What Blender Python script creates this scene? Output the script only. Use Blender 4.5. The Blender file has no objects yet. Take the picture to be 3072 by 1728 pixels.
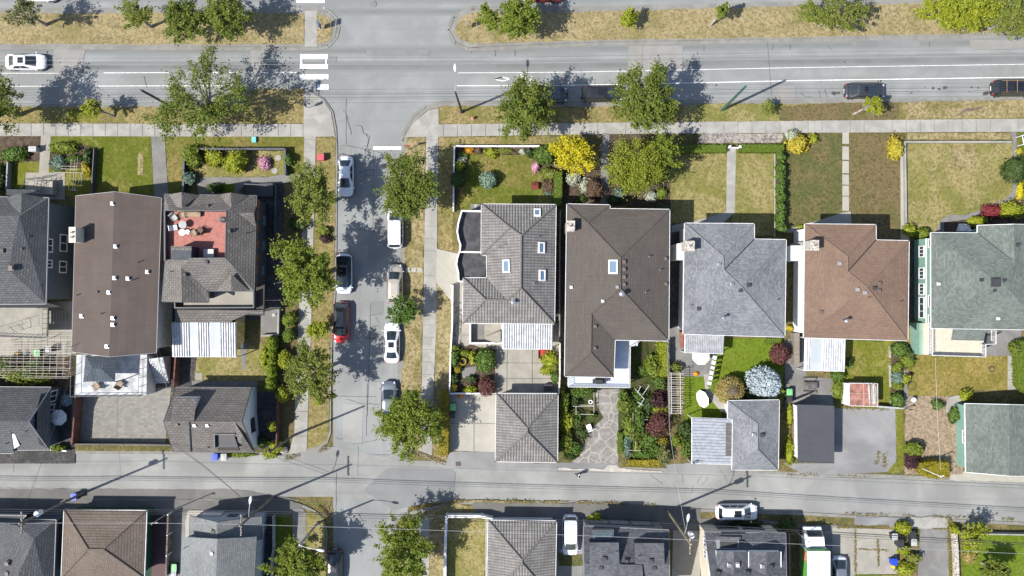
import bpy, bmesh, math, random
import numpy as np
from mathutils import Vector, Matrix
random.seed(7); RNG = np.random.default_rng(7)
H = 100.0; S = 26.24; CX, CY = 1536.0, 864.0
SUN_AZ, SUN_EL = math.radians(22.5), math.radians(52)
sc = bpy.context.scene; COL = sc.collection
def P(px, py, h=0.0):
    k = (1 - h / H) / S
    return ((px - CX) * k, (CY - py) * k, h)
CROP = {}
for i, x in enumerate((0, 600, 1200, 1800, 2400)): CROP['T%d' % (i + 1)] = (x, 0, 3.22)
for i, x in enumerate((0, 400, 900, 1300, 1700, 2200, 2572)): CROP['U%d' % (i + 1)] = (x, 400, 3.22)
for i, x in enumerate((0, 400, 800, 1300, 1700, 2200, 2472)): CROP['V%d' % (i + 1)] = (x, 800, 3.22)
for i, x in enumerate((0, 500, 1000, 1500, 2000, 2472)): CROP['W%d' % (i + 1)] = (x, 1150, 3.22)
for i, x in enumerate((0, 500, 1000, 1500, 2000, 2472)): CROP['X%d' % (i + 1)] = (x, 1450, 4.2933)
CROP['N'] = (0, 0, 1.0)
def n(c, x, y):
    o = CROP[c]; return (o[0] + x / o[2], o[1] + y / o[2])
def Q(c, x, y, h=0.0):
    return P(*n(c, x, y), h)
# ------------------------------------------------------------------ materials
MATS = {}
def nt(name):
    m = bpy.data.materials.new(name); m.use_nodes = True
    t = m.node_tree; b = t.nodes['Principled BSDF']; MATS[name] = m
    return m, t, b
def link(t, a, ao, b, bi): t.links.new(a.outputs[ao], b.inputs[bi])
def rgb(c): return (c[0], c[1], c[2], 1.0)
def mixc(t, fac, a, b, typ='MIX'):
    n_ = t.nodes.new('ShaderNodeMix'); n_.data_type = 'RGBA'; n_.blend_type = typ
    for sock, v in ((0, fac), (6, a), (7, b)):
        if isinstance(v, bpy.types.NodeSocket): t.links.new(v, n_.inputs[sock])
        elif sock == 0: n_.inputs[0].default_value = v
        else: n_.inputs[sock].default_value = rgb(v)
    return n_.outputs[2]
def noise(t, vec, scale, detail=4, rough=.55, dist=0):
    n_ = t.nodes.new('ShaderNodeTexNoise'); n_.inputs['Scale'].default_value = scale
    n_.inputs['Detail'].default_value = detail; n_.inputs['Roughness'].default_value = rough
    n_.inputs['Distortion'].default_value = dist
    if vec is not None: t.links.new(vec, n_.inputs['Vector'])
    return n_.outputs[0]
def ramp(t, v, a, b):
    n_ = t.nodes.new('ShaderNodeMapRange'); n_.inputs[1].default_value = a; n_.inputs[2].default_value = b
    n_.interpolation_type = 'SMOOTHSTEP'
    t.links.new(v, n_.inputs[0]); return n_.outputs[0]
def math_(t, op, a, b):
    n_ = t.nodes.new('ShaderNodeMath'); n_.operation = op
    for i, v in enumerate((a, b)):
        if isinstance(v, bpy.types.NodeSocket): t.links.new(v, n_.inputs[i])
        else: n_.inputs[i].default_value = v
    return n_.outputs[0]
def bump(t, b, hsock, strength=.5, dist=.05):
    n_ = t.nodes.new('ShaderNodeBump'); n_.inputs['Strength'].default_value = strength
    n_.inputs['Distance'].default_value = dist
    t.links.new(hsock, n_.inputs['Height']); t.links.new(n_.outputs[0], b.inputs['Normal'])
def coord(t, which='Object'):
    c = t.nodes.new('ShaderNodeTexCoord'); return c.outputs[which]
def plain(name, col, rough=.6, metal=0, var=.12, scale=2.0, spec=.4, coat=0):
    if name in MATS: return MATS[name]
    m, t, b = nt(name)
    v = coord(t)
    f = noise(t, v, scale, 5)
    d = [c * (1 - var * 1.6) for c in col]; l = [min(1, c * (1 + var)) for c in col]
    t.links.new(mixc(t, ramp(t, f, .3, .7), d, l), b.inputs['Base Color'])
    b.inputs['Roughness'].default_value = rough; b.inputs['Metallic'].default_value = metal
    b.inputs['Specular IOR Level'].default_value = spec
    if coat: b.inputs['Coat Weight'].default_value = coat; b.inputs['Coat Roughness'].default_value = .08
    return m
def grass(name, green, dry, bias=.5, scale=.45, fine=3.6, soft=.22):
    if name in MATS: return MATS[name]
    m, t, b = nt(name); v = coord(t)
    a = noise(t, v, scale, 6, .62, .6); c = noise(t, v, fine, 6, .75); d = noise(t, v, scale * 5, 4, .6)
    s = math_(t, 'ADD', math_(t, 'MULTIPLY', a, .75), math_(t, 'MULTIPLY', d, .25))
    lo = .5 + (.5 - bias) * .5
    col = mixc(t, ramp(t, s, lo - soft * .5, lo + soft * .5), green, dry)
    dk = [x * .55 for x in green]
    col = mixc(t, math_(t, 'MULTIPLY', ramp(t, c, .35, .62), -.55), col, dk) if False else mixc(t, ramp(t, c, .60, .34), col, [0.42 * g + .14 * y for g, y in zip(green, dry)])
    t.links.new(col, b.inputs['Base Color']); b.inputs['Roughness'].default_value = .95
    b.inputs['Specular IOR Level'].default_value = .1
    bump(t, b, c, .9, .06)
    return m
def asphalt(name, col, streak=0.0, crack=0.0, axis=0, patch=.12, wear=()):
    if name in MATS: return MATS[name]
    m, t, b = nt(name); v = coord(t)
    f = noise(t, v, 12, 6, .7); a = noise(t, v, .18, 5, .6, .4)
    mp = t.nodes.new('ShaderNodeMapping'); mp.inputs['Scale'].default_value = (.02, 1.3, 1) if axis == 0 else (1.3, .02, 1)
    t.links.new(v, mp.inputs[0]); w = noise(t, mp.outputs[0], 1.0, 3, .5)
    c = mixc(t, ramp(t, a, .35, .7), [x * (1 - patch) for x in col], [x * (1 + patch * .6) for x in col])
    c = mixc(t, math_(t, 'MULTIPLY', ramp(t, w, .5, .72), streak), c, [x * .55 for x in col])
    c = mixc(t, math_(t, 'MULTIPLY', ramp(t, f, .45, .65), .30), c, [x * .72 for x in col])
    for y0, wd, am in wear:
        sx = t.nodes.new('ShaderNodeSeparateXYZ'); t.links.new(v, sx.inputs[0])
        s_ = math_(t, 'ADD', sx.outputs[1], math_(t, 'MULTIPLY', math_(t, 'MAXIMUM', sx.outputs[0], 0), -.016))
        d_ = math_(t, 'ABSOLUTE', math_(t, 'SUBTRACT', s_, y0), 0)
        k_ = math_(t, 'MULTIPLY', ramp(t, d_, wd, 0), math_(t, 'MULTIPLY', math_(t, 'ADD', w, ramp(t, a, .3, .65)), am))
        c = mixc(t, k_, c, [x * .5 for x in col])
    t.links.new(c, b.inputs['Base Color']); b.inputs['Roughness'].default_value = .9
    b.inputs['Specular IOR Level'].default_value = .2
    bump(t, b, f, .3, .01)
    return m
def concrete(name, col, stain=.25, sc_=.6):
    if name in MATS: return MATS[name]
    m, t, b = nt(name); v = coord(t)
    a = noise(t, v, sc_, 7, .65, .5); f = noise(t, v, 14, 4, .7)
    c = mixc(t, ramp(t, a, .38, .66), [x * (1 - stain) for x in col], col)
    c = mixc(t, math_(t, 'MULTIPLY', f, .25), c, [x * .6 for x in col])
    t.links.new(c, b.inputs['Base Color']); b.inputs['Roughness'].default_value = .85
    b.inputs['Specular IOR Level'].default_value = .2
    return m
def shingle(name, dark, mid, light, course=.2, width=.45, mortar=.018, blotch=.35, bstr=.5):
    if name in MATS: return MATS[name]
    m, t, b = nt(name); uv = coord(t, 'UV')
    k = t.nodes.new('ShaderNodeTexBrick')
    t.links.new(uv, k.inputs['Vector'])
    for s, v in (('Color1', mid), ('Color2', light), ('Mortar', dark)): k.inputs[s].default_value = rgb(v)
    for s, v in (('Scale', 1.0), ('Mortar Size', mortar), ('Mortar Smooth', .3), ('Bias', -.1), ('Brick Width', width), ('Row Height', course)):
        k.inputs[s].default_value = v
    a = noise(t, uv, .5, 6, .65, .3); f = noise(t, uv, 6, 4, .7)
    c = mixc(t, math_(t, 'MULTIPLY', ramp(t, a, .4, .7), blotch), k.outputs[0], [x * .72 for x in mid])
    c = mixc(t, math_(t, 'MULTIPLY', ramp(t, f, .42, .66), .38), c, dark)
    mp = t.nodes.new('ShaderNodeMapping'); mp.inputs['Scale'].default_value = (1.6, .16, 1); t.links.new(uv, mp.inputs[0])
    s2 = noise(t, mp.outputs[0], 1.0, 4, .6); s3 = noise(t, uv, .22, 4, .6)
    c = mixc(t, math_(t, 'MULTIPLY', ramp(t, s2, .52, .72), .22), c, [x * .62 for x in mid])
    c = mixc(t, math_(t, 'MULTIPLY', ramp(t, s3, .45, .7), .3), c, [min(1, x * 1.12) for x in light])
    t.links.new(c, b.inputs['Base Color']); b.inputs['Roughness'].default_value = .9
    b.inputs['Specular IOR Level'].default_value = .25
    sx = t.nodes.new('ShaderNodeSeparateXYZ'); t.links.new(uv, sx.inputs[0])
    saw = math_(t, 'FRACT', math_(t, 'DIVIDE', sx.outputs[1], course), 0)
    bump(t, b, math_(t, 'ADD', math_(t, 'MULTIPLY', saw, -1.0), math_(t, 'MULTIPLY', f, .8)), bstr, .03)
    return m
def tiled(name, dark, mid, light, rib=.29, course=.36, amp=.05):
    if name in MATS: return MATS[name]
    m, t, b = nt(name); uv = coord(t, 'UV')
    sx = t.nodes.new('ShaderNodeSeparateXYZ'); t.links.new(uv, sx.inputs[0])
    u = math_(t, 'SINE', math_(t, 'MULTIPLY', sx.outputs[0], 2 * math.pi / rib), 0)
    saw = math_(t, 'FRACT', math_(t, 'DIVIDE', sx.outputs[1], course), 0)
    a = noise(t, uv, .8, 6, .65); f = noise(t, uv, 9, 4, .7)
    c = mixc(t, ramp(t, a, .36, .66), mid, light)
    c = mixc(t, math_(t, 'MULTIPLY', ramp(t, u, -.5, -1.0), .55), c, dark)  # troughs darkened in the base colour, standing in for shadow between ribs
    c = mixc(t, math_(t, 'MULTIPLY', ramp(t, saw, .14, .0), .5), c, dark)  # course gaps get the same painted shadow line
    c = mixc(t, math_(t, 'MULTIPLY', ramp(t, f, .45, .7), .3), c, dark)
    s3 = noise(t, uv, .3, 5, .65); k_ = t.nodes.new('ShaderNodeTexBrick'); t.links.new(uv, k_.inputs['Vector'])
    for s, v in (('Color1', (.78, .78, .78)), ('Color2', (1.1, 1.1, 1.1)), ('Mortar', (.8, .8, .8))): k_.inputs[s].default_value = rgb(v)
    for s, v in (('Scale', 1.0), ('Mortar Size', .0), ('Brick Width', rib), ('Row Height', course)): k_.inputs[s].default_value = v
    c = mixc(t, .7, c, k_.outputs[0], 'MULTIPLY')
    c = mixc(t, math_(t, 'MULTIPLY', ramp(t, s3, .5, .72), .3), c, [x * .65 for x in mid])
    t.links.new(c, b.inputs['Base Color']); b.inputs['Roughness'].default_value = .85
    b.inputs['Specular IOR Level'].default_value = .25
    bump(t, b, math_(t, 'ADD', math_(t, 'MULTIPLY', u, .5), math_(t, 'MULTIPLY', saw, -.5)), 1.0, amp)
    return m
def leaf(name, c1, c2, c3=None, trans=.3):
    if name in MATS: return MATS[name]
    m, t, b = nt(name)
    g = t.nodes.new('ShaderNodeNewGeometry'); v = coord(t)
    c3 = c3 or c1
    a = noise(t, v, 1.1, 3, .6)
    c = mixc(t, g.outputs['Random Per Island'], c1, c2)
    c = mixc(t, math_(t, 'MULTIPLY', ramp(t, a, .48, .68), .7), c, c3)
    t.links.new(c, b.inputs['Base Color']); b.inputs['Roughness'].default_value = .55
    b.inputs['Specular IOR Level'].default_value = .25
    tr = t.nodes.new('ShaderNodeBsdfTranslucent'); t.links.new(c, tr.inputs[0])
    mx = t.nodes.new('ShaderNodeMixShader'); mx.inputs[0].default_value = trans
    t.links.new(b.outputs[0], mx.inputs[1]); t.links.new(tr.outputs[0], mx.inputs[2])
    t.links.new(mx.outputs[0], t.nodes['Material Output'].inputs[0])
    return m
def glass(name='window_glass', col=(.03, .045, .06), rough=.06):
    if name in MATS: return MATS[name]
    m, t, b = nt(name)
    b.inputs['Base Color'].default_value = rgb(col); b.inputs['Roughness'].default_value = rough
    b.inputs['Specular IOR Level'].default_value = .8
    return m
def clear(name, col=(.75, .8, .82), alpha=.45):
    if name in MATS: return MATS[name]
    m, t, b = nt(name)
    b.inputs['Base Color'].default_value = rgb(col); b.inputs['Roughness'].default_value = .25
    b.inputs['Alpha'].default_value = alpha
    return m
# ------------------------------------------------------------------ objects
BASE = {}
def tag(o, label=None, cat=None, group=None, kind=None):
    if label: o['label'] = label
    if cat: o['category'] = cat
    if group: o['group'] = group
    if kind: o['kind'] = kind
    return o
def thing(name, label, cat, loc=(0, 0, 0), group=None, rz=0):
    o = bpy.data.objects.new(name, None); COL.objects.link(o); o.empty_display_size = .3
    o.location = loc; o.rotation_euler = (0, 0, rz); BASE[o] = Vector(loc) if rz == 0 else Vector((0, 0, 0))
    return tag(o, label, cat, group)
def mk(name, verts, faces, mat=None, parent=None, uv=None, smooth=False, mats=None, mi=None):
    me = bpy.data.meshes.new(name)
    if parent is not None:
        bx, by, bz = BASE[parent]
        verts = [(v[0] - bx, v[1] - by, v[2] - bz) for v in verts]
    me.from_pydata([tuple(v) for v in verts], [], [tuple(f) for f in faces])
    for m_ in (mats or ([mat] if mat else [])): me.materials.append(m_)
    if mi is not None: me.polygons.foreach_set('material_index', mi)
    if uv:
        l = me.uv_layers.new(name='UVMap'); i = 0
        flat = [c for f in uv for p in f for c in p]
        l.data.foreach_set('uv', flat)
    if smooth: me.polygons.foreach_set('use_smooth', [True] * len(me.polygons))
    me.update()
    o = bpy.data.objects.new(name, me); COL.objects.link(o)
    if parent is not None: o.parent = parent; BASE[o] = BASE[parent]
    else: BASE[o] = Vector((0, 0, 0))
    return o
class MB:
    def __init__(s): s.v = []; s.f = []; s.mi = []
    def add(s, vs, fs, m=0):
        b = len(s.v); s.v += [tuple(v) for v in vs]; s.f += [tuple(i + b for i in f) for f in fs]; s.mi += [m] * len(fs); return s
    def box(s, x0, y0, z0, x1, y1, z1, m=0):
        return s.add([(x0, y0, z0), (x1, y0, z0), (x1, y1, z0), (x0, y1, z0), (x0, y0, z1), (x1, y0, z1), (x1, y1, z1), (x0, y1, z1)],
                     [(3, 2, 1, 0), (4, 5, 6, 7), (0, 1, 5, 4), (1, 2, 6, 5), (2, 3, 7, 6), (3, 0, 4, 7)], m)
    def obox(s, c, ux, hx, hy, z0, z1, m=0):
        u = Vector((ux[0], ux[1], 0)).normalized(); w = Vector((-u.y, u.x, 0))
        c = Vector((c[0], c[1], 0)); ps = [c - u * hx - w * hy, c + u * hx - w * hy, c + u * hx + w * hy, c - u * hx + w * hy]
        return s.add([(p.x, p.y, z) for z in (z0, z1) for p in ps],
                     [(3, 2, 1, 0), (4, 5, 6, 7), (0, 1, 5, 4), (1, 2, 6, 5), (2, 3, 7, 6), (3, 0, 4, 7)], m)
    def bar(s, a, b, r, r2=None, seg=6, m=0):
        a = Vector(a); b = Vector(b); d = (b - a)
        if d.length < 1e-6: return s
        d.normalize(); up = Vector((0, 0, 1)) if abs(d.z) < .9 else Vector((1, 0, 0))
        u = d.cross(up).normalized(); w = d.cross(u); r2 = r if r2 is None else r2
        vs = []
        for p, rr in ((a, r), (b, r2)):
            for i in range(seg):
                t = 2 * math.pi * i / seg; vs.append(p + (u * math.cos(t) + w * math.sin(t)) * rr)
        fs = [(i, (i + 1) % seg, seg + (i + 1) % seg, seg + i) for i in range(seg)]
        fs += [tuple(range(seg))[::-1], tuple(range(seg, 2 * seg))]
        return s.add(vs, fs, m)
    def tube(s, pts, rs, seg=6, m=0):
        for i in range(len(pts) - 1): s.bar(pts[i], pts[i + 1], rs[i], rs[i + 1], seg, m)
        return s
    def lathe(s, c, prof, seg=12, m=0, sx=1, sy=1):
        vs = []; k = len(prof)
        for r, z in prof:
            for i in range(seg):
                t = 2 * math.pi * i / seg; vs.append((c[0] + r * sx * math.cos(t), c[1] + r * sy * math.sin(t), c[2] + z))
        fs = [(j * seg + i, j * seg + (i + 1) % seg, (j + 1) * seg + (i + 1) % seg, (j + 1) * seg + i) for j in range(k - 1) for i in range(seg)]
        fs += [tuple(range(seg))[::-1], tuple((k - 1) * seg + i for i in range(seg))]
        return s.add(vs, fs, m)
    def prism(s, poly, z0, z1, m=0, cap=True):
        k = len(poly); a = sum(poly[i][0] * poly[(i + 1) % k][1] - poly[(i + 1) % k][0] * poly[i][1] for i in range(k))
        if a < 0: poly = poly[::-1]
        vs = [(p[0], p[1], z0) for p in poly] + [(p[0], p[1], z1) for p in poly]
        fs = [(i, (i + 1) % k, k + (i + 1) % k, k + i) for i in range(k)]
        if cap: fs += [tuple(range(k, 2 * k)), tuple(range(k))[::-1]]
        return s.add(vs, fs, m)
    def build(s, name, mat, parent=None, smooth=False):
        if isinstance(mat, (list, tuple)): return mk(name, s.v, s.f, None, parent, smooth=smooth, mats=list(mat), mi=s.mi)
        return mk(name, s.v, s.f, mat, parent, smooth=smooth)
def copy_tree(o, parent=None):
    c = o.copy(); COL.objects.link(c)
    if parent is not None: c.parent = parent
    for ch in list(o.children): copy_tree(ch, c)
    return c
# ground sheets ------------------------------------------------------
Z0 = .12
def ccw(poly):
    k = len(poly); a = sum(poly[i][0] * poly[(i + 1) % k][1] - poly[(i + 1) % k][0] * poly[i][1] for i in range(k))
    return poly if a > 0 else poly[::-1]
SIDX = 0
def sheet(name, c, pts, mat, lvl=1, base=Z0, label=None, kind='structure', cat=None):
    global SIDX
    SIDX += 1
    if name in ('lawn', 'soil', 'gravel_verge') or 'apron' in name:
        r_ = random.Random(SIDX); q = []
        w0 = [Q(c, x, y)[:2] for x, y in pts]
        for i in range(len(w0)):
            a, b = w0[i], w0[(i + 1) % len(w0)]; L = math.hypot(b[0] - a[0], b[1] - a[1]); k = min(80, max(1, int(L / .45)))
            for j in range(k):
                u = j / k; q.append((a[0] + (b[0] - a[0]) * u + r_.gauss(0, .045), a[1] + (b[1] - a[1]) * u + r_.gauss(0, .045)))
        poly = ccw(q); z = base + .015 * lvl + (SIDX % 13) * .001
        o = mk(name, [(x, y, z) for x, y in poly], [tuple(range(len(poly)))], mat)
        return tag(o, label, cat or name.replace('_', ' '), None, kind)
    poly = ccw([Q(c, x, y)[:2] for x, y in pts]); z = base + .015 * lvl + (SIDX % 13) * .001
    o = mk(name, [(x, y, z) for x, y in poly], [tuple(range(len(poly)))], mat)
    return tag(o, label, cat or name.replace('_', ' '), None, kind)
def slab(name, c, pts, mat, z0, z1, label=None, kind='structure', cat=None):
    o = MB().prism([Q(c, x, y)[:2] for x, y in pts], z0, z1).build(name, mat)
    return tag(o, label, cat or name.replace('_', ' '), None, kind)
def rect(x0, y0, x1, y1): return [(x0, y0), (x1, y0), (x1, y1), (x0, y1)]
# ================================================================== ground
A_AVE = asphalt('asphalt_avenue', (.20, .207, .204), .22, axis=0, patch=.16, wear=((25.3, .9, .6), (27.2, .8, .5), (31.6, .7, .5), (33.0, .6, .4)))
A_ST = asphalt('asphalt_street', (.197, .204, .202), .2, axis=1, patch=.18)
A_LANE = asphalt('asphalt_lane', (.212, .214, .205), .22, axis=0, patch=.2)
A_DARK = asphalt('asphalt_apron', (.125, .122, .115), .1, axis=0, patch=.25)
A_DRIVE = asphalt('asphalt_drive', (.185, .185, .185), .0, patch=.25)
C_WALK = concrete('concrete_walk', (.29, .281, .258), .26)
C_LIGHT = concrete('concrete_light', (.31, .295, .255), .12)
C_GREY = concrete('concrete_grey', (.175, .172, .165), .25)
C_KERB = concrete('concrete_kerb', (.205, .20, .183), .25)
C_PATIO = concrete('concrete_patio', (.27, .255, .22), .2)
C_PATCH = concrete('concrete_patch', (.225, .218, .205), .14)
LUSH = (.088, .108, .014); GOLD = (.235, .19, .095); OLIVE = (.135, .13, .035); STRAW = (.265, .215, .12)
G_DRY = grass('grass_dry', (.13, .115, .035), STRAW, .62)
G_MED = grass('grass_median', (.17, .148, .062), (.265, .212, .118), .6, .3)
G_BLVD = grass('grass_boulevard', (.13, .125, .034), (.24, .185, .092), .55, .35)
G_LUSH = grass('grass_lush', (.082, .105, .012), (.185, .165, .05), .40, .32)
G_MIX = grass('grass_mixed', (.10, .11, .018), (.20, .155, .06), .45, .28)
G_OLIVE = grass('grass_olive', (.145, .143, .04), (.245, .203, .095), .5, .3)
G_BROWN = grass('grass_brown', (.10, .092, .036), (.135, .102, .052), .6, .35)
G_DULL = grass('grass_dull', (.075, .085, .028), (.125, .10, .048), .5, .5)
G_GOLD = grass('grass_gold', (.15, .135, .03), (.23, .175, .06), .5, .3)
G_BRIGHT = grass('grass_bright', (.095, .14, .012), (.13, .15, .025), .3, .3)
G_SUN = grass('grass_sunny', (.11, .125, .015), (.19, .165, .05), .42, .5)
D_SOIL = grass('soil', (.055, .042, .03), (.10, .075, .055), .5, .8)
D_SAND = grass('sandy_soil', (.20, .155, .105), (.265, .205, .145), .6, .6)
D_YARD = grass('yard_ground', (.085, .085, .03), (.17, .13, .06), .5, .4)
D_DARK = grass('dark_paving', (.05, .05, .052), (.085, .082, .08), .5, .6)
GRAVEL = grass('gravel_stones', (.12, .11, .10), (.30, .275, .25), .6, 2.2, 4.2, .1)
def stone_mat():
    m, t, b = nt('crazy_paving'); v = coord(t)
    vo = t.nodes.new('ShaderNodeTexVoronoi'); vo.feature = 'DISTANCE_TO_EDGE'; vo.inputs['Scale'].default_value = .8
    vo.inputs['Randomness'].default_value = 1; t.links.new(v, vo.inputs['Vector'])
    a = noise(t, v, 1.2, 6, .65)
    c = mixc(t, ramp(t, a, .35, .7), (.135, .125, .115), (.215, .205, .19))
    c = mixc(t, ramp(t, vo.outputs[0], .04, .015), c, (.28, .26, .23))
    t.links.new(c, b.inputs['Base Color']); b.inputs['Roughness'].default_value = .9
    return m
CRAZY = stone_mat()
def paver_mat(name, c1, c2, mort, w, h):
    m, t, b = nt(name); v = coord(t)
    k = t.nodes.new('ShaderNodeTexBrick'); t.links.new(v, k.inputs['Vector'])
    for s, x in (('Color1', c1), ('Color2', c2), ('Mortar', mort)): k.inputs[s].default_value = rgb(x)
    for s, x in (('Scale', 1.0), ('Mortar Size', .015), ('Brick Width', w), ('Row Height', h)): k.inputs[s].default_value = x
    a = noise(t, v, .5, 6, .65)
    t.links.new(mixc(t, math_(t, 'MULTIPLY', ramp(t, a, .38, .68), .45), k.outputs[0], c1), b.inputs['Base Color'])
    b.inputs['Roughness'].default_value = .9
    return m
PAVERS = paver_mat('driveway_pavers', (.135, .13, .116), (.195, .187, .168), (.12, .115, .105), .42, .28)
DECKW = paver_mat('weathered_boards', (.17, .145, .12), (.22, .19, .16), (.06, .05, .045), 6.0, .14)
WHITEP = plain('road_paint', (.66, .66, .645), .7, var=.18, scale=5)

g = mk('ground', [(-400, -400, -.03), (400, -400, -.03), (400, 400, -.03), (-400, 400, -.03)], [(0, 1, 2, 3)], D_YARD)
tag(g, 'dry open ground under the whole neighbourhood', 'ground', None, 'structure')
def road(name, pts, mat, lvl, label):
    return sheet(name, 'N', pts, mat, lvl, 0.0, label)
road('road', rect(-2600, -1400, 5600, 470), A_AVE, 0, 'wide grey asphalt avenue with lane lines and a grass median')
road('road', rect(1000, 440, 1225, 5000), A_ST, 1, 'narrow grey asphalt side street with parked cars')
road('road', [(-2600, 1340), (1010, 1340), (1200, 1380), (3072, 1424), (5000, 1470), (5000, 1590), (3072, 1570), (1200, 1505), (990, 1490), (-2600, 1490)], A_LANE, 2, 'pale asphalt back lane behind the houses')
# lane-line and patches on the avenue
def strip(c, pts, w, name='lane_line', mat=None, lvl=3, base=0.0, label=None):
    o = MB(); z = base + .015 * lvl + .014
    for i in range(len(pts) - 1):
        a = Vector(Q(c, *pts[i])[:2]); b = Vector(Q(c, *pts[i + 1])[:2]); d = (b - a).normalized(); w_ = Vector((-d.y, d.x)) * w / 2
        q = [a - w_, b - w_, b + w_, a + w_]
        o.add([(p.x, p.y, z) for p in q], [(0, 1, 2, 3)])
    r = o.build(name, mat or WHITEP); return tag(r, label, name.replace('_', ' '), None, 'structure')
road('road_patch', [(162, 148), (256, 150), (245, 219), (230, 219), (228, 316), (178, 316), (176, 218), (163, 218)], C_PATCH, 2, 'pale concrete patch across the avenue near the white sedan')
road('road_patch', rect(752, 148, 795, 262), C_PATCH, 2, 'narrow pale patch across the avenue west of the crossing')
road('road_patch', [(1886, 138), (2048, 137), (2047, 214), (1884, 216)], C_PATCH, 2, 'wide pale concrete patch on the avenue opposite the green pole')
road('road_patch', [(2907, 120), (3100, 119), (3100, 146), (2915, 148)], C_PATCH, 2, 'pale concrete patch beside the grass median at the right')
road('road_patch', [(2320, 259), (2386, 258), (2386, 306), (2316, 307)], C_PATCH, 2, 'small pale patch in the parking lane')
road('road_patch', [(700, 1150), (700, 1150.1), (701, 1150)], A_LANE, 2, 'speck of asphalt') if False else None
road('road_patch', [(1160, 1405), (1360, 1408), (1366, 1440), (1358, 1494), (1180, 1530), (1090, 1470)], asphalt('asphalt_older', (.16, .165, .165), .1), 3, 'older grey asphalt where the lane meets the street')
CUT = asphalt('asphalt_cut', (.172, .178, .176), .2, patch=.2); CUT2 = asphalt('asphalt_light_cut', (.225, .225, .217), .2, patch=.15)
for pts, m_, lab in (([(1052, 690), (1108, 692), (1106, 790), (1050, 788)], CUT2, 'faint pale repair in the side street'), ([(1110, 905), (1150, 905), (1150, 945), (1110, 945)], CUT, 'dark square utility cut in the side street'), ([(1030, 1210), (1090, 1214), (1086, 1330), (1028, 1326)], CUT2, 'faint pale repair near the lane crossing'), ([(1690, 1432), (1860, 1438), (1860, 1462), (1690, 1456)], CUT, 'dark strip repair in the east lane'), ([(420, 1392), (600, 1394), (600, 1418), (420, 1416)], CUT2, 'faint pale repair in the west lane'), ([(2440, 1464), (2590, 1470), (2588, 1490), (2440, 1484)], CUT2, 'faint pale strip in the east lane'), ([(1100, 150), (1290, 150), (1290, 168), (1100, 168)], CUT, 'dark strip repair in the avenue crossing'), ([(2560, 120), (2760, 117), (2760, 140), (2560, 143)], CUT, 'dark strip repair beside the eastern median'), ([(940, 420 - 250), (1010, 170), (1010, 186), (990, 186)], CUT, 'small dark repair by the zebra crossing')):
    road('road_patch', pts, m_, 2, lab)
# gutters of pale concrete beside the medians and kerbs
strip('N', [(-400, 142), (955, 147), (985, 140), (1009, 112), (1016, 85), (1010, 58), (985, 33), (955, 27), (-400, 33)], .38, 'gutter', C_KERB, 4, 0, 'pale concrete gutter round the western median')
strip('N', [(3400, 96), (3072, 107), (2400, 122), (1800, 132), (1405, 149), (1365, 132), (1342, 90), (1360, 50), (1420, 23), (1700, 27), (2400, 10), (3400, -20)], .38, 'gutter', C_KERB, 4, 0, 'pale concrete gutter round the eastern median')
strip('N', [(1216, 460), (1204, 420), (1214, 395), (1236, 352), (1275, 318), (1330, 305), (1800, 312), (2400, 302), (3072, 295), (3500, 290)], .35, 'gutter', C_KERB, 4, 0, 'pale concrete gutter along the north-east kerb')
strip('N', [(1205, 700), (1205, 730), (1199, 1080), (1196, 1140)], .4, 'gutter', C_KERB, 4, 0, 'pale concrete gutter along the east side of the street')
# road marks
strip('N', [(-300, 220), (178, 220)], .05, label='thin white lane line at the western end of the avenue')
strip('N', [(312, 219), (512, 218)], .065, label='white lane line beside the tall boulevard tree')
strip('N', [(-300, 259), (176, 259)], .05, label='white parking line left of the pale patch')
strip('N', [(278, 258.5), (745, 257)], .065, label='white parking line right of the pale patch')
for i, x in enumerate((640, 687, 735, 782, 828, 870)):
    strip('N', [(x, 217.7), (x + 24, 217.5)], .08, 'lane_dash', label='short white lane dash before the zebra crossing, number %d from the left' % (i + 1))
strip('N', [(1375, 219), (1700, 217), (2400, 203), (3072, 193), (3500, 187)], .05, label='long white lane line on the eastern avenue')
strip('N', [(1371, 257.5), (1660, 257), (2023, 250), (2400, 242), (3072, 232), (3500, 226)], .08, label='bold white parking line on the eastern avenue')
for i, (a, b, c_, d) in enumerate(((901, 163, 984, 177), (900, 193, 984.5, 207), (899.5, 223, 985.5, 238), (952, 254, 986, 269), (890, -4, 975, 9), (891, 24, 975.5, 32))):
    road('crosswalk_bar', rect(a, b, c_, d), WHITEP, 3, ('broad white zebra bar, topmost of the southern crossing', 'broad white zebra bar, second of the southern crossing', 'broad white zebra bar, third of the southern crossing', 'short white zebra bar nearest the corner kerb', 'white zebra bar at the very top edge', 'white zebra bar against the median kerb')[i])
road('crosswalk_bar', [(901, 177), (906, 177), (908, 193), (902, 193)], WHITEP, 3, 'thin upright white bar joining two zebra bars on the left')
road('crosswalk_bar', [(976, 178), (980, 178), (980.5, 193), (977, 193)], WHITEP, 3, 'thin upright white bar joining two zebra bars on the right')
road('stop_line', [(1120, 439.5), (1204, 439.5), (1204, 449.5), (1120, 449.5)], WHITEP, 3, 'white stop line across the side street')
def outline(c, pts, w, lab, nm): return strip(c, pts + [pts[0], pts[1]], w, nm, None, 3, 0, lab)
outline('T3', [(915, 765), (990, 746), (1066, 764), (992, 784)], .1, 'white diamond bike-lane mark on the avenue', 'road_mark')
ell = lambda cx, cy, r: [(cx + r * math.cos(t), cy + r * .8 * math.sin(t)) for t in [i * .5 for i in range(13)]]
strip('T3', ell(1170, 745, 28) , .07, 'road_mark', None, 3, 0, 'white bicycle wheel mark under the tree')
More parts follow.
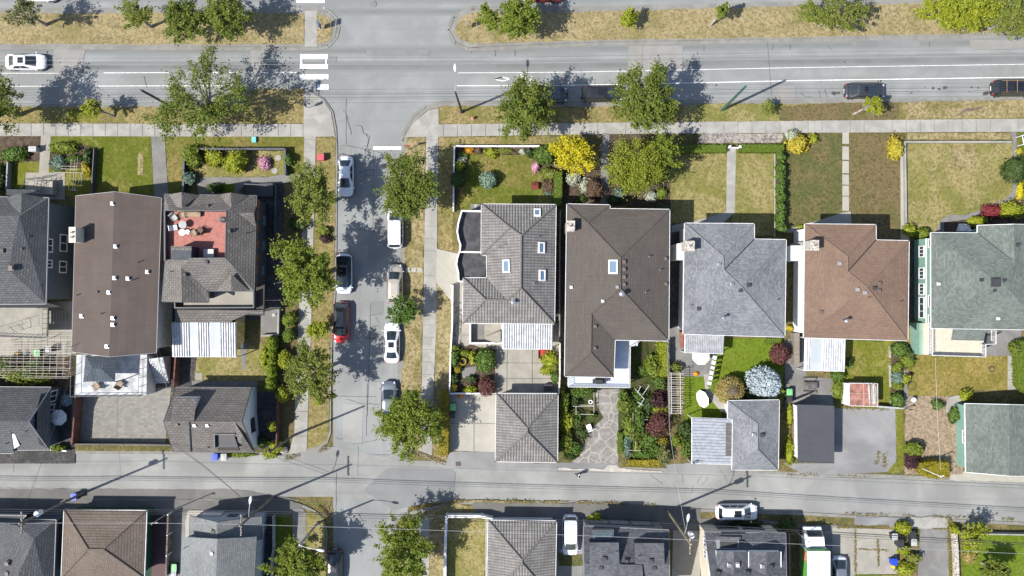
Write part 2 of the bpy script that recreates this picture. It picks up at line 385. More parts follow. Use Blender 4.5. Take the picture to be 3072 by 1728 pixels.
strip('T3', [(1170, 745), (1215, 725), (1250, 745), (1275, 742)], .08, 'road_mark', None, 3, 0, 'white bicycle frame mark under the tree')
strip('T3', ell(1240, 760, 28), .07, 'road_mark', None, 3, 0, 'white bicycle front wheel mark under the tree')
TAR = plain('tar_sealant', (.10, .10, .10), .8, var=.2)
def crack(c, pts, w=.05, lab='dark tar-filled crack in the asphalt'):
    pp = []
    for i in range(len(pts) - 1):
        (x0, y0), (x1, y1) = pts[i], pts[i + 1]; kk = max(2, int(math.hypot(x1 - x0, y1 - y0) / 25))
        for j in range(kk):
            t = j / kk; a = 3.0 if 0 < j else 0
            pp.append((x0 + (x1 - x0) * t + random.uniform(-a, a), y0 + (y1 - y0) * t + random.uniform(-a, a)))
    pp.append(pts[-1])
    o = strip(c, pp, w, 'road_crack', TAR, 3, 0, lab); o['group'] = 'cracks in the road'; return o
for c_, p_, w_ in (('U3', [(445, -340), (445, 110)], .04), ('U3', [(395, 118), (450, 118), (560, 140), (640, 158), (800, 190)], .05), ('U3', [(712, 170), (712, 405)], .03), ('U3', [(625, 405), (715, 408)], .05),
    ('U3', [(640, 385), (625, 410), (630, 510)], .04), ('U3', [(705, 500), (708, 1010)], .035), ('U3', [(570, 380), (690, 350), (715, 352)], .04), ('T2', [(1500, 1210), (1560, 1220), (1580, 1290), (1640, 1320), (1610, 1420)], .05), ('T2', [(1410, 1110), (1450, 1240), (1460, 1300)], .05),
    ('T2', [(1440, 1150), (1410, 1100), (1380, 1060)], .03), ('U3', [(640, 0), (660, 60), (645, 135)], .04), ('V3', [(1000, 360), (998, 700), (985, 1000), (975, 1300), (970, 1449)], .05), ('V3', [(990, 470), (1060, 465), (1110, 445)], .05), ('V3', [(870, 685), (1000, 690), (1100, 690)], .05),
    ('V3', [(1040, 590), (1060, 575), (1090, 575)], .05), ('V3', [(1060, 490), (1090, 545)], .03), ('V3', [(950, 1105), (1100, 1108)], .04), ('V3', [(680, 1250), (980, 1255), (1060, 1258)], .04), ('V3', [(770, 1280), (900, 1320), (975, 1330)], .03), ('V3', [(970, 1320), (1090, 1330)], .05),
    ('W3', [(330, 0), (325, 200), (320, 500)], .04), ('W3', [(185, 588), (330, 565), (420, 545)], .05), ('W3', [(20, 525), (80, 540), (140, 495)], .04), ('W3', [(370, 690), (550, 690), (615, 660)], .04), ('W3', [(30, 860), (25, 1240)], .03), ('W3', [(240, 600), (238, 900)], .03),
    ('W2', [(1640, 870), (1638, 1180)], .03), ('W2', [(1580, 1140), (1565, 1230)], .06), ('W1', [(0, 1008), (1932, 1028)], .03), ('W2', [(0, 1028), (790, 1030), (860, 1050)], .03), ('W1', [(130, 690), (135, 860)], .03), ('W3', [(1180, 850), (1172, 960), (1150, 1110)], .04),
    ('T5', [(0, 900), (60, 940), (110, 930)], .05), ('T5', [(185, 870), (195, 950)], .05), ('T5', [(235, 860), (255, 940)], .05), ('T5', [(260, 432), (300, 486)], .05), ('T5', [(1250, 405), (1250, 450)], .06), ('T4', [(1000, 440), (1003, 485)], .06), ('T4', [(1670, 430), (1660, 488)], .06), ('T4', [(1835, 432), (1835, 488)], .06),
    ('T3', [(688, 470), (690, 510)], .06), ('T3', [(920, 480), (918, 545)], .06), ('T3', [(1108, 490), (1108, 545)], .05), ('T4', [(410, 420), (405, 680)], .03), ('T4', [(1615, 400), (1655, 920)], .03), ('T1', [(1390, 735), (1420, 850)], .05),
    ('W5', [(85, 880), (105, 980)], .05), ('W5', [(150, 880), (155, 960)], .05), ('W5', [(335, 890), (290, 970)], .05), ('W5', [(410, 905), (340, 980)], .05), ('W5', [(250, 990), (240, 1060)], .05), ('W6', [(0, 905), (700, 925), (1100, 945), (1932, 985)], .05), ('W4', [(1450, 880), (1570, 970)], .05)):
    crack(c_, p_, w_)
STAIN = plain('oil_stain', (.07, .068, .066), .6, var=.3)
for c_, x, y, r in (('T5', 1400, 850, 26), ('T5', 1655, 845, 12), ('T5', 1718, 848, 14), ('T5', 1285, 852, 18), ('T5', 1345, 862, 18), ('T5', 1075, 900, 14), ('T5', 330, 900, 30), ('T5', 370, 898, 18), ('T5', 1790, 903, 36), ('T5', 1635, 885, 8), ('T5', 1207, 850, 9), ('T5', 430, 600, 14), ('T5', 600, 880, 10)):
    pts = [(x + r * random.uniform(.6, 1.2) * math.cos(t), y + r * random.uniform(.4, .85) * math.sin(t)) for t in [i * .6 for i in range(10)]]
    o = sheet('oil_stain', c_, pts, STAIN, 2, 0, 'dark oil stain on the parking lane'); o['group'] = 'oil stains in the parking lane'
# blocks -----------------------------------------------------------------
WB = [(-2600, 317), (690, 316), (740, 272), (775, 262), (890, 261), (930, 272), (973, 296), (1000, 335), (1010, 388), (1013, 450), (1010, 850), (999, 1000), (994, 1150), (994, 1296), (984, 1327), (960, 1342), (919, 1352), (857, 1366), (500, 1362), (-2600, 1352)]
EB = [(1208, 470), (1208, 440), (1219, 397), (1240, 357), (1278, 323), (1330, 310), (1800, 317), (2400, 307), (3072, 300), (5600, 270), (5600, 1500), (3072, 1448), (2600, 1430), (2100, 1416), (1600, 1402), (1372, 1398), (1338, 1398), (1224, 1352), (1190, 1325), (1200, 1126), (1204, 1080), (1210, 726)]
SWB = [(-2600, 1497), (860, 1497), (918, 1517), (947, 1532), (972, 1554), (981, 1578), (983, 1600), (978, 1760), (970, 4000), (-2600, 4000)]
SEB = [(1178, 1728), (1182, 1585), (1184, 1562), (1198, 1541), (1233, 1534), (1291, 1520), (1340, 1510), (1366, 1502), (1600, 1509), (1842, 1515), (2093, 1526), (2391, 1535), (2565, 1545), (3072, 1566), (5600, 1680), (5600, 4000), (1170, 4000)]
MW = [(-2600, 38), (955, 33), (987, 40), (1005, 60), (1011, 85), (1006, 110), (990, 130), (960, 141), (-2600, 137)]
ME = [(1352, 90), (1366, 55), (1385, 40), (1425, 29), (1700, 33), (1800, 31), (2400, 15), (3072, 0), (5600, -60), (5600, 40), (3072, 102), (2400, 117), (1800, 126), (1405, 143), (1370, 126)]
for nm, pts, lab in (('city_block', WB, 'kerbed block of houses west of the side street'), ('city_block', EB, 'kerbed block of houses east of the side street'), ('city_block', SWB, 'kerbed block south-west of the lane crossing'), ('city_block', SEB, 'kerbed block south-east of the lane crossing'), ('city_block', [(-2600, -150), (5600, -190), (5600, -4000), (-2600, -4000)], 'kerbed grassy block north of the avenue'), ('median', MW, 'raised western median with a rounded nose'), ('median', ME, 'raised eastern median with a rounded nose')):
    slab(nm, 'N', pts, C_KERB, -.02, Z0, lab)
def ins(pts, d):
    P2 = [Vector(p) for p in pts]; k = len(P2)
    a = sum(P2[i].x * P2[(i + 1) % k].y - P2[(i + 1) % k].x * P2[i].y for i in range(k)); sg = 1 if a > 0 else -1
    r = []
    for i in range(k):
        e0 = (P2[i] - P2[i - 1]).normalized(); e1 = (P2[(i + 1) % k] - P2[i]).normalized()
        n0 = Vector((-e0.y, e0.x)) * sg; n1 = Vector((-e1.y, e1.x)) * sg
        b = n0 + n1; q = b.length_squared
        b = b * (2 / q) if q > .2 else n0
        if b.length > 3: b = b.normalized() * 3
        r.append(tuple(P2[i] + b * d))
    return r
for pts, lab in ((WB, 'yard ground of the western block'), (EB, 'yard ground of the eastern block'), (SWB, 'yard ground of the south-western block'), (SEB, 'yard ground of the south-eastern block')):
    sheet('ground', 'N', ins(pts, 9), D_YARD, 1, Z0, lab)
def lawn(c, pts, mat, label, lvl=3): return sheet('lawn', c, pts, mat, lvl, Z0, label)
def walk(c, pts, label, mat=None, lvl=4, name='sidewalk'): return sheet(name, c, pts, mat or C_WALK, lvl, Z0, label)
sheet('lawn', 'N', [(-2600, 43), (914, 40), (914, 134), (-2600, 133)], G_MED, 2, Z0, 'dry grass on the western median')
sheet('lawn', 'N', [(952, 42), (975, 46), (992, 60), (1000, 84), (995, 108), (980, 126), (952, 134)], G_MED, 2, Z0, 'rounded patch of dry grass at the western median nose')
sheet('sidewalk', 'N', rect(915, 33.5, 951.5, 141), C_WALK, 1, Z0, 'concrete walkway crossing the western median')
sheet('lawn', 'N', [(1364, 90), (1376, 60), (1395, 46), (1430, 38), (1700, 38), (1800, 35), (2400, 19), (3072, 5), (5600, -54), (5600, 34), (3072, 98), (2400, 112), (1800, 121), (1405, 133), (1378, 117)], G_MED, 2, Z0, 'dry grass on the long eastern median')
# west block
lawn('N', [(-400, 322), (692, 321), (745, 277), (778, 268), (912, 267), (912, 371), (-400, 369)], G_BLVD, 'grass boulevard strip west of the corner')
lawn('N', [(205, 330), (290, 325), (300, 366), (200, 367)], G_SUN, 'greener patch of boulevard by the sapling', 4)
walk('N', [(-400, 370), (912, 373), (912, 275), (935, 279), (970, 300), (994, 337), (1003, 390), (1006, 410), (950, 411), (-400, 408)], 'concrete sidewalk running to the corner apron west of the street')
def joints(c, p0, p1, d, w0, w1, lab):
    (x0, y0), (x1, y1) = p0, p1; L = math.hypot(x1 - x0, y1 - y0); k = int(L / d); o = MB(); z = Z0 + .015 * 7
    ux, uy = (x1 - x0) / L, (y1 - y0) / L
    for i in range(k + 1):
        if random.random() < .12: continue
        x, y = x0 + ux * i * d, y0 + uy * i * d
        a = Vector(Q(c, x - uy * w0, y + ux * w0)[:2]); b = Vector(Q(c, x - uy * w1, y + ux * w1)[:2]); q = Vector((Q(c, x + ux * .45, y + uy * .45)[0] - Q(c, x, y)[0], Q(c, x + ux * .45, y + uy * .45)[1] - Q(c, x, y)[1]))
        o.add([(*(a - q), z), (*(a + q), z), (*(b + q), z), (*(b - q), z)], [(0, 1, 2, 3)])
    r = o.build('walk_joint', C_GREY); tag(r, lab, 'walk joint', None, 'structure')
joints('N', (-200, 389), (912, 391), 37, -18, 18, 'grey joints in the western avenue sidewalk')
joints('N', (930, 420), (905, 1330), 37, -17, 17, 'grey joints in the sidewalk west of the street')
joints('N', (1296, 420), (1277, 1330), 37, -17, 17, 'grey joints in the sidewalk east of the street')
for i, (c_, a_, b_) in enumerate((('V4', (712, 800), (708, 1225)), ('V4', (956, 800), (952, 1225)), ('V4', (600, 928), (1060, 932)), ('V4', (590, 1078), (1130, 1082)), ('W3', (1360, 110), (1358, 655)), ('W3', (1130, 384), (1565, 388)), ('V4', (275, 660), (355, 660)), ('V6', (700, 1100), (900, 1100)), ('V6', (790, 1010), (790, 1240)), ('V7', (1765, 1000), (1865, 1000)), ('V7', (1765, 1090), (1865, 1090)), ('W3', (1360, 110), (1360, 655)))[:11]):
    strip(c_, [a_, b_], .05, 'walk_joint', C_GREY, 6, Z0, 'grey joint line across yard concrete, %s' % ('back patio left', 'back patio right', 'back patio upper', 'back patio lower', 'parking pad middle', 'parking pad cross', 'beside the sunken yard', 'picnic yard cross', 'picnic yard long', 'golden lawn path upper', 'golden lawn path lower')[i])
joints('N', (1330, 393), (3072, 377), 42, -18, 17, 'grey joints in the eastern avenue sidewalk')
walk('N', [(914, 411), (948, 411), (946, 540), (940, 760), (934, 1000), (928, 1150), (921, 1352), (866, 1362), (884, 1300), (888, 1150), (895, 1000), (905, 760), (911, 540)], 'concrete sidewalk on the west side of the street')
lawn('N', [(950, 413), (1007, 414), (1007, 560), (1003, 850), (993, 1000), (988, 1150), (988, 1294), (978, 1322), (958, 1337), (925, 1345), (930, 1150), (937, 1000), (942, 760), (948, 540)], G_BLVD, 'grass boulevard strip on the west side of the street')
lawn('N', [(800, 560), (911, 545), (905, 760), (895, 1000), (888, 1150), (884, 1300), (830, 1350), (800, 1300)], G_BROWN, 'shaded grass between the sidewalk and the dark grey house', 2)
lawn('U1', [(500, 20), (1463, 24), (1490, 600), (905, 605), (890, 330), (500, 120)], G_LUSH, 'mown front lawn of the long brown-roofed house')
lawn('U1', [(1338, 195), (1395, 200), (1388, 415), (1335, 412)], G_DRY, 'straw-coloured bare rectangle worn in the lawn', 4)
walk('U1', [(1465, 24), (1595, 26), (1635, 640), (1495, 640)], 'grey concrete path to the long brown-roofed house', C_GREY, 4, 'path')
lawn('U1', [(1597, 26), (2945, 40), (2940, 440), (2870, 440), (2770, 160), (1770, 150), (1775, 470), (1635, 480)], G_MIX, 'grass round the fenced corner garden')
lawn('U1', [(1630, 470), (1775, 470), (1775, 610), (1640, 610)], G_LUSH, 'shaded grass beside the grey path')
lawn('U2', [(640, 175), (1460, 175), (1460, 390), (1300, 420), (640, 420)], G_OLIVE, 'small lawn inside the fenced corner garden')
walk('U2', [(600, 425), (1300, 425), (1460, 395), (1640, 400), (1640, 470), (1080, 500), (980, 600), (640, 600)], 'grey concrete path to the dark grey house', C_GREY, 4, 'path')
lawn('U2', [(840, 492), (980, 492), (980, 580), (840, 580)], G_BRIGHT, 'little bright green grass plot by the front steps', 5)
walk('U1', [(405, 10), (500, 10), (480, 380), (635, 382), (635, 640), (250, 640), (255, 382), (385, 380)], 'pale concrete path and patio of the blue house', C_PATIO, 4, 'path')
lawn('U1', [(75, 280), (388, 280), (384, 380), (250, 382), (245, 540), (70, 535)], G_SUN, 'small lawn left of the blue house path')
lawn('U1', [(484, 330), (880, 330), (880, 610), (638, 610), (638, 382), (484, 380)], G_SUN, 'small lawn with bamboo canes right of the blue house path')
lawn('U1', [(-200, 20), (400, 20), (395, 275), (-200, 275)], D_SOIL, 'planted soil bed left of the blue house path', 2)
lawn('U1', [(484, 120), (890, 120), (885, 335), (484, 330)], D_SOIL, 'planted soil bed right of the blue house path', 4)
# between west houses
walk('V1', [(-200, 370), (740, 330), (740, 860), (-200, 860)], 'beige concrete yard behind the blue house', C_PATIO, 2, 'patio')
lawn('V1', [(-200, 860), (730, 860), (720, 1170), (-200, 1170)], D_SOIL, 'dark soil under the vegetable trellis', 3)
walk('V1', [(-200, 1090), (730, 1090), (730, 1900), (-200, 1900)], 'dark paving round the lane house', D_DARK, 2, 'paving')
walk('V1', [(700, 1230), (1660, 1160), (1600, 1727), (700, 1717)], 'paved parking yard with beige pavers', PAVERS, 3, 'driveway')
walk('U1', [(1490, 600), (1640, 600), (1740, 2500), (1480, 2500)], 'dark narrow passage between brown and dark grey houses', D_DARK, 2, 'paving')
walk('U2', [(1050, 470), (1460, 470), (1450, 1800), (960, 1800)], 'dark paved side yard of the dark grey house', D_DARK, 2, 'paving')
lawn('V2', [(600, 870), (1240, 740), (1300, 760), (1230, 1000), (1300, 1020), (1290, 1100), (600, 1100)], G_OLIVE, 'small back lawn between the patio cover and lane house')
walk('V2', [(450, 870), (620, 870), (580, 1160), (450, 1160)], 'dark concrete walk beside the wooden fence', D_DARK, 3, 'path')
walk('V2', [(570, 1100), (1200, 1100), (1200, 1160), (570, 1160)], 'narrow pale slab behind the lane house', C_GREY, 4, 'path')
walk('V2', [(605, 1025), (672, 1025), (672, 1095), (605, 1095)], 'square concrete slab at the lawn corner', C_PATIO, 5, 'path')
walk('V2', [(1235, 440), (1400, 410), (1400, 660), (1235, 665)], 'grey side terrace with a low wall', C_GREY, 4, 'patio')
walk('V2', [(1040, 740), (1110, 740), (1080, 1000), (1055, 1000)], 'row of dark stepping slabs in the back lawn', C_GREY, 5, 'path')
lawn('V2', [(1235, 760), (1310, 700), (1330, 1160), (1225, 1000)], G_SUN, 'strip of grass beside the cypress hedge')
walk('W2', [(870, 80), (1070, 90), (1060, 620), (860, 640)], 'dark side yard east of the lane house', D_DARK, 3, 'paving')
# lane edges
walk('N', [(-400, 1352), (855, 1362), (850, 1370), (-400, 1372)], 'grey apron strip on the north side of the west lane', C_KERB, 1, 'apron') if False else None
sheet('apron', 'N', [(-400, 1466), (700, 1468), (760, 1475), (905, 1500), (905, 1499), (860, 1498), (-400, 1497)], A_DARK, 4, 0, 'darker asphalt strip on the south edge of the west lane')
sheet('apron', 'N', [(-400, 1499), (860, 1499), (905, 1512), (905, 1560), (-400, 1560)], A_DARK, 2, Z0, 'dark asphalt apron before the south-west garages')
# east block --------------------------------------------------------------
walk('N', [(1213, 412), (1226, 393), (1246, 365), (1285, 332), (1316, 326), (1316, 374), (1800, 369), (2400, 363), (3072, 357), (3500, 352), (3500, 392), (3072, 396), (2400, 399), (1800, 403), (1316, 411)], 'long concrete sidewalk and corner apron east of the street')
lawn('N', [(1317, 326), (1340, 318), (1800, 322), (2400, 312), (3072, 305), (3500, 300), (3500, 350), (3072, 356), (2400, 362), (1800, 368), (1317, 373)], G_BLVD, 'grass boulevard strip east of the corner')
lawn('T4', [(790, 1020), (1100, 1005), (1720, 1000), (1730, 1170), (800, 1180)], G_OLIVE, 'greener boulevard grass round the green pole', 4)
lawn('T4', [(1730, 1070), (1760, 1030), (2270, 995), (2890, 990), (2880, 1160), (1725, 1172)], G_BROWN, 'brown burnt boulevard grass by the parked black saloon', 4)
lawn('T5', [(1020, 990), (2164, 968), (2164, 1140), (1010, 1158)], G_DRY, 'straw-dry boulevard grass with a fallen branch', 5)
walk('N', [(1279, 411), (1315, 411), (1311, 760), (1308, 1000), (1302, 1150), (1297, 1330), (1296, 1366), (1259, 1351), (1261, 1300), (1266, 1130), (1271, 900), (1275, 600)], 'concrete sidewalk on the east side of the street')
lawn('N', [(1222, 414), (1278, 412), (1273, 600), (1270, 900), (1265, 1130), (1259, 1350), (1228, 1348), (1196, 1322), (1206, 1126), (1210, 1080), (1216, 726), (1215, 470)], G_DRY, 'dry grass boulevard on the east side of the street')
lawn('N', [(1316, 412), (1760, 409), (1760, 436), (1362, 434), (1358, 755), (1314, 745)], G_BLVD, 'dry grass outside the white fence at the corner')
lawn('N', [(1310, 830), (1357, 850), (1352, 1150), (1345, 1165), (1303, 1165), (1308, 1000)], G_DRY, 'dry grass strip outside the side fence')
lawn('N', [(1299, 1165), (1350, 1165), (1342, 1380), (1318, 1372), (1298, 1358)], G_DRY, 'dry grass round the clipped yellow hedge')
lawn('U4', [(200, 115), (1160, 115), (1165, 690), (1240, 700), (330, 745), (200, 745)], G_MIX, 'front lawn inside the white corner fence')
lawn('U4', [(330, 300), (700, 520), (1050, 540), (1160, 560), (1160, 700), (300, 740), (320, 560)], G_LUSH, 'greener half of the fenced corner lawn', 4)
lawn('U4', [(205, 125), (330, 125), (330, 330), (290, 420), (205, 740)], D_SOIL, 'flower bed inside the west fence', 5)
lawn('U4', [(205, 125), (920, 125), (960, 290), (1050, 420), (1060, 570), (1160, 580), (1170, 130), (1000, 125), (900, 205), (400, 200)], D_SOIL, 'curved flower bed inside the north fence', 5)
lawn('U4', [(1245, 360), (1630, 330), (1630, 700), (1245, 710)], D_SOIL, 'bare brown garden between the hedge and the path', 3)
walk('U5', [(340, 0), (412, 0), (402, 330), (405, 700), (325, 700), (330, 330)], 'grey concrete path to the big brown-roofed house', C_GREY, 4, 'path')
lawn('U5', [(410, 0), (1000, 0), (1000, 720), (405, 700)], D_SOIL, 'planted soil bed under the feathery cedar', 3)
lawn('U5', [(1000, 180), (1545, 180), (1535, 770), (1270, 840), (1000, 880)], G_OLIVE, 'olive front lawn left of the straight path')
walk('U5', [(1545, 150), (1632, 150), (1620, 770), (1500, 870), (1010, 960), (1010, 890), (1270, 840), (1535, 760)], 'straight concrete path from the white gate', C_WALK, 4, 'path')
lawn('U6', [(15, 190), (392, 190), (390, 990), (-60, 990), (0, 780)], G_OLIVE, 'olive front lawn right of the straight path')
strip('U6', [(395, 190), (395, 1000)], .14, 'garden_edging', C_LIGHT, 5, Z0, 'pale edging beside the columnar shrubs')
lawn('U6', [(400, 190), (440, 190), (440, 960), (400, 960)], D_SOIL, 'soil strip under the columnar shrubs', 4)
walk('T4', [(960, 1295), (1760, 1290), (1790, 1380), (940, 1385)], 'pale gravel verge before the clipped hedges', GRAVEL, 3, 'gravel_verge')
lawn('U6', [(440, 100), (500, 0), (1040, 0), (1045, 760), (690, 870), (520, 930), (440, 960)], G_DULL, 'patchy green-brown lawn left of the slab path')
lawn('U6', [(1115, 0), (1640, 0), (1610, 100), (1610, 1000), (1400, 1030), (1380, 880), (1118, 780)], G_BROWN, 'burnt brown lawn right of the slab path')
for i, (a, b) in enumerate(((-20, 105), (128, 258), (268, 388), (398, 498), (505, 605), (610, 750))):
    sheet('paving_slab', 'U6', [(1048, a), (1110, a + 3), (1112, b), (1046, b - 2)], C_LIGHT, 4, Z0, 'pale slab of the garden path, number %d from the sidewalk' % (i + 1))
walk('U6', [(1035, 770), (1128, 755), (1135, 880), (700, 960), (520, 960), (480, 940), (860, 830)], 'pale concrete path along the red-brown house front', C_WALK, 4, 'path')
walk('U7', [(408, 130), (470, 80), (478, 930), (500, 1040), (412, 1040)], 'wide pale concrete strip beside the raised lawn', C_LIGHT, 4, 'path')
lawn('U7', [(478, 92), (1490, 92), (1490, 560), (1420, 640), (1040, 790), (880, 790), (800, 840), (750, 960), (478, 900)], G_OLIVE, 'wide golden-green lawn above the retaining wall')
lawn('U7', [(900, 120), (1120, 110), (1130, 330), (1000, 360), (880, 300)], G_DRY, 'pale worn patch in the wide lawn', 4)
lawn('U7', [(480, 0), (1465, 0), (1465, 60), (470, 62)], G_DRY, 'strip of dry grass before the retaining wall')
walk('U7', [(1468, -10), (1525, -10), (1540, 600), (1400, 680), (1240, 740), (1060, 830), (830, 860), (830, 960), (750, 960), (800, 840), (880, 790), (1040, 790), (1420, 640), (1490, 560), (1490, 70)], 'curving grey concrete path to the green house', C_GREY, 5, 'path')
lawn('U7', [(830, 860), (1060, 830), (1240, 740), (1400, 680), (1610, 600), (1900, 600), (1900, 1000), (830, 1000)], D_SOIL, 'planted bed before the green house', 3)
lawn('U7', [(1540, 0), (1900, 0), (1900, 640), (1560, 640)], G_LUSH, 'lawn right of the curving path')
# B1 yard
walk('U3', [(1322, 1115), (1535, 1165), (1600, 1800), (1318, 1440)], 'white concrete driveway beside the black decks', C_LIGHT, 4, 'driveway')
sheet('driveway', 'N', [(1311, 748), (1380, 762), (1380, 845), (1308, 835)], C_LIGHT, 5, Z0, 'sunlit concrete drive crossing to the sidewalk')
walk('V4', [(275, 545), (690, 545), (1215, 545), (1215, 1225), (300, 1225), (270, 700)], 'beige concrete back patio of the tiled house', C_PATIO, 3, 'patio')
lawn('V4', [(190, 330), (275, 330), (270, 770), (185, 770)], GRAVEL, 'river-stone strip along the side fence', 4)
walk('V4', [(190, 180), (285, 180), (285, 330), (190, 330)], 'small paved corner by the side gate', C_PATIO, 4, 'path')
lawn('V4', [(170, 770), (360, 760), (600, 800), (590, 1020), (580, 1225), (160, 1225)], D_SOIL, 'shrub bed in the back corner of the tiled house', 5)
walk('V4', [(280, 980), (420, 960), (400, 1040), (280, 1080)], 'little stone terrace among the shrubs', C_GREY, 6, 'path')
walk('W3', [(1125, 105), (1575, 110), (1562, 662), (1125, 645)], 'wide pale concrete parking pad beside the tiled garage', C_LIGHT, 3, 'driveway')
walk('W3', [(1110, 655), (1932, 665), (1932, 815), (1210, 815), (1090, 790)], 'grey asphalt apron before the tiled garage', A_DRIVE, 3, 'apron')
walk('W4', [(-60, 760), (560, 770), (560, 825), (-60, 812)], 'grey asphalt strip behind the tiled garage', A_DRIVE, 4, 'apron')
# between B1/B2 
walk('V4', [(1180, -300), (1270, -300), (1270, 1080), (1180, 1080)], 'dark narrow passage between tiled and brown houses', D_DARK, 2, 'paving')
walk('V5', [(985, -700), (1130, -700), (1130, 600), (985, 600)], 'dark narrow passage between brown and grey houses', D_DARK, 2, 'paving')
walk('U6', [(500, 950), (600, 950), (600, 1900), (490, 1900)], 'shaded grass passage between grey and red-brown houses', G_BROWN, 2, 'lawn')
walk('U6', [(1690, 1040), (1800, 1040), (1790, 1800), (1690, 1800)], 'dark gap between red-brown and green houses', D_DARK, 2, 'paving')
lawn('V6', [(1690, 590), (1800, 590), (1800, 860), (1700, 860)], G_GOLD, 'strip of golden grass beside the green house')
# B2 yard
lawn('V5', [(0, 700), (990, 700), (990, 1600), (0, 1600)], grass('weedy_soil', (.045, .06, .014), (.075, .065, .04), .45, .9), 'dense vegetable garden behind the brown house', 2)
walk('W4', [(920, 60), (1170, 50), (1140, 300), (1140, 775), (690, 760), (770, 690), (870, 450), (1000, 330), (930, 200)], 'crazy-paved stone drive with white joints', CRAZY, 4, 'driveway')
walk('V5', [(990, 600), (1130, 560), (1130, 900), (1050, 1000), (990, 1000)], 'pale concrete walk by the metal awning', C_GREY, 3, 'path')
# B3 yard
lawn('V5', [(1520, 700), (1920, 690), (1920, 1290), (1560, 1330), (1350, 1200), (1400, 860)], G_BRIGHT, 'bright green back lawn of the grey house')
lawn('V6', [(0, 690), (330, 690), (480, 760), (480, 1290), (-100, 1290), (-60, 1000)], G_BRIGHT, 'bright green lawn under the blue spruce')
lawn('V5', [(1130, 1060), (1320, 1060), (1350, 1200), (1490, 1370), (1490, 1620), (1130, 1620)], G_BRIGHT, 'green lawn strip with fallen white umbrella')
walk('V5', [(1050, 800), (1430, 840), (1380, 1060), (1120, 1060)], 'grey patio beneath the white umbrella', C_GREY, 4, 'patio')
walk('V5', [(1320, 1040), (1370, 1040), (1370, 1180), (1500, 1300), (1600, 1330), (1600, 1400), (1490, 1400), (1340, 1230)], 'curving pale path to the grey garage', C_WALK, 4, 'path')
walk('V6', [(490, 700), (660, 700), (700, 970), (700, 1060), (960, 1080), (960, 1420), (500, 1420)], 'grey concrete yard with the picnic table', C_GREY, 3, 'patio')
lawn('V6', [(1080, 710), (1690, 710), (1640, 1000), (1640, 1370), (1200, 1370), (960, 1080), (1080, 1010)], G_SUN, 'green back lawn of the red-brown house')
lawn('V6', [(1520, 740), (1690, 740), (1770, 800), (1650, 1000), (1720, 1100), (1640, 1200), (1640, 1370), (1515, 1370)], D_SOIL, 'planted bed along the side lawn', 4)
lawn('V7', [(800, 620), (1040, 860), (1770, 860), (1770, 1190), (1440, 1190), (1200, 1250), (780, 1240), (780, 1000), (900, 880), (800, 860)], G_GOLD, 'golden dry back lawn of the green house')
lawn('V7', [(780, 1245), (1190, 1250), (1330, 1400), (1330, 2000), (770, 2000)], D_SAND, 'raked sandy vegetable plot', 4)
walk('V7', [(1765, 860), (1860, 860), (1865, 1190), (1765, 1190)], 'concrete path down the golden lawn', C_WALK, 4, 'path')
walk('V7', [(1190, 1260), (1330, 1230), (1330, 1330), (1210, 1420), (1170, 1400)], 'curved concrete path beside the sandy plot', C_WALK, 5, 'path')
lawn('V7', [(1862, 700), (2100, 700), (2100, 1250), (1870, 1190)], G_BRIGHT, 'bright green lawn at the right edge')
walk('V7', [(1520, 610), (1900, 610), (1880, 860), (1520, 860)], 'grey patio behind the green house', C_GREY, 3, 'patio')
walk('V6', [(1640, 1000), (1680, 1000), (1680, 1370), (1640, 1370)], 'grey edging strip beside the side lawn', C_GREY, 5, 'path')
# lane north edge, east
walk('W5', [(0, 770), (640, 780), (640, 860), (0, 855)], 'grey apron before the metal carport', A_DRIVE, 2, 'apron')
walk('W6', [(95, 240), (690, 240), (690, 850), (0, 880), (-200, 880), (-400, 770), (95, 770)], 'worn grey asphalt parking pad', A_DRIVE, 3, 'driveway')
lawn('W6', [(680, 240), (755, 240), (765, 830), (720, 860), (600, 850), (700, 740)], G_SUN, 'ragged grass strip by the parking pad', 4)
walk('W6', [(1220, 800), (1372, 860), (1932, 895), (2200, 900), (2200, 960), (1200, 935)], 'pale concrete apron before the green garage', C_LIGHT, 3, 'apron')
walk('W4', [(560, 770), (690, 760), (1140, 775), (1150, 830), (560, 825)], 'grey asphalt apron before the stone drive', A_DRIVE, 3, 'apron')
WHITEDIRT = concrete('spilled_plaster', (.40, .37, .33), .3, 2.5)
sheet('spill', 'W4', [(560, 815), (620, 808), (700, 825), (900, 818), (1000, 830), (1050, 785), (1120, 785), (1160, 815), (1400, 838), (1560, 845), (1560, 858), (1300, 850), (1120, 855), (980, 845), (700, 836), (570, 836)], WHITEDIRT, 6, Z0, 'white plaster-like spill along the lane edge')
# south-east
lawn('X3', [(840, 600), (870, 480), (1000, 420), (1200, 340), (1560, 250), (1800, 300), (1850, 400), (1440, 420), (1430, 1300), (760, 1300)], G_DRY, 'dry grassy corner of the south-east block')
walk('X3', [(1090, 430), (1240, 430), (1230, 1300), (1090, 1300)], 'shaded concrete sidewalk south-east of the lane', C_WALK, 4)
lawn('X3', [(1470, 440), (1960, 440), (1950, 1300), (1460, 1300)], G_OLIVE, 'dry fenced lawn beside the tiled south garage', 4)
walk('X3', [(1960, 440), (2010, 470), (2000, 1300), (1955, 1300)], 'narrow concrete strip beside the tiled south garage', C_WALK, 5, 'path')
walk('X3', [(1800, 240), (2576, 255), (2576, 480), (1700, 440)], 'dark asphalt apron before the tiled south garage', A_DARK, 2, 'apron')
walk('X4', [(-100, 245), (1400, 250), (2250, 300), (2576, 320), (2576, 640), (-100, 500)], 'dark asphalt apron before the dormered south house', A_DARK, 3, 'apron')
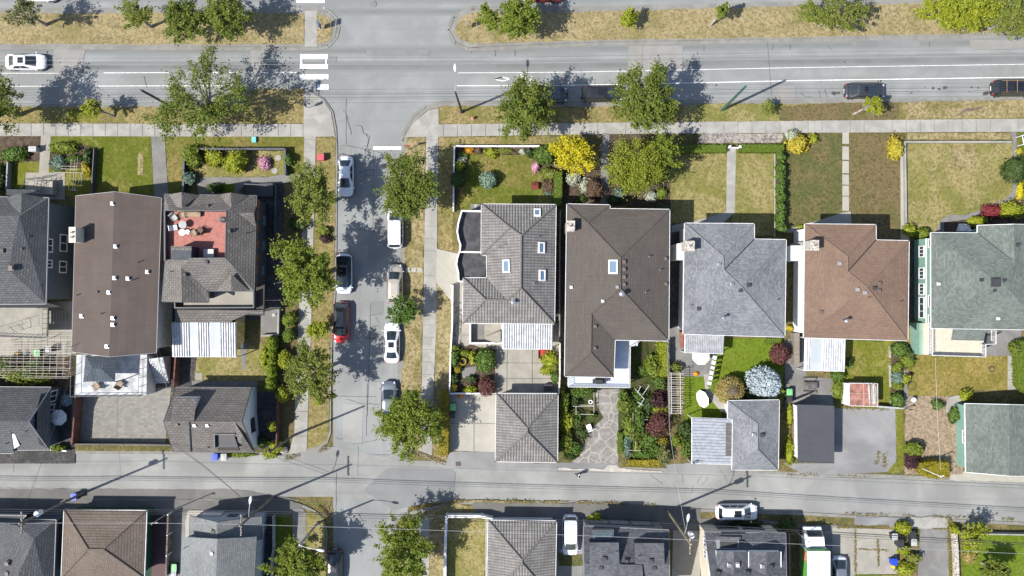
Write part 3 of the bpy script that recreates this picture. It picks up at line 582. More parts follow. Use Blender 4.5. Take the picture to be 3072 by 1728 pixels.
lawn('X3', [(1560, 205), (2576, 225), (3300, 225), (3300, 245), (1560, 235)], G_DRY, 'thin line of dry weeds along the lane edge', 6)
walk('X4', [(730, 490), (1080, 500), (1060, 1300), (730, 1300)], 'grey driveway with pale blue minivan', A_DRIVE, 4, 'driveway')
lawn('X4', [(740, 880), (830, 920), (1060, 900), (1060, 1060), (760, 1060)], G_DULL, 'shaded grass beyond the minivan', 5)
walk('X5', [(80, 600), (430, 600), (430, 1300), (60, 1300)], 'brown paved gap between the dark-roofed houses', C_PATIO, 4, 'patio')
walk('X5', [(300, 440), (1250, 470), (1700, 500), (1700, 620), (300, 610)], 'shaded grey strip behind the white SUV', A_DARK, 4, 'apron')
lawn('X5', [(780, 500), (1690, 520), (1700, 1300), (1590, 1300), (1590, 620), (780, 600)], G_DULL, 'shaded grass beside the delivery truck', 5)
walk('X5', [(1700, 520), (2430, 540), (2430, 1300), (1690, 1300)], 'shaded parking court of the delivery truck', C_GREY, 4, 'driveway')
walk('X6', [(100, 560), (930, 590), (940, 1160), (400, 1165), (100, 1300)], 'weathered concrete parking slabs with weeds', C_PATIO, 5, 'driveway')
walk('X6', [(1230, 580), (1590, 580), (1600, 1300), (1190, 1300)], 'stained concrete driveway at lower right', C_GREY, 5, 'driveway')
walk('X6', [(1100, 430), (1600, 430), (1590, 580), (1100, 580)], 'grey concrete crossing to the lane', C_WALK, 4, 'apron')
walk('X6', [(400, 420), (1100, 440), (1090, 560), (700, 560), (380, 520)], 'worn asphalt crossing to the lane', A_DRIVE, 4, 'apron')
lawn('X6', [(1600, 440), (1740, 560), (1660, 1300), (1590, 1300)], G_SUN, 'weedy grass strip by the stone wall')
lawn('X6', [(1770, 650), (2800, 660), (2800, 1300), (1770, 1300)], G_BRIGHT, 'bright green back lawn in the lower right corner')
lawn('X6', [(390, 1165), (950, 1170), (950, 1300), (390, 1300)], G_LUSH, 'green edge of grass below the parking slabs', 6)
# south-west
lawn('X2', [(1800, 380), (1850, 350), (1960, 400), (2030, 470), (2050, 560), (2050, 1300), (1780, 1300)], G_OLIVE, 'grass boulevard at the south-west corner')
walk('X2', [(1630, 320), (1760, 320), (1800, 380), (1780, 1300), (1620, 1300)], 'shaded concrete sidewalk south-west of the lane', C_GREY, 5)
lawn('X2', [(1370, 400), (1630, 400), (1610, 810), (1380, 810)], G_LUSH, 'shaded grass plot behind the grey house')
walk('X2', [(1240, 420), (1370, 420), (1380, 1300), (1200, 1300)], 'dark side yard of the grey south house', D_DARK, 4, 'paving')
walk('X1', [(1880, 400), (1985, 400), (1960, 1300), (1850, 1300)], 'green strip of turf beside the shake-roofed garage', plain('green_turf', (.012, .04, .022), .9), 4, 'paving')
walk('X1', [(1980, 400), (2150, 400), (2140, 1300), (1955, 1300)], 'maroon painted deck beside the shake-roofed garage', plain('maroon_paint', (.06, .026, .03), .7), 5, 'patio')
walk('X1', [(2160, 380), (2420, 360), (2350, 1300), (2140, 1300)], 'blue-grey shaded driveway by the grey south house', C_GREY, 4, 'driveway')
walk('X2', [(270, 345), (560, 345), (440, 470), (260, 1300), (200, 1300)], 'pale concrete apron beside the grey south house', C_LIGHT, 6, 'apron')

lawn('N', [(-2600, -160), (5600, -200), (5600, -4000), (-2600, -4000)], G_MED, 'dry grass beyond the northern lanes of the avenue', 1)
# ================================================================== houses
WHITE = plain('white_trim', (.62, .62, .62), .5, var=.1)
WHITEWALL = plain('white_stucco', (.64, .65, .66), .8, var=.05)
CREAM = plain('cream_wall', (.52, .47, .38), .8, var=.06)
BLUEWALL = plain('blue_grey_siding', (.060, .080, .105), .7, var=.06)
GREENWALL = plain('green_siding', (.155, .265, .215), .7, var=.05)
DKGREEN = plain('dark_green_wall', (.01, .06, .035), .7)
GREYWALL = plain('grey_stucco', (.16, .17, .18), .8)
DARKWALL = plain('charcoal_siding', (.035, .04, .05), .7)
BEIGEWALL = plain('beige_stucco', (.45, .42, .37), .8)
SLATEG = plain('dark_gutter', (.055, .06, .07), .5, var=.05)
GREYG = plain('grey_gutter', (.22, .22, .24), .5, var=.05)
METALV = plain('galvanised_metal', (.40, .40, .42), .35, .7, var=.08)
WHITEV = plain('white_vent_paint', (.45, .45, .45), .5)
DARKV = plain('dark_vent_plastic', (.035, .035, .038), .6)
BROWNV = plain('brown_vent_paint', (.11, .09, .08), .6)
BRICK = plain('chimney_brick', (.23, .16, .12), .9, var=.35, scale=7)
STONE = plain('chimney_stone', (.36, .33, .29), .9, var=.4, scale=6)
ORANGE = plain('orange_wood_panel', (.20, .075, .03), .6)
GLASS = glass(); SKYGL = glass('skylight_glass', (.10, .16, .22), .05)
R_A1 = shingle('slate_shingle', (.03, .031, .034), (.072, .076, .08), (.105, .108, .11), .27, .45, .025, .25, .7)
R_A2 = shingle('brown_asphalt_roll', (.058, .046, .040), (.080, .063, .055), (.090, .071, .062), .9, 2.4, .012, .35, .2)
R_A3 = shingle('taupe_shingle', (.045, .04, .036), (.115, .105, .096), (.16, .147, .137), .3, .5, .03, .25, .8)
R_B2 = shingle('dark_brown_shingle', (.042, .036, .031), (.076, .065, .057), (.09, .077, .067), .24, .9, .014, .18, .4)
R_B3 = shingle('mottled_grey_shingle', (.072, .077, .085), (.12, .126, .138), (.205, .21, .22), .17, .3, .012, .3, .4)
R_B4 = shingle('red_brown_shingle', (.085, .055, .040), (.145, .096, .070), (.18, .122, .090), .19, .35, .014, .22, .4)
R_B5 = shingle('mottled_green_shingle', (.058, .070, .061), (.090, .106, .094), (.15, .164, .148), .19, .34, .012, .35, .35)
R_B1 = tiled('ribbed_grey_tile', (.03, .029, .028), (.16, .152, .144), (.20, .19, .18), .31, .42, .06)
R_S2 = shingle('brown_shake', (.055, .045, .038), (.125, .098, .078), (.165, .135, .11), .30, .22, .03, .3, .9)
R_S3 = shingle('pale_grey_shingle', (.07, .073, .075), (.13, .136, .138), (.185, .19, .19), .2, .34, .015, .3, .5)
R_S5 = shingle('charcoal_shingle', (.03, .033, .04), (.062, .066, .074), (.115, .118, .128), .2, .34, .014, .35, .45)
TARF = plain('flat_tar_roof', (.042, .044, .05), .7, var=.12)
BLACKDK = plain('black_deck_membrane', (.035, .036, .04), .6, var=.35, scale=1.2)
ROOFH = []      # (screen polygon, plane, house)
class House: pass
def project(v): return (CX + S * v[0] * H / (H - v[2]), CY - S * v[1] * H / (H - v[2]))
def newell(vs):
    nx = ny = nz = 0
    for i in range(len(vs)):
        a, b = vs[i], vs[(i + 1) % len(vs)]
        nx += (a[1] - b[1]) * (a[2] + b[2]); ny += (a[2] - b[2]) * (a[0] + b[0]); nz += (a[0] - b[0]) * (a[1] + b[1])
    v = Vector((nx, ny, nz)); v.normalize(); return v
def roof_faces(V, faces):
    fs, uvs = [], []
    for f in faces:
        vs = [V[i] for i in f]; nn = newell(vs)
        if nn.z < 0: f = tuple(reversed(f)); vs = [V[i] for i in f]; nn = -nn
        e = Vector((0, 0, 1)).cross(nn)
        e = e.normalized() if e.length > 1e-3 else Vector((1, 0, 0))
        s = nn.cross(e)
        uvs.append([(Vector(v).dot(e), Vector(v).dot(s)) for v in vs]); fs.append(f)
    return fs, uvs
def house(name, label, cat, crop, pts, faces, roofm, gut=WHITE, wallm=WHITEWALL, inset=.45, wall_loop=None, gables=(), group=None, zbase=.0, wallz=None, flat=False):
    h = House(); keys = list(pts); V = []
    for k in keys:
        p = pts[k]; c = p[3] if len(p) > 3 else crop
        V.append(Q(c, p[0], p[1], p[2]))
    ix = {k: i for i, k in enumerate(keys)}
    F = [tuple(ix[k] for k in f) for f in faces]
    cx = sum(v[0] for v in V) / len(V); cy = sum(v[1] for v in V) / len(V)
    h.root = thing(name, label, cat, (cx, cy, zbase), group); h.V = V; h.ix = ix
    fs, uvs = roof_faces(V, F)
    h.roof = mk('roof', V, fs, roofm, h.root, uvs)
    for f in fs:
        vs = [V[i] for i in f]; nn = newell(vs); c0 = sum((Vector(v) for v in vs), Vector()) / len(vs)
        ROOFH.append(([project(v) for v in vs], nn, nn.dot(c0), h))
    # boundary edges
    cnt = {}
    for f in fs:
        for i in range(len(f)): cnt[(f[i], f[(i + 1) % len(f)])] = 1
    bd = [e for e in cnt if (e[1], e[0]) not in cnt]
    g = MB()
    for a, b in bd:
        A, B = Vector(V[a]), Vector(V[b]); d = Vector((B.x - A.x, B.y - A.y, 0))
        if d.length < .05: continue
        d.normalize(); o = Vector((d.y, -d.x, 0)) * .048
        g.add([A + (0, 0, -.17), B + (0, 0, -.17), B + o + Vector((0, 0, -.17)), A + o + Vector((0, 0, -.17)), A + Vector((0, 0, .02)), B + Vector((0, 0, .02)), B + o + Vector((0, 0, .02)), A + o + Vector((0, 0, .02))] if False else
              [tuple(A + Vector((0, 0, -.17))), tuple(B + Vector((0, 0, -.17))), tuple(B + o + Vector((0, 0, -.17))), tuple(A + o + Vector((0, 0, -.17))), tuple(A + Vector((0, 0, .025))), tuple(B + Vector((0, 0, .025))), tuple(B + o + Vector((0, 0, .025))), tuple(A + o + Vector((0, 0, .025)))],
              [(3, 2, 1, 0)[::-1], (4, 5, 6, 7)[::-1], (0, 1, 5, 4), (2, 3, 7, 6), (1, 2, 6, 5), (3, 0, 4, 7)])
    if gut: h.gutter = g.build('gutter', gut, h.roof)
    # walls
    loop = [ix[k] for k in wall_loop] if wall_loop else None
    if loop is None:
        nx = dict(bd); st = bd[0][0]; loop = [st]
        while nx.get(loop[-1]) is not None and nx[loop[-1]] != st and len(loop) < 60: loop.append(nx[loop[-1]])
    pl = [V[i] for i in loop]
    poly = [(v[0], v[1]) for v in pl]
    a = sum(poly[i][0] * poly[(i + 1) % len(poly)][1] - poly[(i + 1) % len(poly)][0] * poly[i][1] for i in range(len(poly)))
    if a < 0: poly = poly[::-1]; pl = pl[::-1]
    w = ins(poly, inset) if inset else poly
    h.wall = w; zt = wallz or (min(v[2] for v in pl) - .02)
    mb = MB(); mb.prism(w, 0, zt)
    for gtri in gables:
        vs = [V[ix[k]] for k in gtri]; c0 = sum((Vector(v) for v in vs), Vector()) / len(vs)
        dirc = Vector((cx - c0.x, cy - c0.y, 0)).normalized() * max(.02, inset)
        q = [Vector(v) + dirc * (1 if v[2] > zt + .2 else 1) - Vector((0, 0, .06)) for v in vs]
        mb.add([tuple(x) for x in q], [tuple(range(len(q)))])
    h.wallo = mb.build('wall', wallm, h.root); h.zt = zt
    return h
def window(h, i, t, z, w, hh, frame=WHITE, pane=GLASS, name='window', parent=None, label=None, mull=1):
    a = Vector(h.wall[i] + (0,)); b = Vector(h.wall[(i + 1) % len(h.wall)] + (0,)); d = (b - a).normalized(); o = Vector((d.y, -d.x, 0))
    c = a + (b - a) * t
    def bx(mb, u0, u1, z0, z1, d0, d1):
        ps = [c + d * u0 + o * d0, c + d * u1 + o * d0, c + d * u1 + o * d1, c + d * u0 + o * d1]
        mb.add([(p.x, p.y, zz) for zz in (z0, z1) for p in ps], [(3, 2, 1, 0), (4, 5, 6, 7), (0, 1, 5, 4), (1, 2, 6, 5), (2, 3, 7, 6), (3, 0, 4, 7)])
    f = MB(); e = .11
    bx(f, -w / 2, w / 2, z - hh / 2, z - hh / 2 + e, -.02, .09); bx(f, -w / 2, w / 2, z + hh / 2 - e, z + hh / 2, -.02, .09)
    for u in [-w / 2, w / 2 - e] + [(-w / 2 + (k + 1) * w / (mull + 1)) - .035 for k in range(mull)]:
        bx(f, u, u + (e if abs(abs(u) - w / 2) < .15 else .07), z - hh / 2 + e, z + hh / 2 - e, -.02, .088)
    fo = f.build(name, frame, parent or h.root)
    if label: fo['label'] = label
    p = MB(); bx(p, -w / 2 + e, w / 2 - e, z - hh / 2 + e, z + hh / 2 - e, -.01, .03); p.build('pane', pane, fo); return fo
def inpoly(x, y, poly):
    r = False; j = len(poly) - 1
    for i in range(len(poly)):
        if (poly[i][1] > y) != (poly[j][1] > y) and x < (poly[j][0] - poly[i][0]) * (y - poly[i][1]) / (poly[j][1] - poly[i][1] + 1e-9) + poly[i][0]: r = not r
        j = i
    return r
def on_roof(c, x, y):
    px, py = n(c, x, y); best = None
    X, Y = (px - CX) / S, (CY - py) / S
    for poly, nn, d, h in ROOFH:
        if inpoly(px, py, poly):
            den = nn.z - (nn.x * X + nn.y * Y) / H; hh = (d - nn.x * X - nn.y * Y) / den
            if best is None or hh > best[0]: best = (hh, h, nn)
    if best is None:
        return None
    hh, h, nn = best; return Vector(P(px, py, hh)), h, nn
def vent(c, x, y, kind='white', s=.34):
    r = on_roof(c, x, y)
    if r is None: print('vent off roof', c, x, y); return
    p, h, nn = r; b = MB()
    m = {'white': WHITEV, 'dark': DARKV, 'brown': BROWNV, 'metal': METALV, 'grey': GREYG}[kind]
    b.box(p.x - s * .7, p.y - s * .7, p.z - .12, p.x + s * .7, p.y + s * .7, p.z + .06); b.box(p.x - s / 2, p.y - s / 2, p.z + .06, p.x + s / 2, p.y + s / 2, p.z + .24)
    b.build('roof_vent', m, h.roof)
def pipe(c, x, y, hh=.5, r=.06, kind='dark', cap=False):
    q = on_roof(c, x, y)
    if q is None: print('pipe off roof', c, x, y); return
    p, h, nn = q; b = MB(); b.bar(p - Vector((0, 0, .1)), p + Vector((0, 0, hh)), r, None, 8)
    if cap: b.lathe((p.x, p.y, p.z + hh), [(r * 1.9, 0), (r * 2, .05), (.03, .2)], 10)
    b.build('vent_pipe', {'dark': DARKV, 'white': WHITEV, 'metal': METALV, 'brown': BROWNV}[kind], h.roof)
def skylight(c, x, y, w, l, turn=False):
    q = on_roof(c, x, y)
    if q is None: print('sky off roof', c, x, y); return
    p, h, nn = q; e = Vector((0, 0, 1)).cross(nn).normalized(); s = nn.cross(e)
    if abs(e.x) < .7: w, l = l, w
    f = MB(); o = .14
    def slab_(mb, u0, u1, v0, v1, z0, z1):
        vs = []
        for zz in (z0, z1):
            for u, v in ((u0, v0), (u1, v0), (u1, v1), (u0, v1)): vs.append(tuple(p + e * u + s * v + nn * zz))
        mb.add(vs, [(3, 2, 1, 0), (4, 5, 6, 7), (0, 1, 5, 4), (1, 2, 6, 5), (2, 3, 7, 6), (3, 0, 4, 7)])
    slab_(f, -w / 2, w / 2, -l / 2, -l / 2 + o, -.05, .2); slab_(f, -w / 2, w / 2, l / 2 - o, l / 2, -.05, .2)
    slab_(f, -w / 2, -w / 2 + o, -l / 2 + o, l / 2 - o, -.05, .198); slab_(f, w / 2 - o, w / 2, -l / 2 + o, l / 2 - o, -.05, .198)
    fo = f.build('skylight', WHITE, h.roof)
    g_ = MB(); slab_(g_, -w / 2 + o, w / 2 - o, -l / 2 + o, l / 2 - o, 0, .14); g_.build('pane', SKYGL, h.roof)
def chimney(h, c, x, y, w, l, top, mat=STONE, base=0.0, pots=1, cap=True):
    p = Q(c, x, y, top); b = MB(); b.box(p[0] - w / 2, p[1] - l / 2, base, p[0] + w / 2, p[1] + l / 2, top - .12)
    b.box(p[0] - w / 2 - .05, p[1] - l / 2 - .05, top - .12, p[0] + w / 2 + .05, p[1] + l / 2 + .05, top)
    for i in range(pots): b.lathe((p[0], p[1] + (i - (pots - 1) / 2) * .5, top), [(.14, 0), (.12, .28), (.09, .28), (.09, .05)], 10)
    return b.build('chimney', mat, h.roof)
def quadroof(h, c, pts, mat, thick=.1, name='roof_panel', parent=None):
    V = [Q(c, *p) for p in pts]; fs, uvs = roof_faces(V, [tuple(range(len(V)))])
    o = mk(name, V, fs, mat, parent or h.root, uvs)
    vs = [V[i] for i in fs[0]]; nn = newell(vs); c0 = sum((Vector(v) for v in vs), Vector()) / len(vs)
    ROOFH.append(([project(v) for v in vs], nn, nn.dot(c0), h))
    return o
def corr(h, c, q, z, nrib, mat, name='patio_cover', parent=None, dz=.0, amp=.035, skips=(), posts=True, pm=None):
    """corrugated sheet; q = four corners (top-left, top-right, bottom-right, bottom-left); ribs run down the image"""
    A, B, C, D = [Vector(Q(c, *p, z)) for p in q]; C.z += dz; D.z += dz
    vs, fs, mi = [], [], []; k = nrib * 2
    def pt(u, v, e):
        a = A.lerp(B, u); d = D.lerp(C, u); r = a.lerp(d, v); r.z += e; return tuple(r)
    for i in range(k):
        u0, u1 = i / k, (i + 1) / k; mid = (u0 + u1) / 2
        fl = any(s0 <= mid <= s1 for s0, s1 in skips)
        e0 = amp if i % 2 == 0 else 0
        ua, ub = u0 + (.34 / k), u1 - (.34 / k); e = 0 if fl else (amp if i % 2 else 0)
        b = len(vs); vs += [pt(u0, 0, 0), pt(ua, 0, e), pt(ub, 0, e), pt(u1, 0, 0), pt(u0, 1, 0), pt(ua, 1, e), pt(ub, 1, e), pt(u1, 1, 0)]
        fs += [(b + j + 4, b + j + 5, b + j + 1, b + j) for j in range(3)]; mi += [1 if fl else 0] * 3
    o = mk(name, vs, fs, None, parent or h.root, mats=[mat, pm or CLEARP], mi=mi)
    b = MB()
    for X, Y in ((A, B), (B, C), (C, D), (D, A)):
        b.bar(X - Vector((0, 0, .06)), Y - Vector((0, 0, .06)), .05, None, 4)
    if posts:
        for X in (A, B, C, D): b.bar((X.x, X.y, .1), (X.x, X.y, X.z - .05), .06, None, 6)
    b.build('frame', WHITE, o); return o
CLEARP = clear('translucent_panel', (.55, .6, .64), .55)
WHITEM = plain('white_sheet_metal', (.43, .44, .46), .4, .0, var=.14)
GALV = plain('pale_sheet_metal', (.26, .27, .285), .5, .0, var=.14)
BLUEM = plain('blue_grey_metal', (.13, .155, .19), .45, .2, var=.06)
def rail(parent, c, pts, z0, hh, mat, gap=1.2, name='railing', glassm=None, r=.03):
    b = MB(); P3 = [Vector(Q(c, x, y, z0)) for x, y in pts]
    for i in range(len(P3) - 1):
        a, d = P3[i], P3[i + 1]; L = (d - a).length; k = max(1, round(L / gap))
        b.bar(a + Vector((0, 0, hh)), d + Vector((0, 0, hh)), r, None, 6); b.bar(a + Vector((0, 0, .12)), d + Vector((0, 0, .12)), r * .7, None, 4)
        for j in range(k + 1):
            p = a.lerp(d, j / k); b.bar(p, p + Vector((0, 0, hh)), r, None, 5)
    return b.build(name, mat, parent)
def parapet(parent, c, pts, z0, z1, w, mat, name='parapet', closed=False):
    """low wall following points (image position of its top)"""
    b = MB(); P3 = [Vector(Q(c, x, y, z1)) for x, y in pts]
    if closed: P3.append(P3[0])
    for i in range(len(P3) - 1):
        a, d = P3[i], P3[i + 1]; t = (d - a).normalized()
        cc = (a + d) / 2; b.obox((cc.x, cc.y), (t.x, t.y), (d - a).length / 2 + w * .25, w / 2, z0, z1 - .003 * (i % 2))
    return b.build(name, mat, parent)
def block(parent, c, pts, z0, z1, mat, name):
    return MB().prism([Q(c, x, y, z1)[:2] for x, y in pts], z0, z1).build(name, mat, parent)

# ---- brown-roofed long house
h = house('house', 'long house with a plain low brown gable roof dotted with white vents', 'house', 'U1',
  dict(nw=(735, 605, 5.3), na=(1105, 565, 6.5), ne=(1560, 625, 5.3), se=(1510, 2118, 5.3), sa=(1055, 2158, 6.5), sw=(695, 2108, 5.3)),
  [('nw', 'sw', 'sa', 'na'), ('na', 'sa', 'se', 'ne')], R_A2, GREYG, BEIGEWALL, .4); HA2 = h
for x, y in ((1087, 678), (1118, 1092), (1425, 1338), (1108, 1397), (1237, 1402), (1053, 1536), (790, 1765), (1092, 1785), (1092, 1848), (1035, 2057)): vent('U1', x, y, 'metal', .3)
vent('U1', 945, 1532, 'dark', .2)
for x, y in ((1340, 1245), (1290, 1415), (755, 1562), (985, 1742)): pipe('U1', x, y, .6, .05, 'brown')
chimney(h, 'U1', 697, 980, .62, 1.55, 7.6, CREAM, 0, 2)
pipe('U1', 705, 2055, 1.4, .03, 'dark')
# rear terrace with gazebo
DECKM = plain('pale_deck_coating', (.34, .35, .36), .7, var=.2, scale=1.2)
block(h.root, 'V1', [(740, 850), (1420, 850), (1415, 1240), (720, 1245)], 0, 2.6, DECKM, 'terrace')
rail(h.root, 'V1', [(1500, 862), (1385, 895), (1370, 1240), (722, 1245), (730, 850)], 2.6, 1.0, SLATEG, 1.1)
b = MB()
for i in range(11):
    t = i / 11; p = [Q('V1', 1440 + 60 * t, 905 + 230 * t, 2.5 - 2.3 * t), Q('V1', 1575 + 60 * t, 890 + 240 * t, 2.5 - 2.3 * t)]
    a, d = Vector(p[0]), Vector(p[1]); u = (d - a).normalized(); cc = (a + d) / 2
    b.obox((cc.x, cc.y), (u.x, u.y), (d - a).length / 2, .17, .05, a.z)
b.build('outside_stair', DECKM, h.root)
rail(h.root, 'V1', [(1535, 790), (1570, 900), (1650, 1165)], 1.6, 1.0, SLATEG, .8)
g = thing('gazebo', 'gazebo with a blue-grey metal hip roof on the pale terrace', 'gazebo', Q('V1', 962, 990, 2.6))
V = [Q('V1', x, y, z) for x, y, z in ((825, 862, 4.9), (1125, 862, 4.9), (1112, 1112, 4.9), (805, 1110, 4.9), (895, 985, 5.6), (975, 985, 5.6))]
fs, uvs = roof_faces(V, [(0, 1, 5, 4), (1, 2, 5), (2, 3, 4, 5), (3, 0, 4)])
R_MET = tiled('ribbed_blue_metal', (.035, .042, .052), (.052, .064, .08), (.06, .073, .09), .34, 9.0, .02)
mk('roof', V, fs, R_MET, g, uvs)
for v in V[:4]:
    MB().bar((v[0], v[1], 2.6), (v[0], v[1], 4.9), .06, None, 6).build('post', SLATEG, g)
# ---- blue house
h = house('house', 'blue-grey sided house with dark slate shingle hip roof at the left edge', 'house', 'U1',
  dict(ne=(470, 622, 6.5), se=(442, 1648, 6.5), sw=(-900, 1660, 6.5), nw=(-900, 600, 6.5), r0=(-500, 790, 8.6), r1=(185, 800, 8.6), r2=(75, 1310, 8.6), r3=(-500, 1310, 8.6)),
  [('nw', 'ne', 'r1', 'r0'), ('ne', 'se', 'r2', 'r1'), ('se', 'sw', 'r3', 'r2'), ('sw', 'nw', 'r0', 'r3'), ('r0', 'r1', 'r2', 'r3')], R_A1, GREYG, BLUEWALL, .45); HA1 = h
quadroof(h, 'U1', [(62, 615, 6.6), (208, 580, 7.7), (190, 800, 8.3), (120, 720, 7.6)], R_A1)
quadroof(h, 'U1', [(208, 580, 7.7), (420, 625, 6.55), (205, 760, 8.25), (190, 800, 8.3)], R_A1)
quadroof(h, 'U1', [(60, 540, 5.8), (340, 545, 5.8), (340, 600, 6.3), (60, 600, 6.3)], R_A1, name='porch_roof')
for x, y in ((280, 998), (215, 1115)): vent('U1', x, y, 'dark', .2)
vent('U1', 110, 1300, 'brown', .42); vent('U1', 25, 1135, 'dark', .42)
wi = max(range(len(h.wall)), key=lambda i: h.wall[i][0] + h.wall[(i + 1) % len(h.wall)][0])
for t, z, w, hh in ((.345, 2.35, 1.35, 1.6), (.60, 2.35, 1.95, 1.6), (.37, 5.3, .9, 1.3), (.56, 5.3, 1.5, 1.3)):
    window(h, wi, t, z, w, hh, WHITE)
# rear deck, stairs
block(h.root, 'V1', [(-300, 390), (460, 395), (455, 680), (-300, 690)], 2.5, 2.75, C_PATIO, 'rear_deck')
block(h.root, 'V1', [(-300, 345), (460, 350), (590, 385), (460, 398), (-300, 395)], 2.75, 3.1, R_A1, 'skirt_roof')
rail(h.root, 'V1', [(400, 395), (460, 410), (455, 685), (-200, 660)], 2.75, 1.0, SLATEG, .5, r=.025)
b = MB()
for i in range(6):
    t = i / 6; a = Vector(Q('V1', 480 + 28 * i, 540, 2.6 - 2.3 * t)); b.box(a.x - .14, a.y - .1, a.z - .05, a.x + .14, a.y + 1.3, a.z)
b.build('outside_stair', C_PATIO, h.root)
b = MB()
for i in range(7):
    a = Vector(Q('U1', 280 + 35 * i, 590, .2 + .16 * i)); b.box(a.x - .2, a.y, .1, a.x + .2, a.y + 1.5, a.z)
b.build('front_stair', C_LIGHT, h.root)
rail(h.root, 'U1', [(245, 540), (290, 450), (415, 435), (390, 590)], .9, 1.0, SLATEG, .35, r=.025)
rail(h.root, 'U1', [(460, 455), (390, 600)], .9, 1.0, SLATEG, .35, r=.025)
# ---- dark grey house with roof deck
e, r = 6.0, 8.2
h = house('house', 'dark grey corner house with taupe shingle roof and red rooftop terrace', 'house', 'U2',
  dict(nw=(300, 588, e), ne=(1190, 602, e), se=(1165, 1523, e), s3=(725, 1523, e), s2=(725, 1632, e), sw=(278, 1625, e), dnw=(345, 742, 7.2), dne=(900, 745, 8.0), dse=(890, 1205, 8.0), dsm=(560, 1208, 8.0), dsw=(310, 1225, 6.3), ap=(462, 1290, 7.6), as_=(468, 1630, 7.6), v=(715, 1515, 6.15), dw=(300, 745, 6.1)),
  [('nw', 'ne', 'dne', 'dnw', 'dw'), ('ne', 'se', 'dse', 'dne'), ('dse', 'se', 's3', 'v', 'ap', 'dsm'), ('ap', 'v', 's3', 's2', 'as_'), ('dsw', 'dsm', 'ap', 'as_', 'sw')], R_A3, SLATEG, DARKWALL, .4,
  wall_loop=('nw', 'ne', 'se', 's3', 's2', 'sw'), wallz=5.4); HA3 = h
TERR = plain('red_terrace_coating', (.27, .10, .08), .7, var=.12, scale=3)
REDD = plain('red_terrace_shade', (.30, .095, .07), .7)
block(h.root, 'U2', [(300, 742), (900, 745), (890, 1210), (560, 1205), (310, 1225)], 5.3, 5.75, TERR, 'terrace')
parapet(h.root, 'U2', [(302, 1225), (300, 742), (900, 745), (890, 1205), (560, 1205)], 5.7, 6.6, .16, SLATEG)
block(h.root, 'U2', [(372, 1092), (560, 1095), (558, 1222), (368, 1222)], 5.7, 7.9, DARKWALL, 'stair_head')
quadroof(h, 'U2', [(362, 1088, 8.0), (562, 1092, 8.0), (560, 1225, 7.7), (364, 1225, 7.7)], R_A3, name='stair_head_roof')
for (x0, xp, x1, yb, yp) in ((345, 465, 640, 740, 568), (840, 940, 1115, 735, 572)):   # small front gables
    quadroof(h, 'U2', [(x0, 590, 6.05), (xp, yp, 7.3), (xp + 5, yb - 20, 7.6), (x0 + 70, yb - 30, 7.1)], R_A3, name='gable_roof')
    quadroof(h, 'U2', [(xp, yp, 7.3), (x1, 600, 6.05), (xp + 5, yb - 20, 7.6)], R_A3, name='gable_roof')
quadroof(h, 'U2', [(1010, 768, 7.55), (1165, 770, 7.3), (1188, 700, 6.1)], R_A3, name='gable_roof')
quadroof(h, 'U2', [(1010, 768, 7.55), (1182, 905, 6.1), (1165, 770, 7.3)], R_A3, name='gable_roof')
quadroof(h, 'U2', [(945, 1358, 7.75), (1120, 1520, 6.2), (945, 1522, 7.3)], R_A3, name='gable_roof')
quadroof(h, 'U2', [(945, 1358, 7.75), (945, 1522, 7.3), (800, 1522, 6.2)], R_A3, name='gable_roof')
for x, y, k_ in ((720, 708, 'dark'), (710, 1240, 'dark'), (500, 1365, 'dark'), (930, 942, 'dark')): vent('U2', x, y, k_, .3)
for x, y in ((1105, 962), (378, 1335)): pipe('U2', x, y, .6, .05)
wi = max(range(len(h.wall)), key=lambda i: h.wall[i][0] + h.wall[(i + 1) % len(h.wall)][0])
for t in (.12, .27, .43, .60, .76, .9):
    window(h, wi, t, 4.35, 1.2, 1.4, SLATEG, SKYGL); 
    a = Vector(h.wall[wi] + (0,)); b_ = Vector(h.wall[(wi + 1) % len(h.wall)] + (0,)); d = (b_ - a).normalized(); c0 = a + (b_ - a) * min(.97, t + .075)
    MB().obox((c0.x + .03, c0.y), (d.x, d.y), .45, .05, 3.6, 5.1).build('wood_panel', ORANGE, h.root)
for t in (.2, .5, .8): window(h, wi, t, 1.6, 1.3, 1.5, SLATEG, SKYGL)
block(h.root, 'V2', [(1185, 170), (1268, 170), (1262, 470), (960, 465), (955, 430), (1185, 425)], 2.9, 3.1, R_A3, 'pent_roof')
block(h.root, 'V2', [(490, 245), (1160, 240), (1155, 395), (485, 395)], 2.8, 3.3, C_PATIO, 'rear_balcony')
parapet(h.root, 'V2', [(1160, 240), (1160, 395), (400, 398), (398, 350)], 3.2, 4.1, .14, SLATEG)
quadroof(h, 'V2', [(402, 415, 3.5), (1190, 420, 3.5), (955, 520, 3.0), (945, 535, 3.0), (400, 535, 3.0)], R_A3, name='pent_roof')
quadroof(h, 'V2', [(950, 425, 3.4), (1255, 420, 3.4), (1258, 468, 3.0), (955, 465, 3.0)], R_A3, name='pent_roof')
corr(h, 'V2', [(372, 540), (990, 542), (988, 873), (372, 870)], 2.9, 26, WHITEM, 'patio_cover', None, -.25, .14, ((.265, .41), (.6, .745)))
b = MB()
for i in range(9):
    a = Vector(Q('U2', 1110 + 28 * i, 560, .2 + .13 * i)); b.box(a.x - .17, a.y - .6, .1, a.x + .17, a.y + .9, a.z + .1)
b.build('front_stair', DARKWALL, h.root)
parapet(h.root, 'U2', [(1070, 490), (1370, 500), (1365, 1010)], .1, 1.1, .12, SLATEG, 'side_railing')
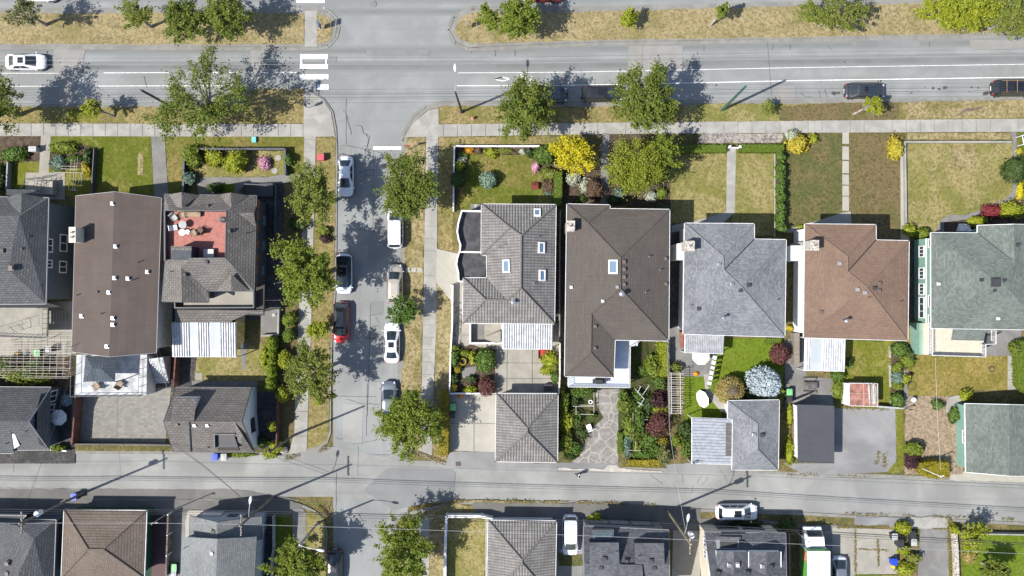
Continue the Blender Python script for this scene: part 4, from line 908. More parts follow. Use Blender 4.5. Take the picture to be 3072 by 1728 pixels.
# ---- lane house (brown)
h = house('lane_house', 'brown shingled lane house with a dormer and cut-in balcony', 'house', 'W2',
  dict(nw=(85, 38, 3.4), ne=(815, 42, 3.4), rw=(-28, 370, 6.8), re=(725, 375, 6.8), se=(848, 665, 3.4), sw=(65, 662, 3.4)),
  [('nw', 'ne', 're', 'rw'), ('rw', 're', 'se', 'sw')], R_A3, SLATEG, WHITEWALL, .3, gables=(('ne', 're', 'se'), ('sw', 'rw', 'nw'))); HL = h
MB().prism([Q('W2', x, y, 5.7)[:2] for x, y in ((70, 140), (288, 140), (270, 330), (50, 330))], 3.9, 5.6).build('dormer', WHITEWALL, h.root)
quadroof(h, 'W2', [(68, 134, 5.65), (292, 136, 5.65), (262, 370, 6.85), (42, 368, 6.85)], R_A3, name='dormer_roof')
quadroof(h, 'W2', [(655, 375, 6.9), (735, 500, 5.9), (840, 665, 3.6), (700, 630, 4.6)], R_A3, name='dormer_roof')
block(h.root, 'W2', [(462, 495), (650, 495), (690, 620), (468, 622)], 4.6, 5.35, DARKV, 'balcony')
parapet(h.root, 'W2', [(462, 622), (458, 493), (655, 493)], 5.2, 5.75, .12, SLATEG)
parapet(h.root, 'W2', [(500, 640), (690, 636)], 4.0, 4.5, .3, R_A3, 'awning')
b = MB(); b.bar(Q('W2', 218, 372, 6.9), Q('W2', 232, 662, 3.6), .07, None, 4); b.build('roof_seam', SLATEG, h.roof)
for x, y, k_ in ((103, 395, 'brown'), (272, 405, 'metal'), (395, 405, 'metal')): vent('W2', x, y, k_, .26)
pipe('W2', 405, 620, .5)
wi = max(range(len(h.wall)), key=lambda i: h.wall[i][0] + h.wall[(i + 1) % len(h.wall)][0])
for t, z in ((.62, 2.2), (.80, 2.2)): window(h, wi, t, z, .95, 1.5, SLATEG, GLASS)
b = MB()
for dx, dy in ((0, 0), (18, -8), (-12, 10)):
    a = Vector(Q('W2', 65 + dx, 550 + dy, 4.3)); b.bar(a, a + Vector((1.5, .5, .25)), .025, None, 4)
b.build('service_mast', METALV, h.roof)
# ---- blue house's lane building
h = house('lane_house', 'dark slate lane building with white-framed windows in its gable', 'house', 'W1',
  dict(nw=(-500, 32, 3.2), ne=(490, 38, 3.2), rw=(-500, 362, 6.4), re=(275, 372, 6.4), se=(470, 642, 3.2), s1=(135, 645, 3.2), s0=(128, 676, 3.0), sw=(-500, 676, 3.0)),
  [('nw', 'ne', 're', 'rw'), ('rw', 're', 'se', 's1', 's0', 'sw')], R_A1, GREYG, BLUEWALL, .3, gables=(('ne', 're', 'se'),)); HL1 = h
quadroof(h, 'W1', [(395, 100, 4.2), (492, 85, 3.15), (478, 640, 3.15), (380, 590, 4.2), (355, 460, 5.2), (360, 240, 5.2)], R_A1, name='pent_roof')
quadroof(h, 'W1', [(92, 385, 6.0), (125, 640, 3.6), (190, 600, 4.0)], WHITEWALL, name='dormer')
quadroof(h, 'W1', [(-20, 385, 6.1), (92, 385, 6.1), (132, 676, 3.4), (-20, 676, 3.4)], R_A1, name='dormer_roof')
wi = max(range(len(h.wall)), key=lambda i: h.wall[i][0] + h.wall[(i + 1) % len(h.wall)][0])
for t in (.2, .72): window(h, wi, t, 1.7, 1.35, 1.5, WHITE)
a = Vector(Q('W1', 326, 358, 4.9)); MB().box(a.x - .05, a.y - .55, a.z - .6, a.x + .08, a.y + .55, a.z + .5).build('window', WHITE, h.root)
MB().box(a.x + .05, a.y - .4, a.z - .45, a.x + .1, a.y + .4, a.z + .35).build('pane', GLASS, h.root)
for x, y in ((70, 578), (262, 460)): pipe('W1', x, y, .5, .05)
# ---- tiled house
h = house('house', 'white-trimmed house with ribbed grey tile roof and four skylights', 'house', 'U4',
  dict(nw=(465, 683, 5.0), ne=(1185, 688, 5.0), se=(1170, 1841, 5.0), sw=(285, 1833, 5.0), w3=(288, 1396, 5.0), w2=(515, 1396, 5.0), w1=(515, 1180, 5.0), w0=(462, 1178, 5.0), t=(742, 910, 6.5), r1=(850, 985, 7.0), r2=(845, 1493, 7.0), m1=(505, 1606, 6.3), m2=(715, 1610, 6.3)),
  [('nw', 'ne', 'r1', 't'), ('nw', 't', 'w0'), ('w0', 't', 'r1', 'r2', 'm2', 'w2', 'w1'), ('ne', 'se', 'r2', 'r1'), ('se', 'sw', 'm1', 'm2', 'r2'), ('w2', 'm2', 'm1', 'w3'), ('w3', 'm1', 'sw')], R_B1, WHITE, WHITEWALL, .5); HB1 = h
HIPT = plain('hip_cap_tile', (.12, .112, .105), .85, var=.2, scale=6)
def caps(h, edges, mat, r=.11, c='N'):
    b = MB()
    for a, d in edges: b.bar(Vector(h.V[h.ix[a]]) + Vector((0, 0, .03)), Vector(h.V[h.ix[d]]) + Vector((0, 0, .03)), r, None, 6)
    b.build('ridge_cap', mat, h.roof)
caps(h, [('nw', 't'), ('t', 'w0'), ('t', 'r1'), ('ne', 'r1'), ('r1', 'r2'), ('r2', 'se'), ('sw', 'm1'), ('m1', 'm2'), ('m2', 'r2'), ('w3', 'm1')], HIPT)
skylight('U4', 1003, 770, .75, .95); skylight('U4', 1040, 1105, .75, 1.2); skylight('U4', 1047, 1372, .75, 1.2); skylight('U4', 710, 1283, .85, 1.4)
pipe('U4', 770, 1628, .7, .13, 'metal', True); pipe('U4', 970, 1450, .4, .06, 'metal'); pipe('U4', 1015, 1000, .4, .05, 'metal')
for nm, wv, flo in (('deck', [(460, 752), (275, 748), (262, 790), (240, 870), (230, 950), (245, 1030), (262, 1080), (255, 1135), (460, 1140)], 3.0), ('deck', [(512, 1150), (250, 1145), (230, 1210), (222, 1270), (240, 1340), (245, 1430), (290, 1432), (290, 1398), (515, 1398)], 1.6)):
    block(h.root, 'U4', wv, .1, flo, BLACKDK, nm); parapet(h.root, 'U4', wv[:-1], .1, flo + .75, .16, WHITE, 'deck_wall')
parapet(h.root, 'V4', [(355, 552), (355, 740), (668, 740), (668, 552)], .1, 1.2, .18, WHITE, 'yard_wall')
b = MB()
for i in range(7):
    a = Vector(Q('V4', 640 - 20 * i, 640 + 8 * i, 1.9 - .25 * i)); b.box(a.x - .13, a.y - 1.0, .1, a.x + .13, a.y + .2, a.z)
b.build('outside_stair', C_PATIO, h.root)
block(h.root, 'V4', [(372, 560), (490, 560), (490, 720), (372, 722)], .12, .2, C_GREY, 'sunken_floor')
corr(h, 'V4', [(668, 553), (1150, 556), (1147, 797), (668, 794)], 2.7, 21, WHITEM, 'patio_cover', None, -.15, .15)
# steps at NW
for i in range(3): block(h.root, 'U4', [(360 + 32 * i, 682), (390 + 32 * i, 682), (390 + 32 * i, 745), (360 + 32 * i, 745)], .1, .25 + .1 * i, C_LIGHT if i % 2 else C_GREY, 'front_step')
# tiled garage
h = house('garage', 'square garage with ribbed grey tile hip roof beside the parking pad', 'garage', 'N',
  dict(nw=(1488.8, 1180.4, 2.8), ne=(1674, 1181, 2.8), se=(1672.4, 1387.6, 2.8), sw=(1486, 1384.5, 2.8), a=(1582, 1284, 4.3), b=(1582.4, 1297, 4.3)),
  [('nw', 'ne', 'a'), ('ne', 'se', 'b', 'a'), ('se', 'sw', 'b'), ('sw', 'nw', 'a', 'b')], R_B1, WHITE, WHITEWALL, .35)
caps(h, [('nw', 'a'), ('ne', 'a'), ('se', 'b'), ('sw', 'b'), ('a', 'b')], HIPT)
# ---- big brown house
h = house('house', 'largest house with dark brown shingle roof and a rear wing', 'house', 'N',
  dict(nw=(1700.6, 611.8, 5.2), n1=(1830.4, 614.9, 5.2), n2=(1829, 626, 5.2), ne=(2009, 628.3, 5.2), se=(2006, 1023, 5.2), s1=(1845.3, 1019.9, 5.2), s2=(1841.3, 1131.7, 5.2), sw=(1693.8, 1129, 5.2), a=(1763, 668, 6.0), r1=(1861.5, 772.7, 7.3), r2=(1861.5, 865.2, 7.3), w1=(1774.5, 941.3, 6.2), w2=(1773, 1057.8, 6.2)),
  [('nw', 'n1', 'a'), ('sw', 'nw', 'a', 'r1', 'r2', 'w1', 'w2'), ('a', 'n1', 'n2', 'ne', 'r1'), ('ne', 'se', 'r2', 'r1'), ('se', 's1', 'w1', 'r2'), ('s1', 's2', 'w2', 'w1'), ('s2', 'sw', 'w2')], R_B2, WHITE, BEIGEWALL, .45); HB2 = h
caps(h, [('nw', 'a'), ('a', 'n1'), ('a', 'r1'), ('ne', 'r1'), ('r1', 'r2'), ('r2', 'se'), ('r2', 'w1'), ('w1', 'w2'), ('w2', 's2'), ('w2', 'sw')], R_B2 if False else plain('brown_ridge_cap', (.07, .06, .053), .9), .07)
skylight('U5', 452, 1290, 1.0, 1.5)
for y in (1240, 1312, 1385, 1458): vent('U5', 553, y, 'brown', .3)
for c_, x, y, k_ in (('V5', 275, 575, 'brown'), ('V5', 272, 785, 'brown'), ('V5', 45, 198, 'white'), ('V5', 350, 333, 'white'), ('V5', 958, 165, 'brown'), ('U5', 955, 1208, 'brown'), ('V5', 490, 195, 'grey')): vent(c_, x, y, k_, .26)
for c_, x, y in (('U5', 790, 1192), ('U5', 895, 1322), ('V5', 755, 245)): pipe(c_, x, y, .55, .06, 'metal')
pipe('V5', 525, 262, .9, .14, 'metal', True)
chimney(h, 'U4', 1328, 895, .78, 1.05, 6.9, STONE)
DECKB = plain('pale_blue_deck', (.42, .46, .53), .6, var=.06)
block(h.root, 'V5', [(468, 712), (690, 715), (685, 765), (605, 770), (600, 1165), (10, 1155), (10, 1068), (455, 1072)], 2.2, 2.6, DECKB, 'balcony')
rail(h.root, 'V5', [(688, 720), (605, 765), (600, 1160), (12, 1152), (12, 1070)], 2.6, 1.0, WHITE, .25, r=.03)
b = MB(); 
for p_ in ((600, 1150), (300, 1150), (20, 1145), (600, 780)):
    a = Q('V5', *p_, 2.2); b.bar((a[0], a[1], .1), (a[0], a[1], 2.25), .07, None, 6)
b.build('balcony_post', WHITE, h.root)
# ---- grey house
h = house('house', 'house with mottled light grey shingle hip roof and stone chimney', 'house', 'N',
  dict(nw=(2054, 669.6, 5.2), n1=(2262.7, 671.1, 5.2), n2=(2263, 717.4, 5.2), ne=(2358.4, 719, 5.2), se=(2354.3, 1011.2, 5.2), sw=(2049.4, 1001.9, 5.2), p=(2169, 768, 6.35), v=(2172, 810, 6.35), q=(2225, 861, 6.85)),
  [('nw', 'n1', 'p'), ('n1', 'n2', 'v', 'p'), ('n2', 'ne', 'q', 'v'), ('ne', 'se', 'q'), ('se', 'sw', 'q'), ('sw', 'nw', 'p', 'v', 'q')], R_B3, WHITE, WHITEWALL, .42); HB3 = h
CAPG = plain('grey_ridge_cap', (.145, .152, .163), .9, var=.25, scale=8)
caps(h, [('nw', 'p'), ('n1', 'p'), ('p', 'v'), ('v', 'q'), ('ne', 'q'), ('se', 'q'), ('sw', 'q')], CAPG, .07)
MB().bar(h.V[h.ix['n2']], h.V[h.ix['v']], .07, None, 4).build('valley_flashing', plain('dark_flashing', (.02, .021, .025), .6), h.roof)
chimney(h, 'U5', 1190, 1088, .95, 1.0, 7.0, STONE, 0, 1)
for c_, x, y, k_ in (('U5', 1470, 1265, 'metal'), ('V5', 1595, 170, 'metal'), ('V5', 1757, 178, 'dark'), ('V5', 1678, 228, 'dark'), ('V5', 1277, 406, 'dark')): vent(c_, x, y, k_, .3)
pipe('V5', 1492, 490, 1.1, .1, 'metal', True); pipe('V6', 425, 318, .5, .05); pipe('V5', 1203, 372, .35, .04)
block(h.root, 'U5', [(1072, 1065), (1142, 1065), (1142, 1222), (1072, 1222)], .1, 4.6, WHITEWALL, 'chimney_chase')
corr(h, 'V5', [(1145, 650), (1520, 655), (1515, 843), (1145, 830)], 2.6, 22, GALV, 'awning', None, -.2, .07)
block(h.root, 'V5', [(1090, 610), (1140, 610), (1140, 790), (1095, 785)], 2.1, 2.2, plain('rust_red_panel', (.2, .08, .05), .7), 'side_canopy')
rail(h.root, 'V5', [(1120, 650), (1520, 655)], 2.9, .8, SLATEG, 1.0)
# ---- red-brown house
h = house('house', 'white-walled house with red-brown shingle hip roof and chimney', 'house', 'N',
  dict(nw=(2414.3, 671.7, 5.2), n1=(2628, 673.9, 5.2), n2=(2628, 719.9, 5.2), ne=(2727, 722.4, 5.2), se=(2723.3, 1022, 5.2), sw=(2411.2, 1012.7, 5.2), p=(2543, 769.6, 6.35), v=(2543, 814.6, 6.35), q=(2600.6, 861.5, 6.85)),
  [('nw', 'n1', 'p'), ('n1', 'n2', 'v', 'p'), ('n2', 'ne', 'q', 'v'), ('ne', 'se', 'q'), ('se', 'sw', 'q'), ('sw', 'nw', 'p', 'v', 'q')], R_B4, WHITE, WHITEWALL, .42); HB4 = h
caps(h, [('nw', 'p'), ('n1', 'p'), ('p', 'v'), ('v', 'q'), ('ne', 'q'), ('se', 'q'), ('sw', 'q')], plain('red_brown_ridge_cap', (.145, .098, .075), .9, var=.2, scale=8), .07)
MB().bar(h.V[h.ix['n2']], h.V[h.ix['v']], .07, None, 4).build('valley_flashing', MATS['dark_flashing'], h.roof)
chimney(h, 'U6', 785, 1082, .85, 1.05, 7.2, STONE, 0, 1)
for c_, x, y, k_ in (('U6', 1025, 1255, 'grey'), ('V6', 1200, 218, 'grey'), ('V6', 1272, 250, 'grey'), ('V6', 1360, 205, 'dark'), ('V6', 1405, 158, 'brown'), ('V6', 1405, 233, 'brown'), ('V6', 850, 436, 'brown')): vent(c_, x, y, k_, .3)
pipe('V6', 1055, 520, 1.2, .11, 'metal', True); pipe('V6', 1300, 297, .5, .05, 'brown'); pipe('V6', 1610, 338, .5, .05, 'brown')
block(h.root, 'U6', [(560, 1085), (690, 1085), (690, 1228), (560, 1228)], .1, 4.4, WHITEWALL, 'chimney_chase')
corr(h, 'V6', [(695, 688), (1083, 695), (1080, 1012), (692, 1003)], 2.8, 17, WHITEM, 'patio_cover', None, -.2, .15, ((.16, .42),))
block(h.root, 'V6', [(588, 640), (640, 640), (640, 955), (588, 955)], .1, 1.5, DECKW, 'side_ramp')
rail(h.root, 'V6', [(670, 640), (670, 960)], 1.3, .9, SLATEG, .18, r=.025)
# ---- green house
h = house('house', 'green-sided house with mottled green shingle roof and cream balcony', 'house', 'N',
  dict(nw=(2793, 698, 5.2), n1=(2933.2, 699, 5.2), n2=(2933.2, 676.4, 5.2), pn=(3041, 673, 6.5), ne=(3140, 675, 5.2), se=(3134, 990, 5.2), sw=(2793.4, 984.8, 5.2), v=(3034.7, 779, 6.3), q=(2983, 842, 7.0), q2=(3006, 846, 7.0), pv=(3044, 790, 6.5)),
  [('nw', 'n1', 'v', 'q'), ('n1', 'n2', 'pn', 'pv', 'v'), ('pn', 'ne', 'se', 'q2', 'pv'), ('q', 'v', 'pv', 'q2'), ('se', 'sw', 'q', 'q2'), ('sw', 'nw', 'q')], R_B5, WHITE, GREENWALL, .5,
  wall_loop=('nw', 'n1', 'n2', 'ne', 'se', 'sw')); HB5 = h
MB().bar(h.V[h.ix['n1']], h.V[h.ix['v']], .06, None, 4).build('valley_flashing', MATS['dark_flashing'], h.roof)
quadroof(h, 'N', [(2858.5, 985, 5.22), (2854, 1019, 4.9), (2952, 1021, 4.9), (2958, 987, 5.22)], R_B5, name='porch_roof')
wi = min(range(len(h.wall)), key=lambda i: h.wall[i][0] + h.wall[(i + 1) % len(h.wall)][0])
L = (Vector(h.wall[wi]) - Vector(h.wall[(wi + 1) % len(h.wall)])).length
for t, z, w, mu in ((.15, 2.0, 1.3, 2), (.41, 2.0, 1.3, 2), (.60, 2.0, 1.3, 2), (.82, 2.0, 2.4, 2), (.06, 4.2, 1.0, 0), (.74, 4.2, 1.4, 0), (.95, 4.2, 1.0, 0)):
    window(h, wi, t, z, w, 1.25, WHITE, GLASS, mull=mu)
a = Vector(h.wall[wi] + (0,)); b_ = Vector(h.wall[(wi + 1) % len(h.wall)] + (0,)); d = (b_ - a).normalized()
MB().obox(((a + b_) / 2).to_2d() + Vector((-.03, 0)), (d.x, d.y), L * .5, .05, 3.0, 3.14).build('belt_trim', WHITE, h.root)
BEIGED = plain('cream_deck', (.43, .385, .31), .7, var=.06)
block(h.root, 'V7', [(1055, 598), (1245, 600), (1228, 708), (1545, 715), (1520, 865), (962, 850), (962, 545), (1035, 545)], 2.4, 2.75, BEIGED, 'balcony')
rail(h.root, 'V7', [(1005, 545), (1005, 850), (1515, 865), (1515, 745), (1612, 740), (1612, 612)], 2.75, 1.05, WHITE, .16, r=.035)
block(h.root, 'V7', [(920, 545), (965, 545), (965, 852), (922, 850)], .1, 2.4, GREENWALL, 'lower_wall')
for x, y, k_ in ((1105, 165, 'white'), (1740, 132, 'dark'), (1645, 230, 'dark'), (1680, 500, 'white'), (1520, 128, 'dark')): vent('V7', x, y, k_, .26)
vent('V7', 1660, 150, 'dark', .7)
vent('U7', 1545, 1078, 'dark', .3)
b = MB()
for i in range(4):
    a = Vector(Q('U7', 1030 + 6 * i, 885 + 16 * i, .3 + .25 * i)); b.box(a.x - .6, a.y - .15, .1, a.x + .6, a.y + .15, a.z)
b.build('front_stair', WHITE, h.root)
rail(h.root, 'U7', [(1005, 885), (1035, 950), (1165, 925)], .6, .9, WHITE, .3)
# ---- garages, east
h = house('garage', 'garage with mottled light grey shingle hip roof by the metal carport', 'garage', 'W5',
  dict(nw=(592, 168, 2.8), ne=(1088, 160, 2.8), se=(1077, 838, 2.8), sw=(632, 835, 2.8), w2=(638, 345, 2.8), w1=(590, 340, 2.8), r1=(880, 390, 4.0), r2=(880, 638, 4.0)),
  [('nw', 'ne', 'r1'), ('ne', 'se', 'r2', 'r1'), ('se', 'sw', 'r2'), ('sw', 'w2', 'w1', 'nw', 'r1', 'r2')], R_B3, WHITE, WHITEWALL, .3)
caps(h, [('nw', 'r1'), ('ne', 'r1'), ('se', 'r2'), ('sw', 'r2'), ('r1', 'r2')], CAPG, .06)
vent('W5', 845, 497, 'metal', .34); vent('W5', 918, 497, 'dark', .34)
cp = thing('carport', 'flat pale metal carport with dark solar-like panel strip', 'carport', Q('W5', 440, 560, 0)); hh_ = House(); hh_.root = cp
V = [(245, 332), (638, 348), (630, 785), (243, 773)]
mk_ = corr(hh_, 'W5', [(245, 773), (245, 332), (636, 346), (628, 783)], 2.5, 15, plain('blue_white_sheet', (.25, .265, .295), .5), 'roof', cp, .08, .07)
pp = [Q('W5', x, y, 2.72) for x, y in ((574, 390), (633, 390), (630, 703), (571, 703))]
MB().prism([p[:2] for p in pp], 2.66, 2.72).build('roof_panel', plain('dark_roof_panel', (.09, .085, .075), .5), cp)
b = MB()
for k in range(1, 5):
    y = 390 + 62 * k; b.bar(Q('W5', 573, y, 2.73), Q('W5', 631, y, 2.73), .02, None, 4)
b.build('roof_batten', GALV, cp)
h = house('garage', 'flat-roofed garage with charcoal roll roofing and white wall', 'garage', 'W5',
  dict(nw=(1268, 210, 2.9), ne=(1615, 222, 2.9), se=(1613, 770, 2.85), sw=(1275, 757, 2.85)), [('nw', 'ne', 'se', 'sw')], shingle('charcoal_roll_roof', (.035, .036, .04), (.052, .055, .062), (.056, .059, .066), .95, 6, .012, .2, .1), SLATEG, WHITEWALL, .22)
h = house('garage', 'green garage with mottled green gable roof by the sandy plot', 'garage', 'N',
  dict(nw=(2895.3, 1211, 2.9), rn=(3028, 1214, 4.1), ne=(3160, 1218, 2.9), se=(3160, 1428, 2.9), rs=(3030, 1427.5, 4.1), sw=(2898, 1416, 2.9)),
  [('nw', 'rn', 'rs', 'sw'), ('rn', 'ne', 'se', 'rs')], R_B5, WHITE, GREENWALL, .3, gables=(('sw', 'rs', 'se'), ('nw', 'rn', 'ne')), wall_loop=('nw', 'ne', 'se', 'sw'))
wi = min(range(len(h.wall)), key=lambda i: h.wall[i][0] + h.wall[(i + 1) % len(h.wall)][0])
window(h, wi, .5, 2.2, 1.5, .9, WHITE)
# shed in red-brown yard
h = house('garden_shed', 'small shed with a rusty red panelled roof and white wall', 'shed', 'V6',
  dict(nw=(1122, 1128, 2.1), ne=(1392, 1132, 2.1), se=(1393, 1348, 2.1), sw=(1122, 1342, 2.1)), [('nw', 'ne', 'se', 'sw')], plain('rusty_red_sheet', (.24, .11, .085), .8, var=.3, scale=1.5), WHITE, WHITEWALL, .05)
b = MB()
for y in (1222, 1275): b.bar(Q('V6', 1122, y, 2.13), Q('V6', 1392, y + 3, 2.13), .03, None, 4)
b.bar(Q('V6', 1262, 1130, 2.14), Q('V6', 1262, 1346, 2.14), .03, None, 4); b.build('roof_batten', plain('pinkish_batten', (.5, .33, .27), .8), h.roof)
block(h.root, 'V6', [(1078, 1125), (1122, 1128), (1122, 1342), (1075, 1330)], .1, 1.5, WHITEWALL, 'side_bin')
o = MB()
for i in range(22):
    x = 1300 + random.uniform(0, 85); o.bar(Q('V6', x + random.uniform(-6, 10), 1120 + random.uniform(0, 40), 2.2 + .01 * i), Q('V6', x + random.uniform(-14, 16), 1340 + random.uniform(-25, 4), 2.2 + .01 * i), .022, None, 5)
o = o.build('bamboo_pole', plain('bleached_bamboo', (.45, .43, .40), .7)); tag(o, 'bundle of bleached bamboo poles lying on the shed roof', 'bamboo poles')
# ---- south houses
h = house('house', 'dark slate hip-roofed house at the lower left corner', 'house', 'X1',
  dict(nw=(-700, 400, 3.4), ne0=(340, 415, 3.4), e1=(268, 468, 3.4), ne=(720, 472, 3.4), se=(672, 1700, 3.4), sw=(-700, 1700, 3.4), r1=(440, 720, 5.0), r2=(200, 1250, 5.6), r0=(215, 540, 4.6)),
  [('nw', 'ne0', 'e1', 'r0'), ('e1', 'ne', 'r1', 'r0'), ('ne', 'se', 'r2', 'r1'), ('se', 'sw', 'r2'), ('sw', 'nw', 'r0', 'r1', 'r2')], R_A1, GREYG, BLUEWALL, .3)
for x, y in ((97, 1030), (97, 1160)): vent('X1', x, y, 'brown', .36)
h = house('garage', 'garage with brown cedar-shake hip roof and white gutters', 'garage', 'X1',
  dict(nw=(825, 340, 2.9), ne=(1890, 350, 2.9), se=(1858, 1218, 2.9), sw=(788, 1222, 2.9), a=(1140, 845, 4.9), b=(1335, 848, 4.9)),
  [('nw', 'ne', 'b', 'a'), ('ne', 'se', 'b'), ('se', 'sw', 'a', 'b'), ('sw', 'nw', 'a')], R_S2, WHITE, DKGREEN, .35)
caps(h, [('nw', 'a'), ('ne', 'b'), ('se', 'b'), ('sw', 'a'), ('a', 'b')], plain('shake_ridge', (.10, .08, .065), .9, var=.3, scale=8), .08)
h = house('house', 'pale grey shingled house with stepped gables facing the lane', 'house', 'X2',
  dict(nw=(300, 420, 3.3), ra=(645, 500, 5.6), ne=(1222, 425, 3.3), e2=(1222, 720, 3.3), rb=(650, 735, 5.6), w2=(290, 720, 3.3)),
  [('nw', 'ra', 'rb', 'w2'), ('ra', 'ne', 'e2', 'rb')], R_S3, SLATEG, plain('pale_blue_siding', (.30, .35, .40), .7), .3, gables=(('nw', 'ra', 'ne'),), wall_loop=('nw', 'ne', 'e2', 'w2')); HS3 = h
quadroof(h, 'X2', [(192, 690, 4.9), (652, 715, 6.9), (625, 1500, 6.9), (165, 1500, 4.9)], R_S3, name='main_roof')
quadroof(h, 'X2', [(652, 715, 6.9), (1160, 690, 4.9), (1110, 1500, 4.9), (625, 1500, 6.9)], R_S3, name='main_roof')
MB().prism([Q('X2', x, y, 4.8)[:2] for x, y in ((230, 720), (1120, 715), (1080, 1500), (200, 1500))], 0, 4.75).build('wall', MATS['pale_blue_siding'], h.root)
A = [Q('X2', 200, 700, 4.85), Q('X2', 652, 725, 6.85), Q('X2', 1150, 700, 4.85)]
mk('gable_wall', A, [(0, 1, 2)], MATS['pale_blue_siding'], h.root)
wi = max(range(len(h.wall)), key=lambda i: h.wall[i][1] + h.wall[(i + 1) % len(h.wall)][1])
window(h, wi, .80, 1.25, 2.6, 2.1, GREYG, MATS['white_trim'], 'garage_door', mull=0); window(h, wi, .45, 2.0, 1.0, 1.0, SLATEG, SKYGL); window(h, wi, .2, 2.0, 1.0, 1.2, SLATEG, SKYGL)
vent('X2', 605, 620, 'dark', .36); vent('X2', 585, 900, 'white', .3)
for x, y in ((250, 820), (880, 560)): pipe('X2', x, y, .7, .04)
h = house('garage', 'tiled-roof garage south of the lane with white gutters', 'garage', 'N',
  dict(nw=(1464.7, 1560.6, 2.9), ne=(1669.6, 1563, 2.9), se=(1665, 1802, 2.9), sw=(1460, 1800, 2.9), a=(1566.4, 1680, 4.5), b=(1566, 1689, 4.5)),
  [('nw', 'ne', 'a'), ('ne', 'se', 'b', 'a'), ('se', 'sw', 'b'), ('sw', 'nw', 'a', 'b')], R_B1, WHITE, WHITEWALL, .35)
caps(h, [('nw', 'a'), ('ne', 'a'), ('se', 'b'), ('sw', 'b'), ('a', 'b')], HIPT)
h = house('house', 'charcoal shingled south house with two shed dormers and rooftop pit', 'house', 'X4',
  dict(nw=(1080, 548, 4.6), ne=(2172, 602, 4.6), re=(2180, 1045, 7.0), rw=(1085, 1038, 7.0), sw=(1085, 1500, 4.6), se=(2190, 1500, 4.6)),
  [('nw', 'ne', 're', 'rw'), ('rw', 're', 'se', 'sw')], R_S5, GREYG, GREYWALL, .3, gables=(('ne', 're', 'se'), ('sw', 'rw', 'nw'))); HS5 = h
for x0, x1, y0 in ((1150, 1530, 762), (1735, 2112, 772)):
    MB().prism([Q('X4', x, y, 6.9)[:2] for x, y in ((x0 + 8, y0 + 12), (x1 - 8, y0 + 12), (x1 - 4, 1020), (x0 + 8, 1020))], 5.0, 6.75).build('dormer', DARKWALL, h.root)
    quadroof(h, 'X4', [(x0, y0, 6.8), (x1, y0, 6.8), (x1 + 8, 1045, 7.15), (x0 + 4, 1040, 7.15)], R_S5, name='dormer_roof')
block(h.root, 'X4', [(1188, 598), (1470, 598), (1455, 745), (1200, 745)], 5.0, 5.75, SLATEG, 'roof_pit')
block(h.root, 'X4', [(1210, 620), (1450, 620), (1440, 730), (1215, 730)], 5.2, 5.8, plain('dull_blue_glazing', (.06, .085, .10), .3), 'pit_glazing')
for x, y in ((1347, 965), (1630, 998), (1945, 990), (1300, 1082), (1695, 1085), (1985, 1083)): vent('X4', x, y, 'dark', .34)
for x, y in ((1490, 880), (1785, 937), (1590, 1180)): pipe('X4', x, y, .5, .05, 'metal')
quadroof(h, 'X4', [(1535, 1045, 7.25), (1830, 1048, 7.25), (1870, 1500, 5.6), (1540, 1500, 5.6)], R_S5, name='dormer_roof')
wi = max(range(len(h.wall)), key=lambda i: h.wall[i][1] + h.wall[(i + 1) % len(h.wall)][1])
for t in (.25, .55, .8): window(h, wi, t, 1.3, 2.4, 2.1, SLATEG, MATS['grey_gutter'], 'garage_door', mull=0)
h = house('house', 'charcoal shingled south house with twin gabled dormers and cream side wall', 'house', 'X5',
  dict(nw=(490, 628, 4.6), ne=(1532, 642, 4.6), re=(1545, 1240, 7.4), rw=(575, 1235, 7.4), sw=(560, 1700, 4.6), se=(1580, 1700, 4.6)),
  [('nw', 'ne', 're', 'rw'), ('rw', 're', 'se', 'sw')], R_S5, GREYG, CREAM, .3, gables=(('ne', 're', 'se'), ('sw', 'rw', 'nw'))); HS6 = h
for x0, xm, x1, ym in ((640, 865, 1058, 880), (1062, 1285, 1475, 888)):
    MB().prism([Q('X5', x, y, 6.5)[:2] for x, y in ((x0 + 10, 890), (x1 - 8, 892), (x1 - 4, 1090), (x0 + 10, 1080))], 5.0, 6.35).build('dormer', WHITEWALL, h.root)
    quadroof(h, 'X5', [(x0, 872, 6.4), (xm, ym, 7.3), (xm, 1190, 7.6), (x0, 1085, 6.6)], R_S5, name='dormer_roof')
    quadroof(h, 'X5', [(xm, ym, 7.3), (x1, 878, 6.4), (x1, 1090, 6.6), (xm, 1190, 7.6)], R_S5, name='dormer_roof')
    MB().bar(Q('X5', x1, 880, 6.45), Q('X5', x1, 1085, 6.65), .06, None, 4).build('gutter', WHITE, h.root)
block(h.root, 'X5', [(640, 725), (930, 725), (935, 868), (645, 868)], 4.8, 5.6, GREYWALL, 'balcony')
block(h.root, 'X5', [(685, 735), (915, 735), (910, 830), (690, 830)], 5.0, 5.62, DARKV, 'balcony_floor')
quadroof(h, 'X5', [(632, 685, 5.9), (950, 692, 5.9), (950, 725, 5.75), (636, 722, 5.75)], R_S5, name='balcony_roof')
for x, y, k_ in ((808, 1050, 'metal'), (908, 1050, 'white'), (1235, 1065, 'metal'), (1340, 1068, 'dark'), (665, 1150, 'dark'), (1045, 1150, 'dark')): vent('X5', x, y, k_, .36)
wi = min(range(len(h.wall)), key=lambda i: h.wall[i][0] + h.wall[(i + 1) % len(h.wall)][0])
for t in (.3, .62): window(h, wi, t, 3.4, 1.0, 1.3, WHITE)
wi = max(range(len(h.wall)), key=lambda i: h.wall[i][1] + h.wall[(i + 1) % len(h.wall)][1])
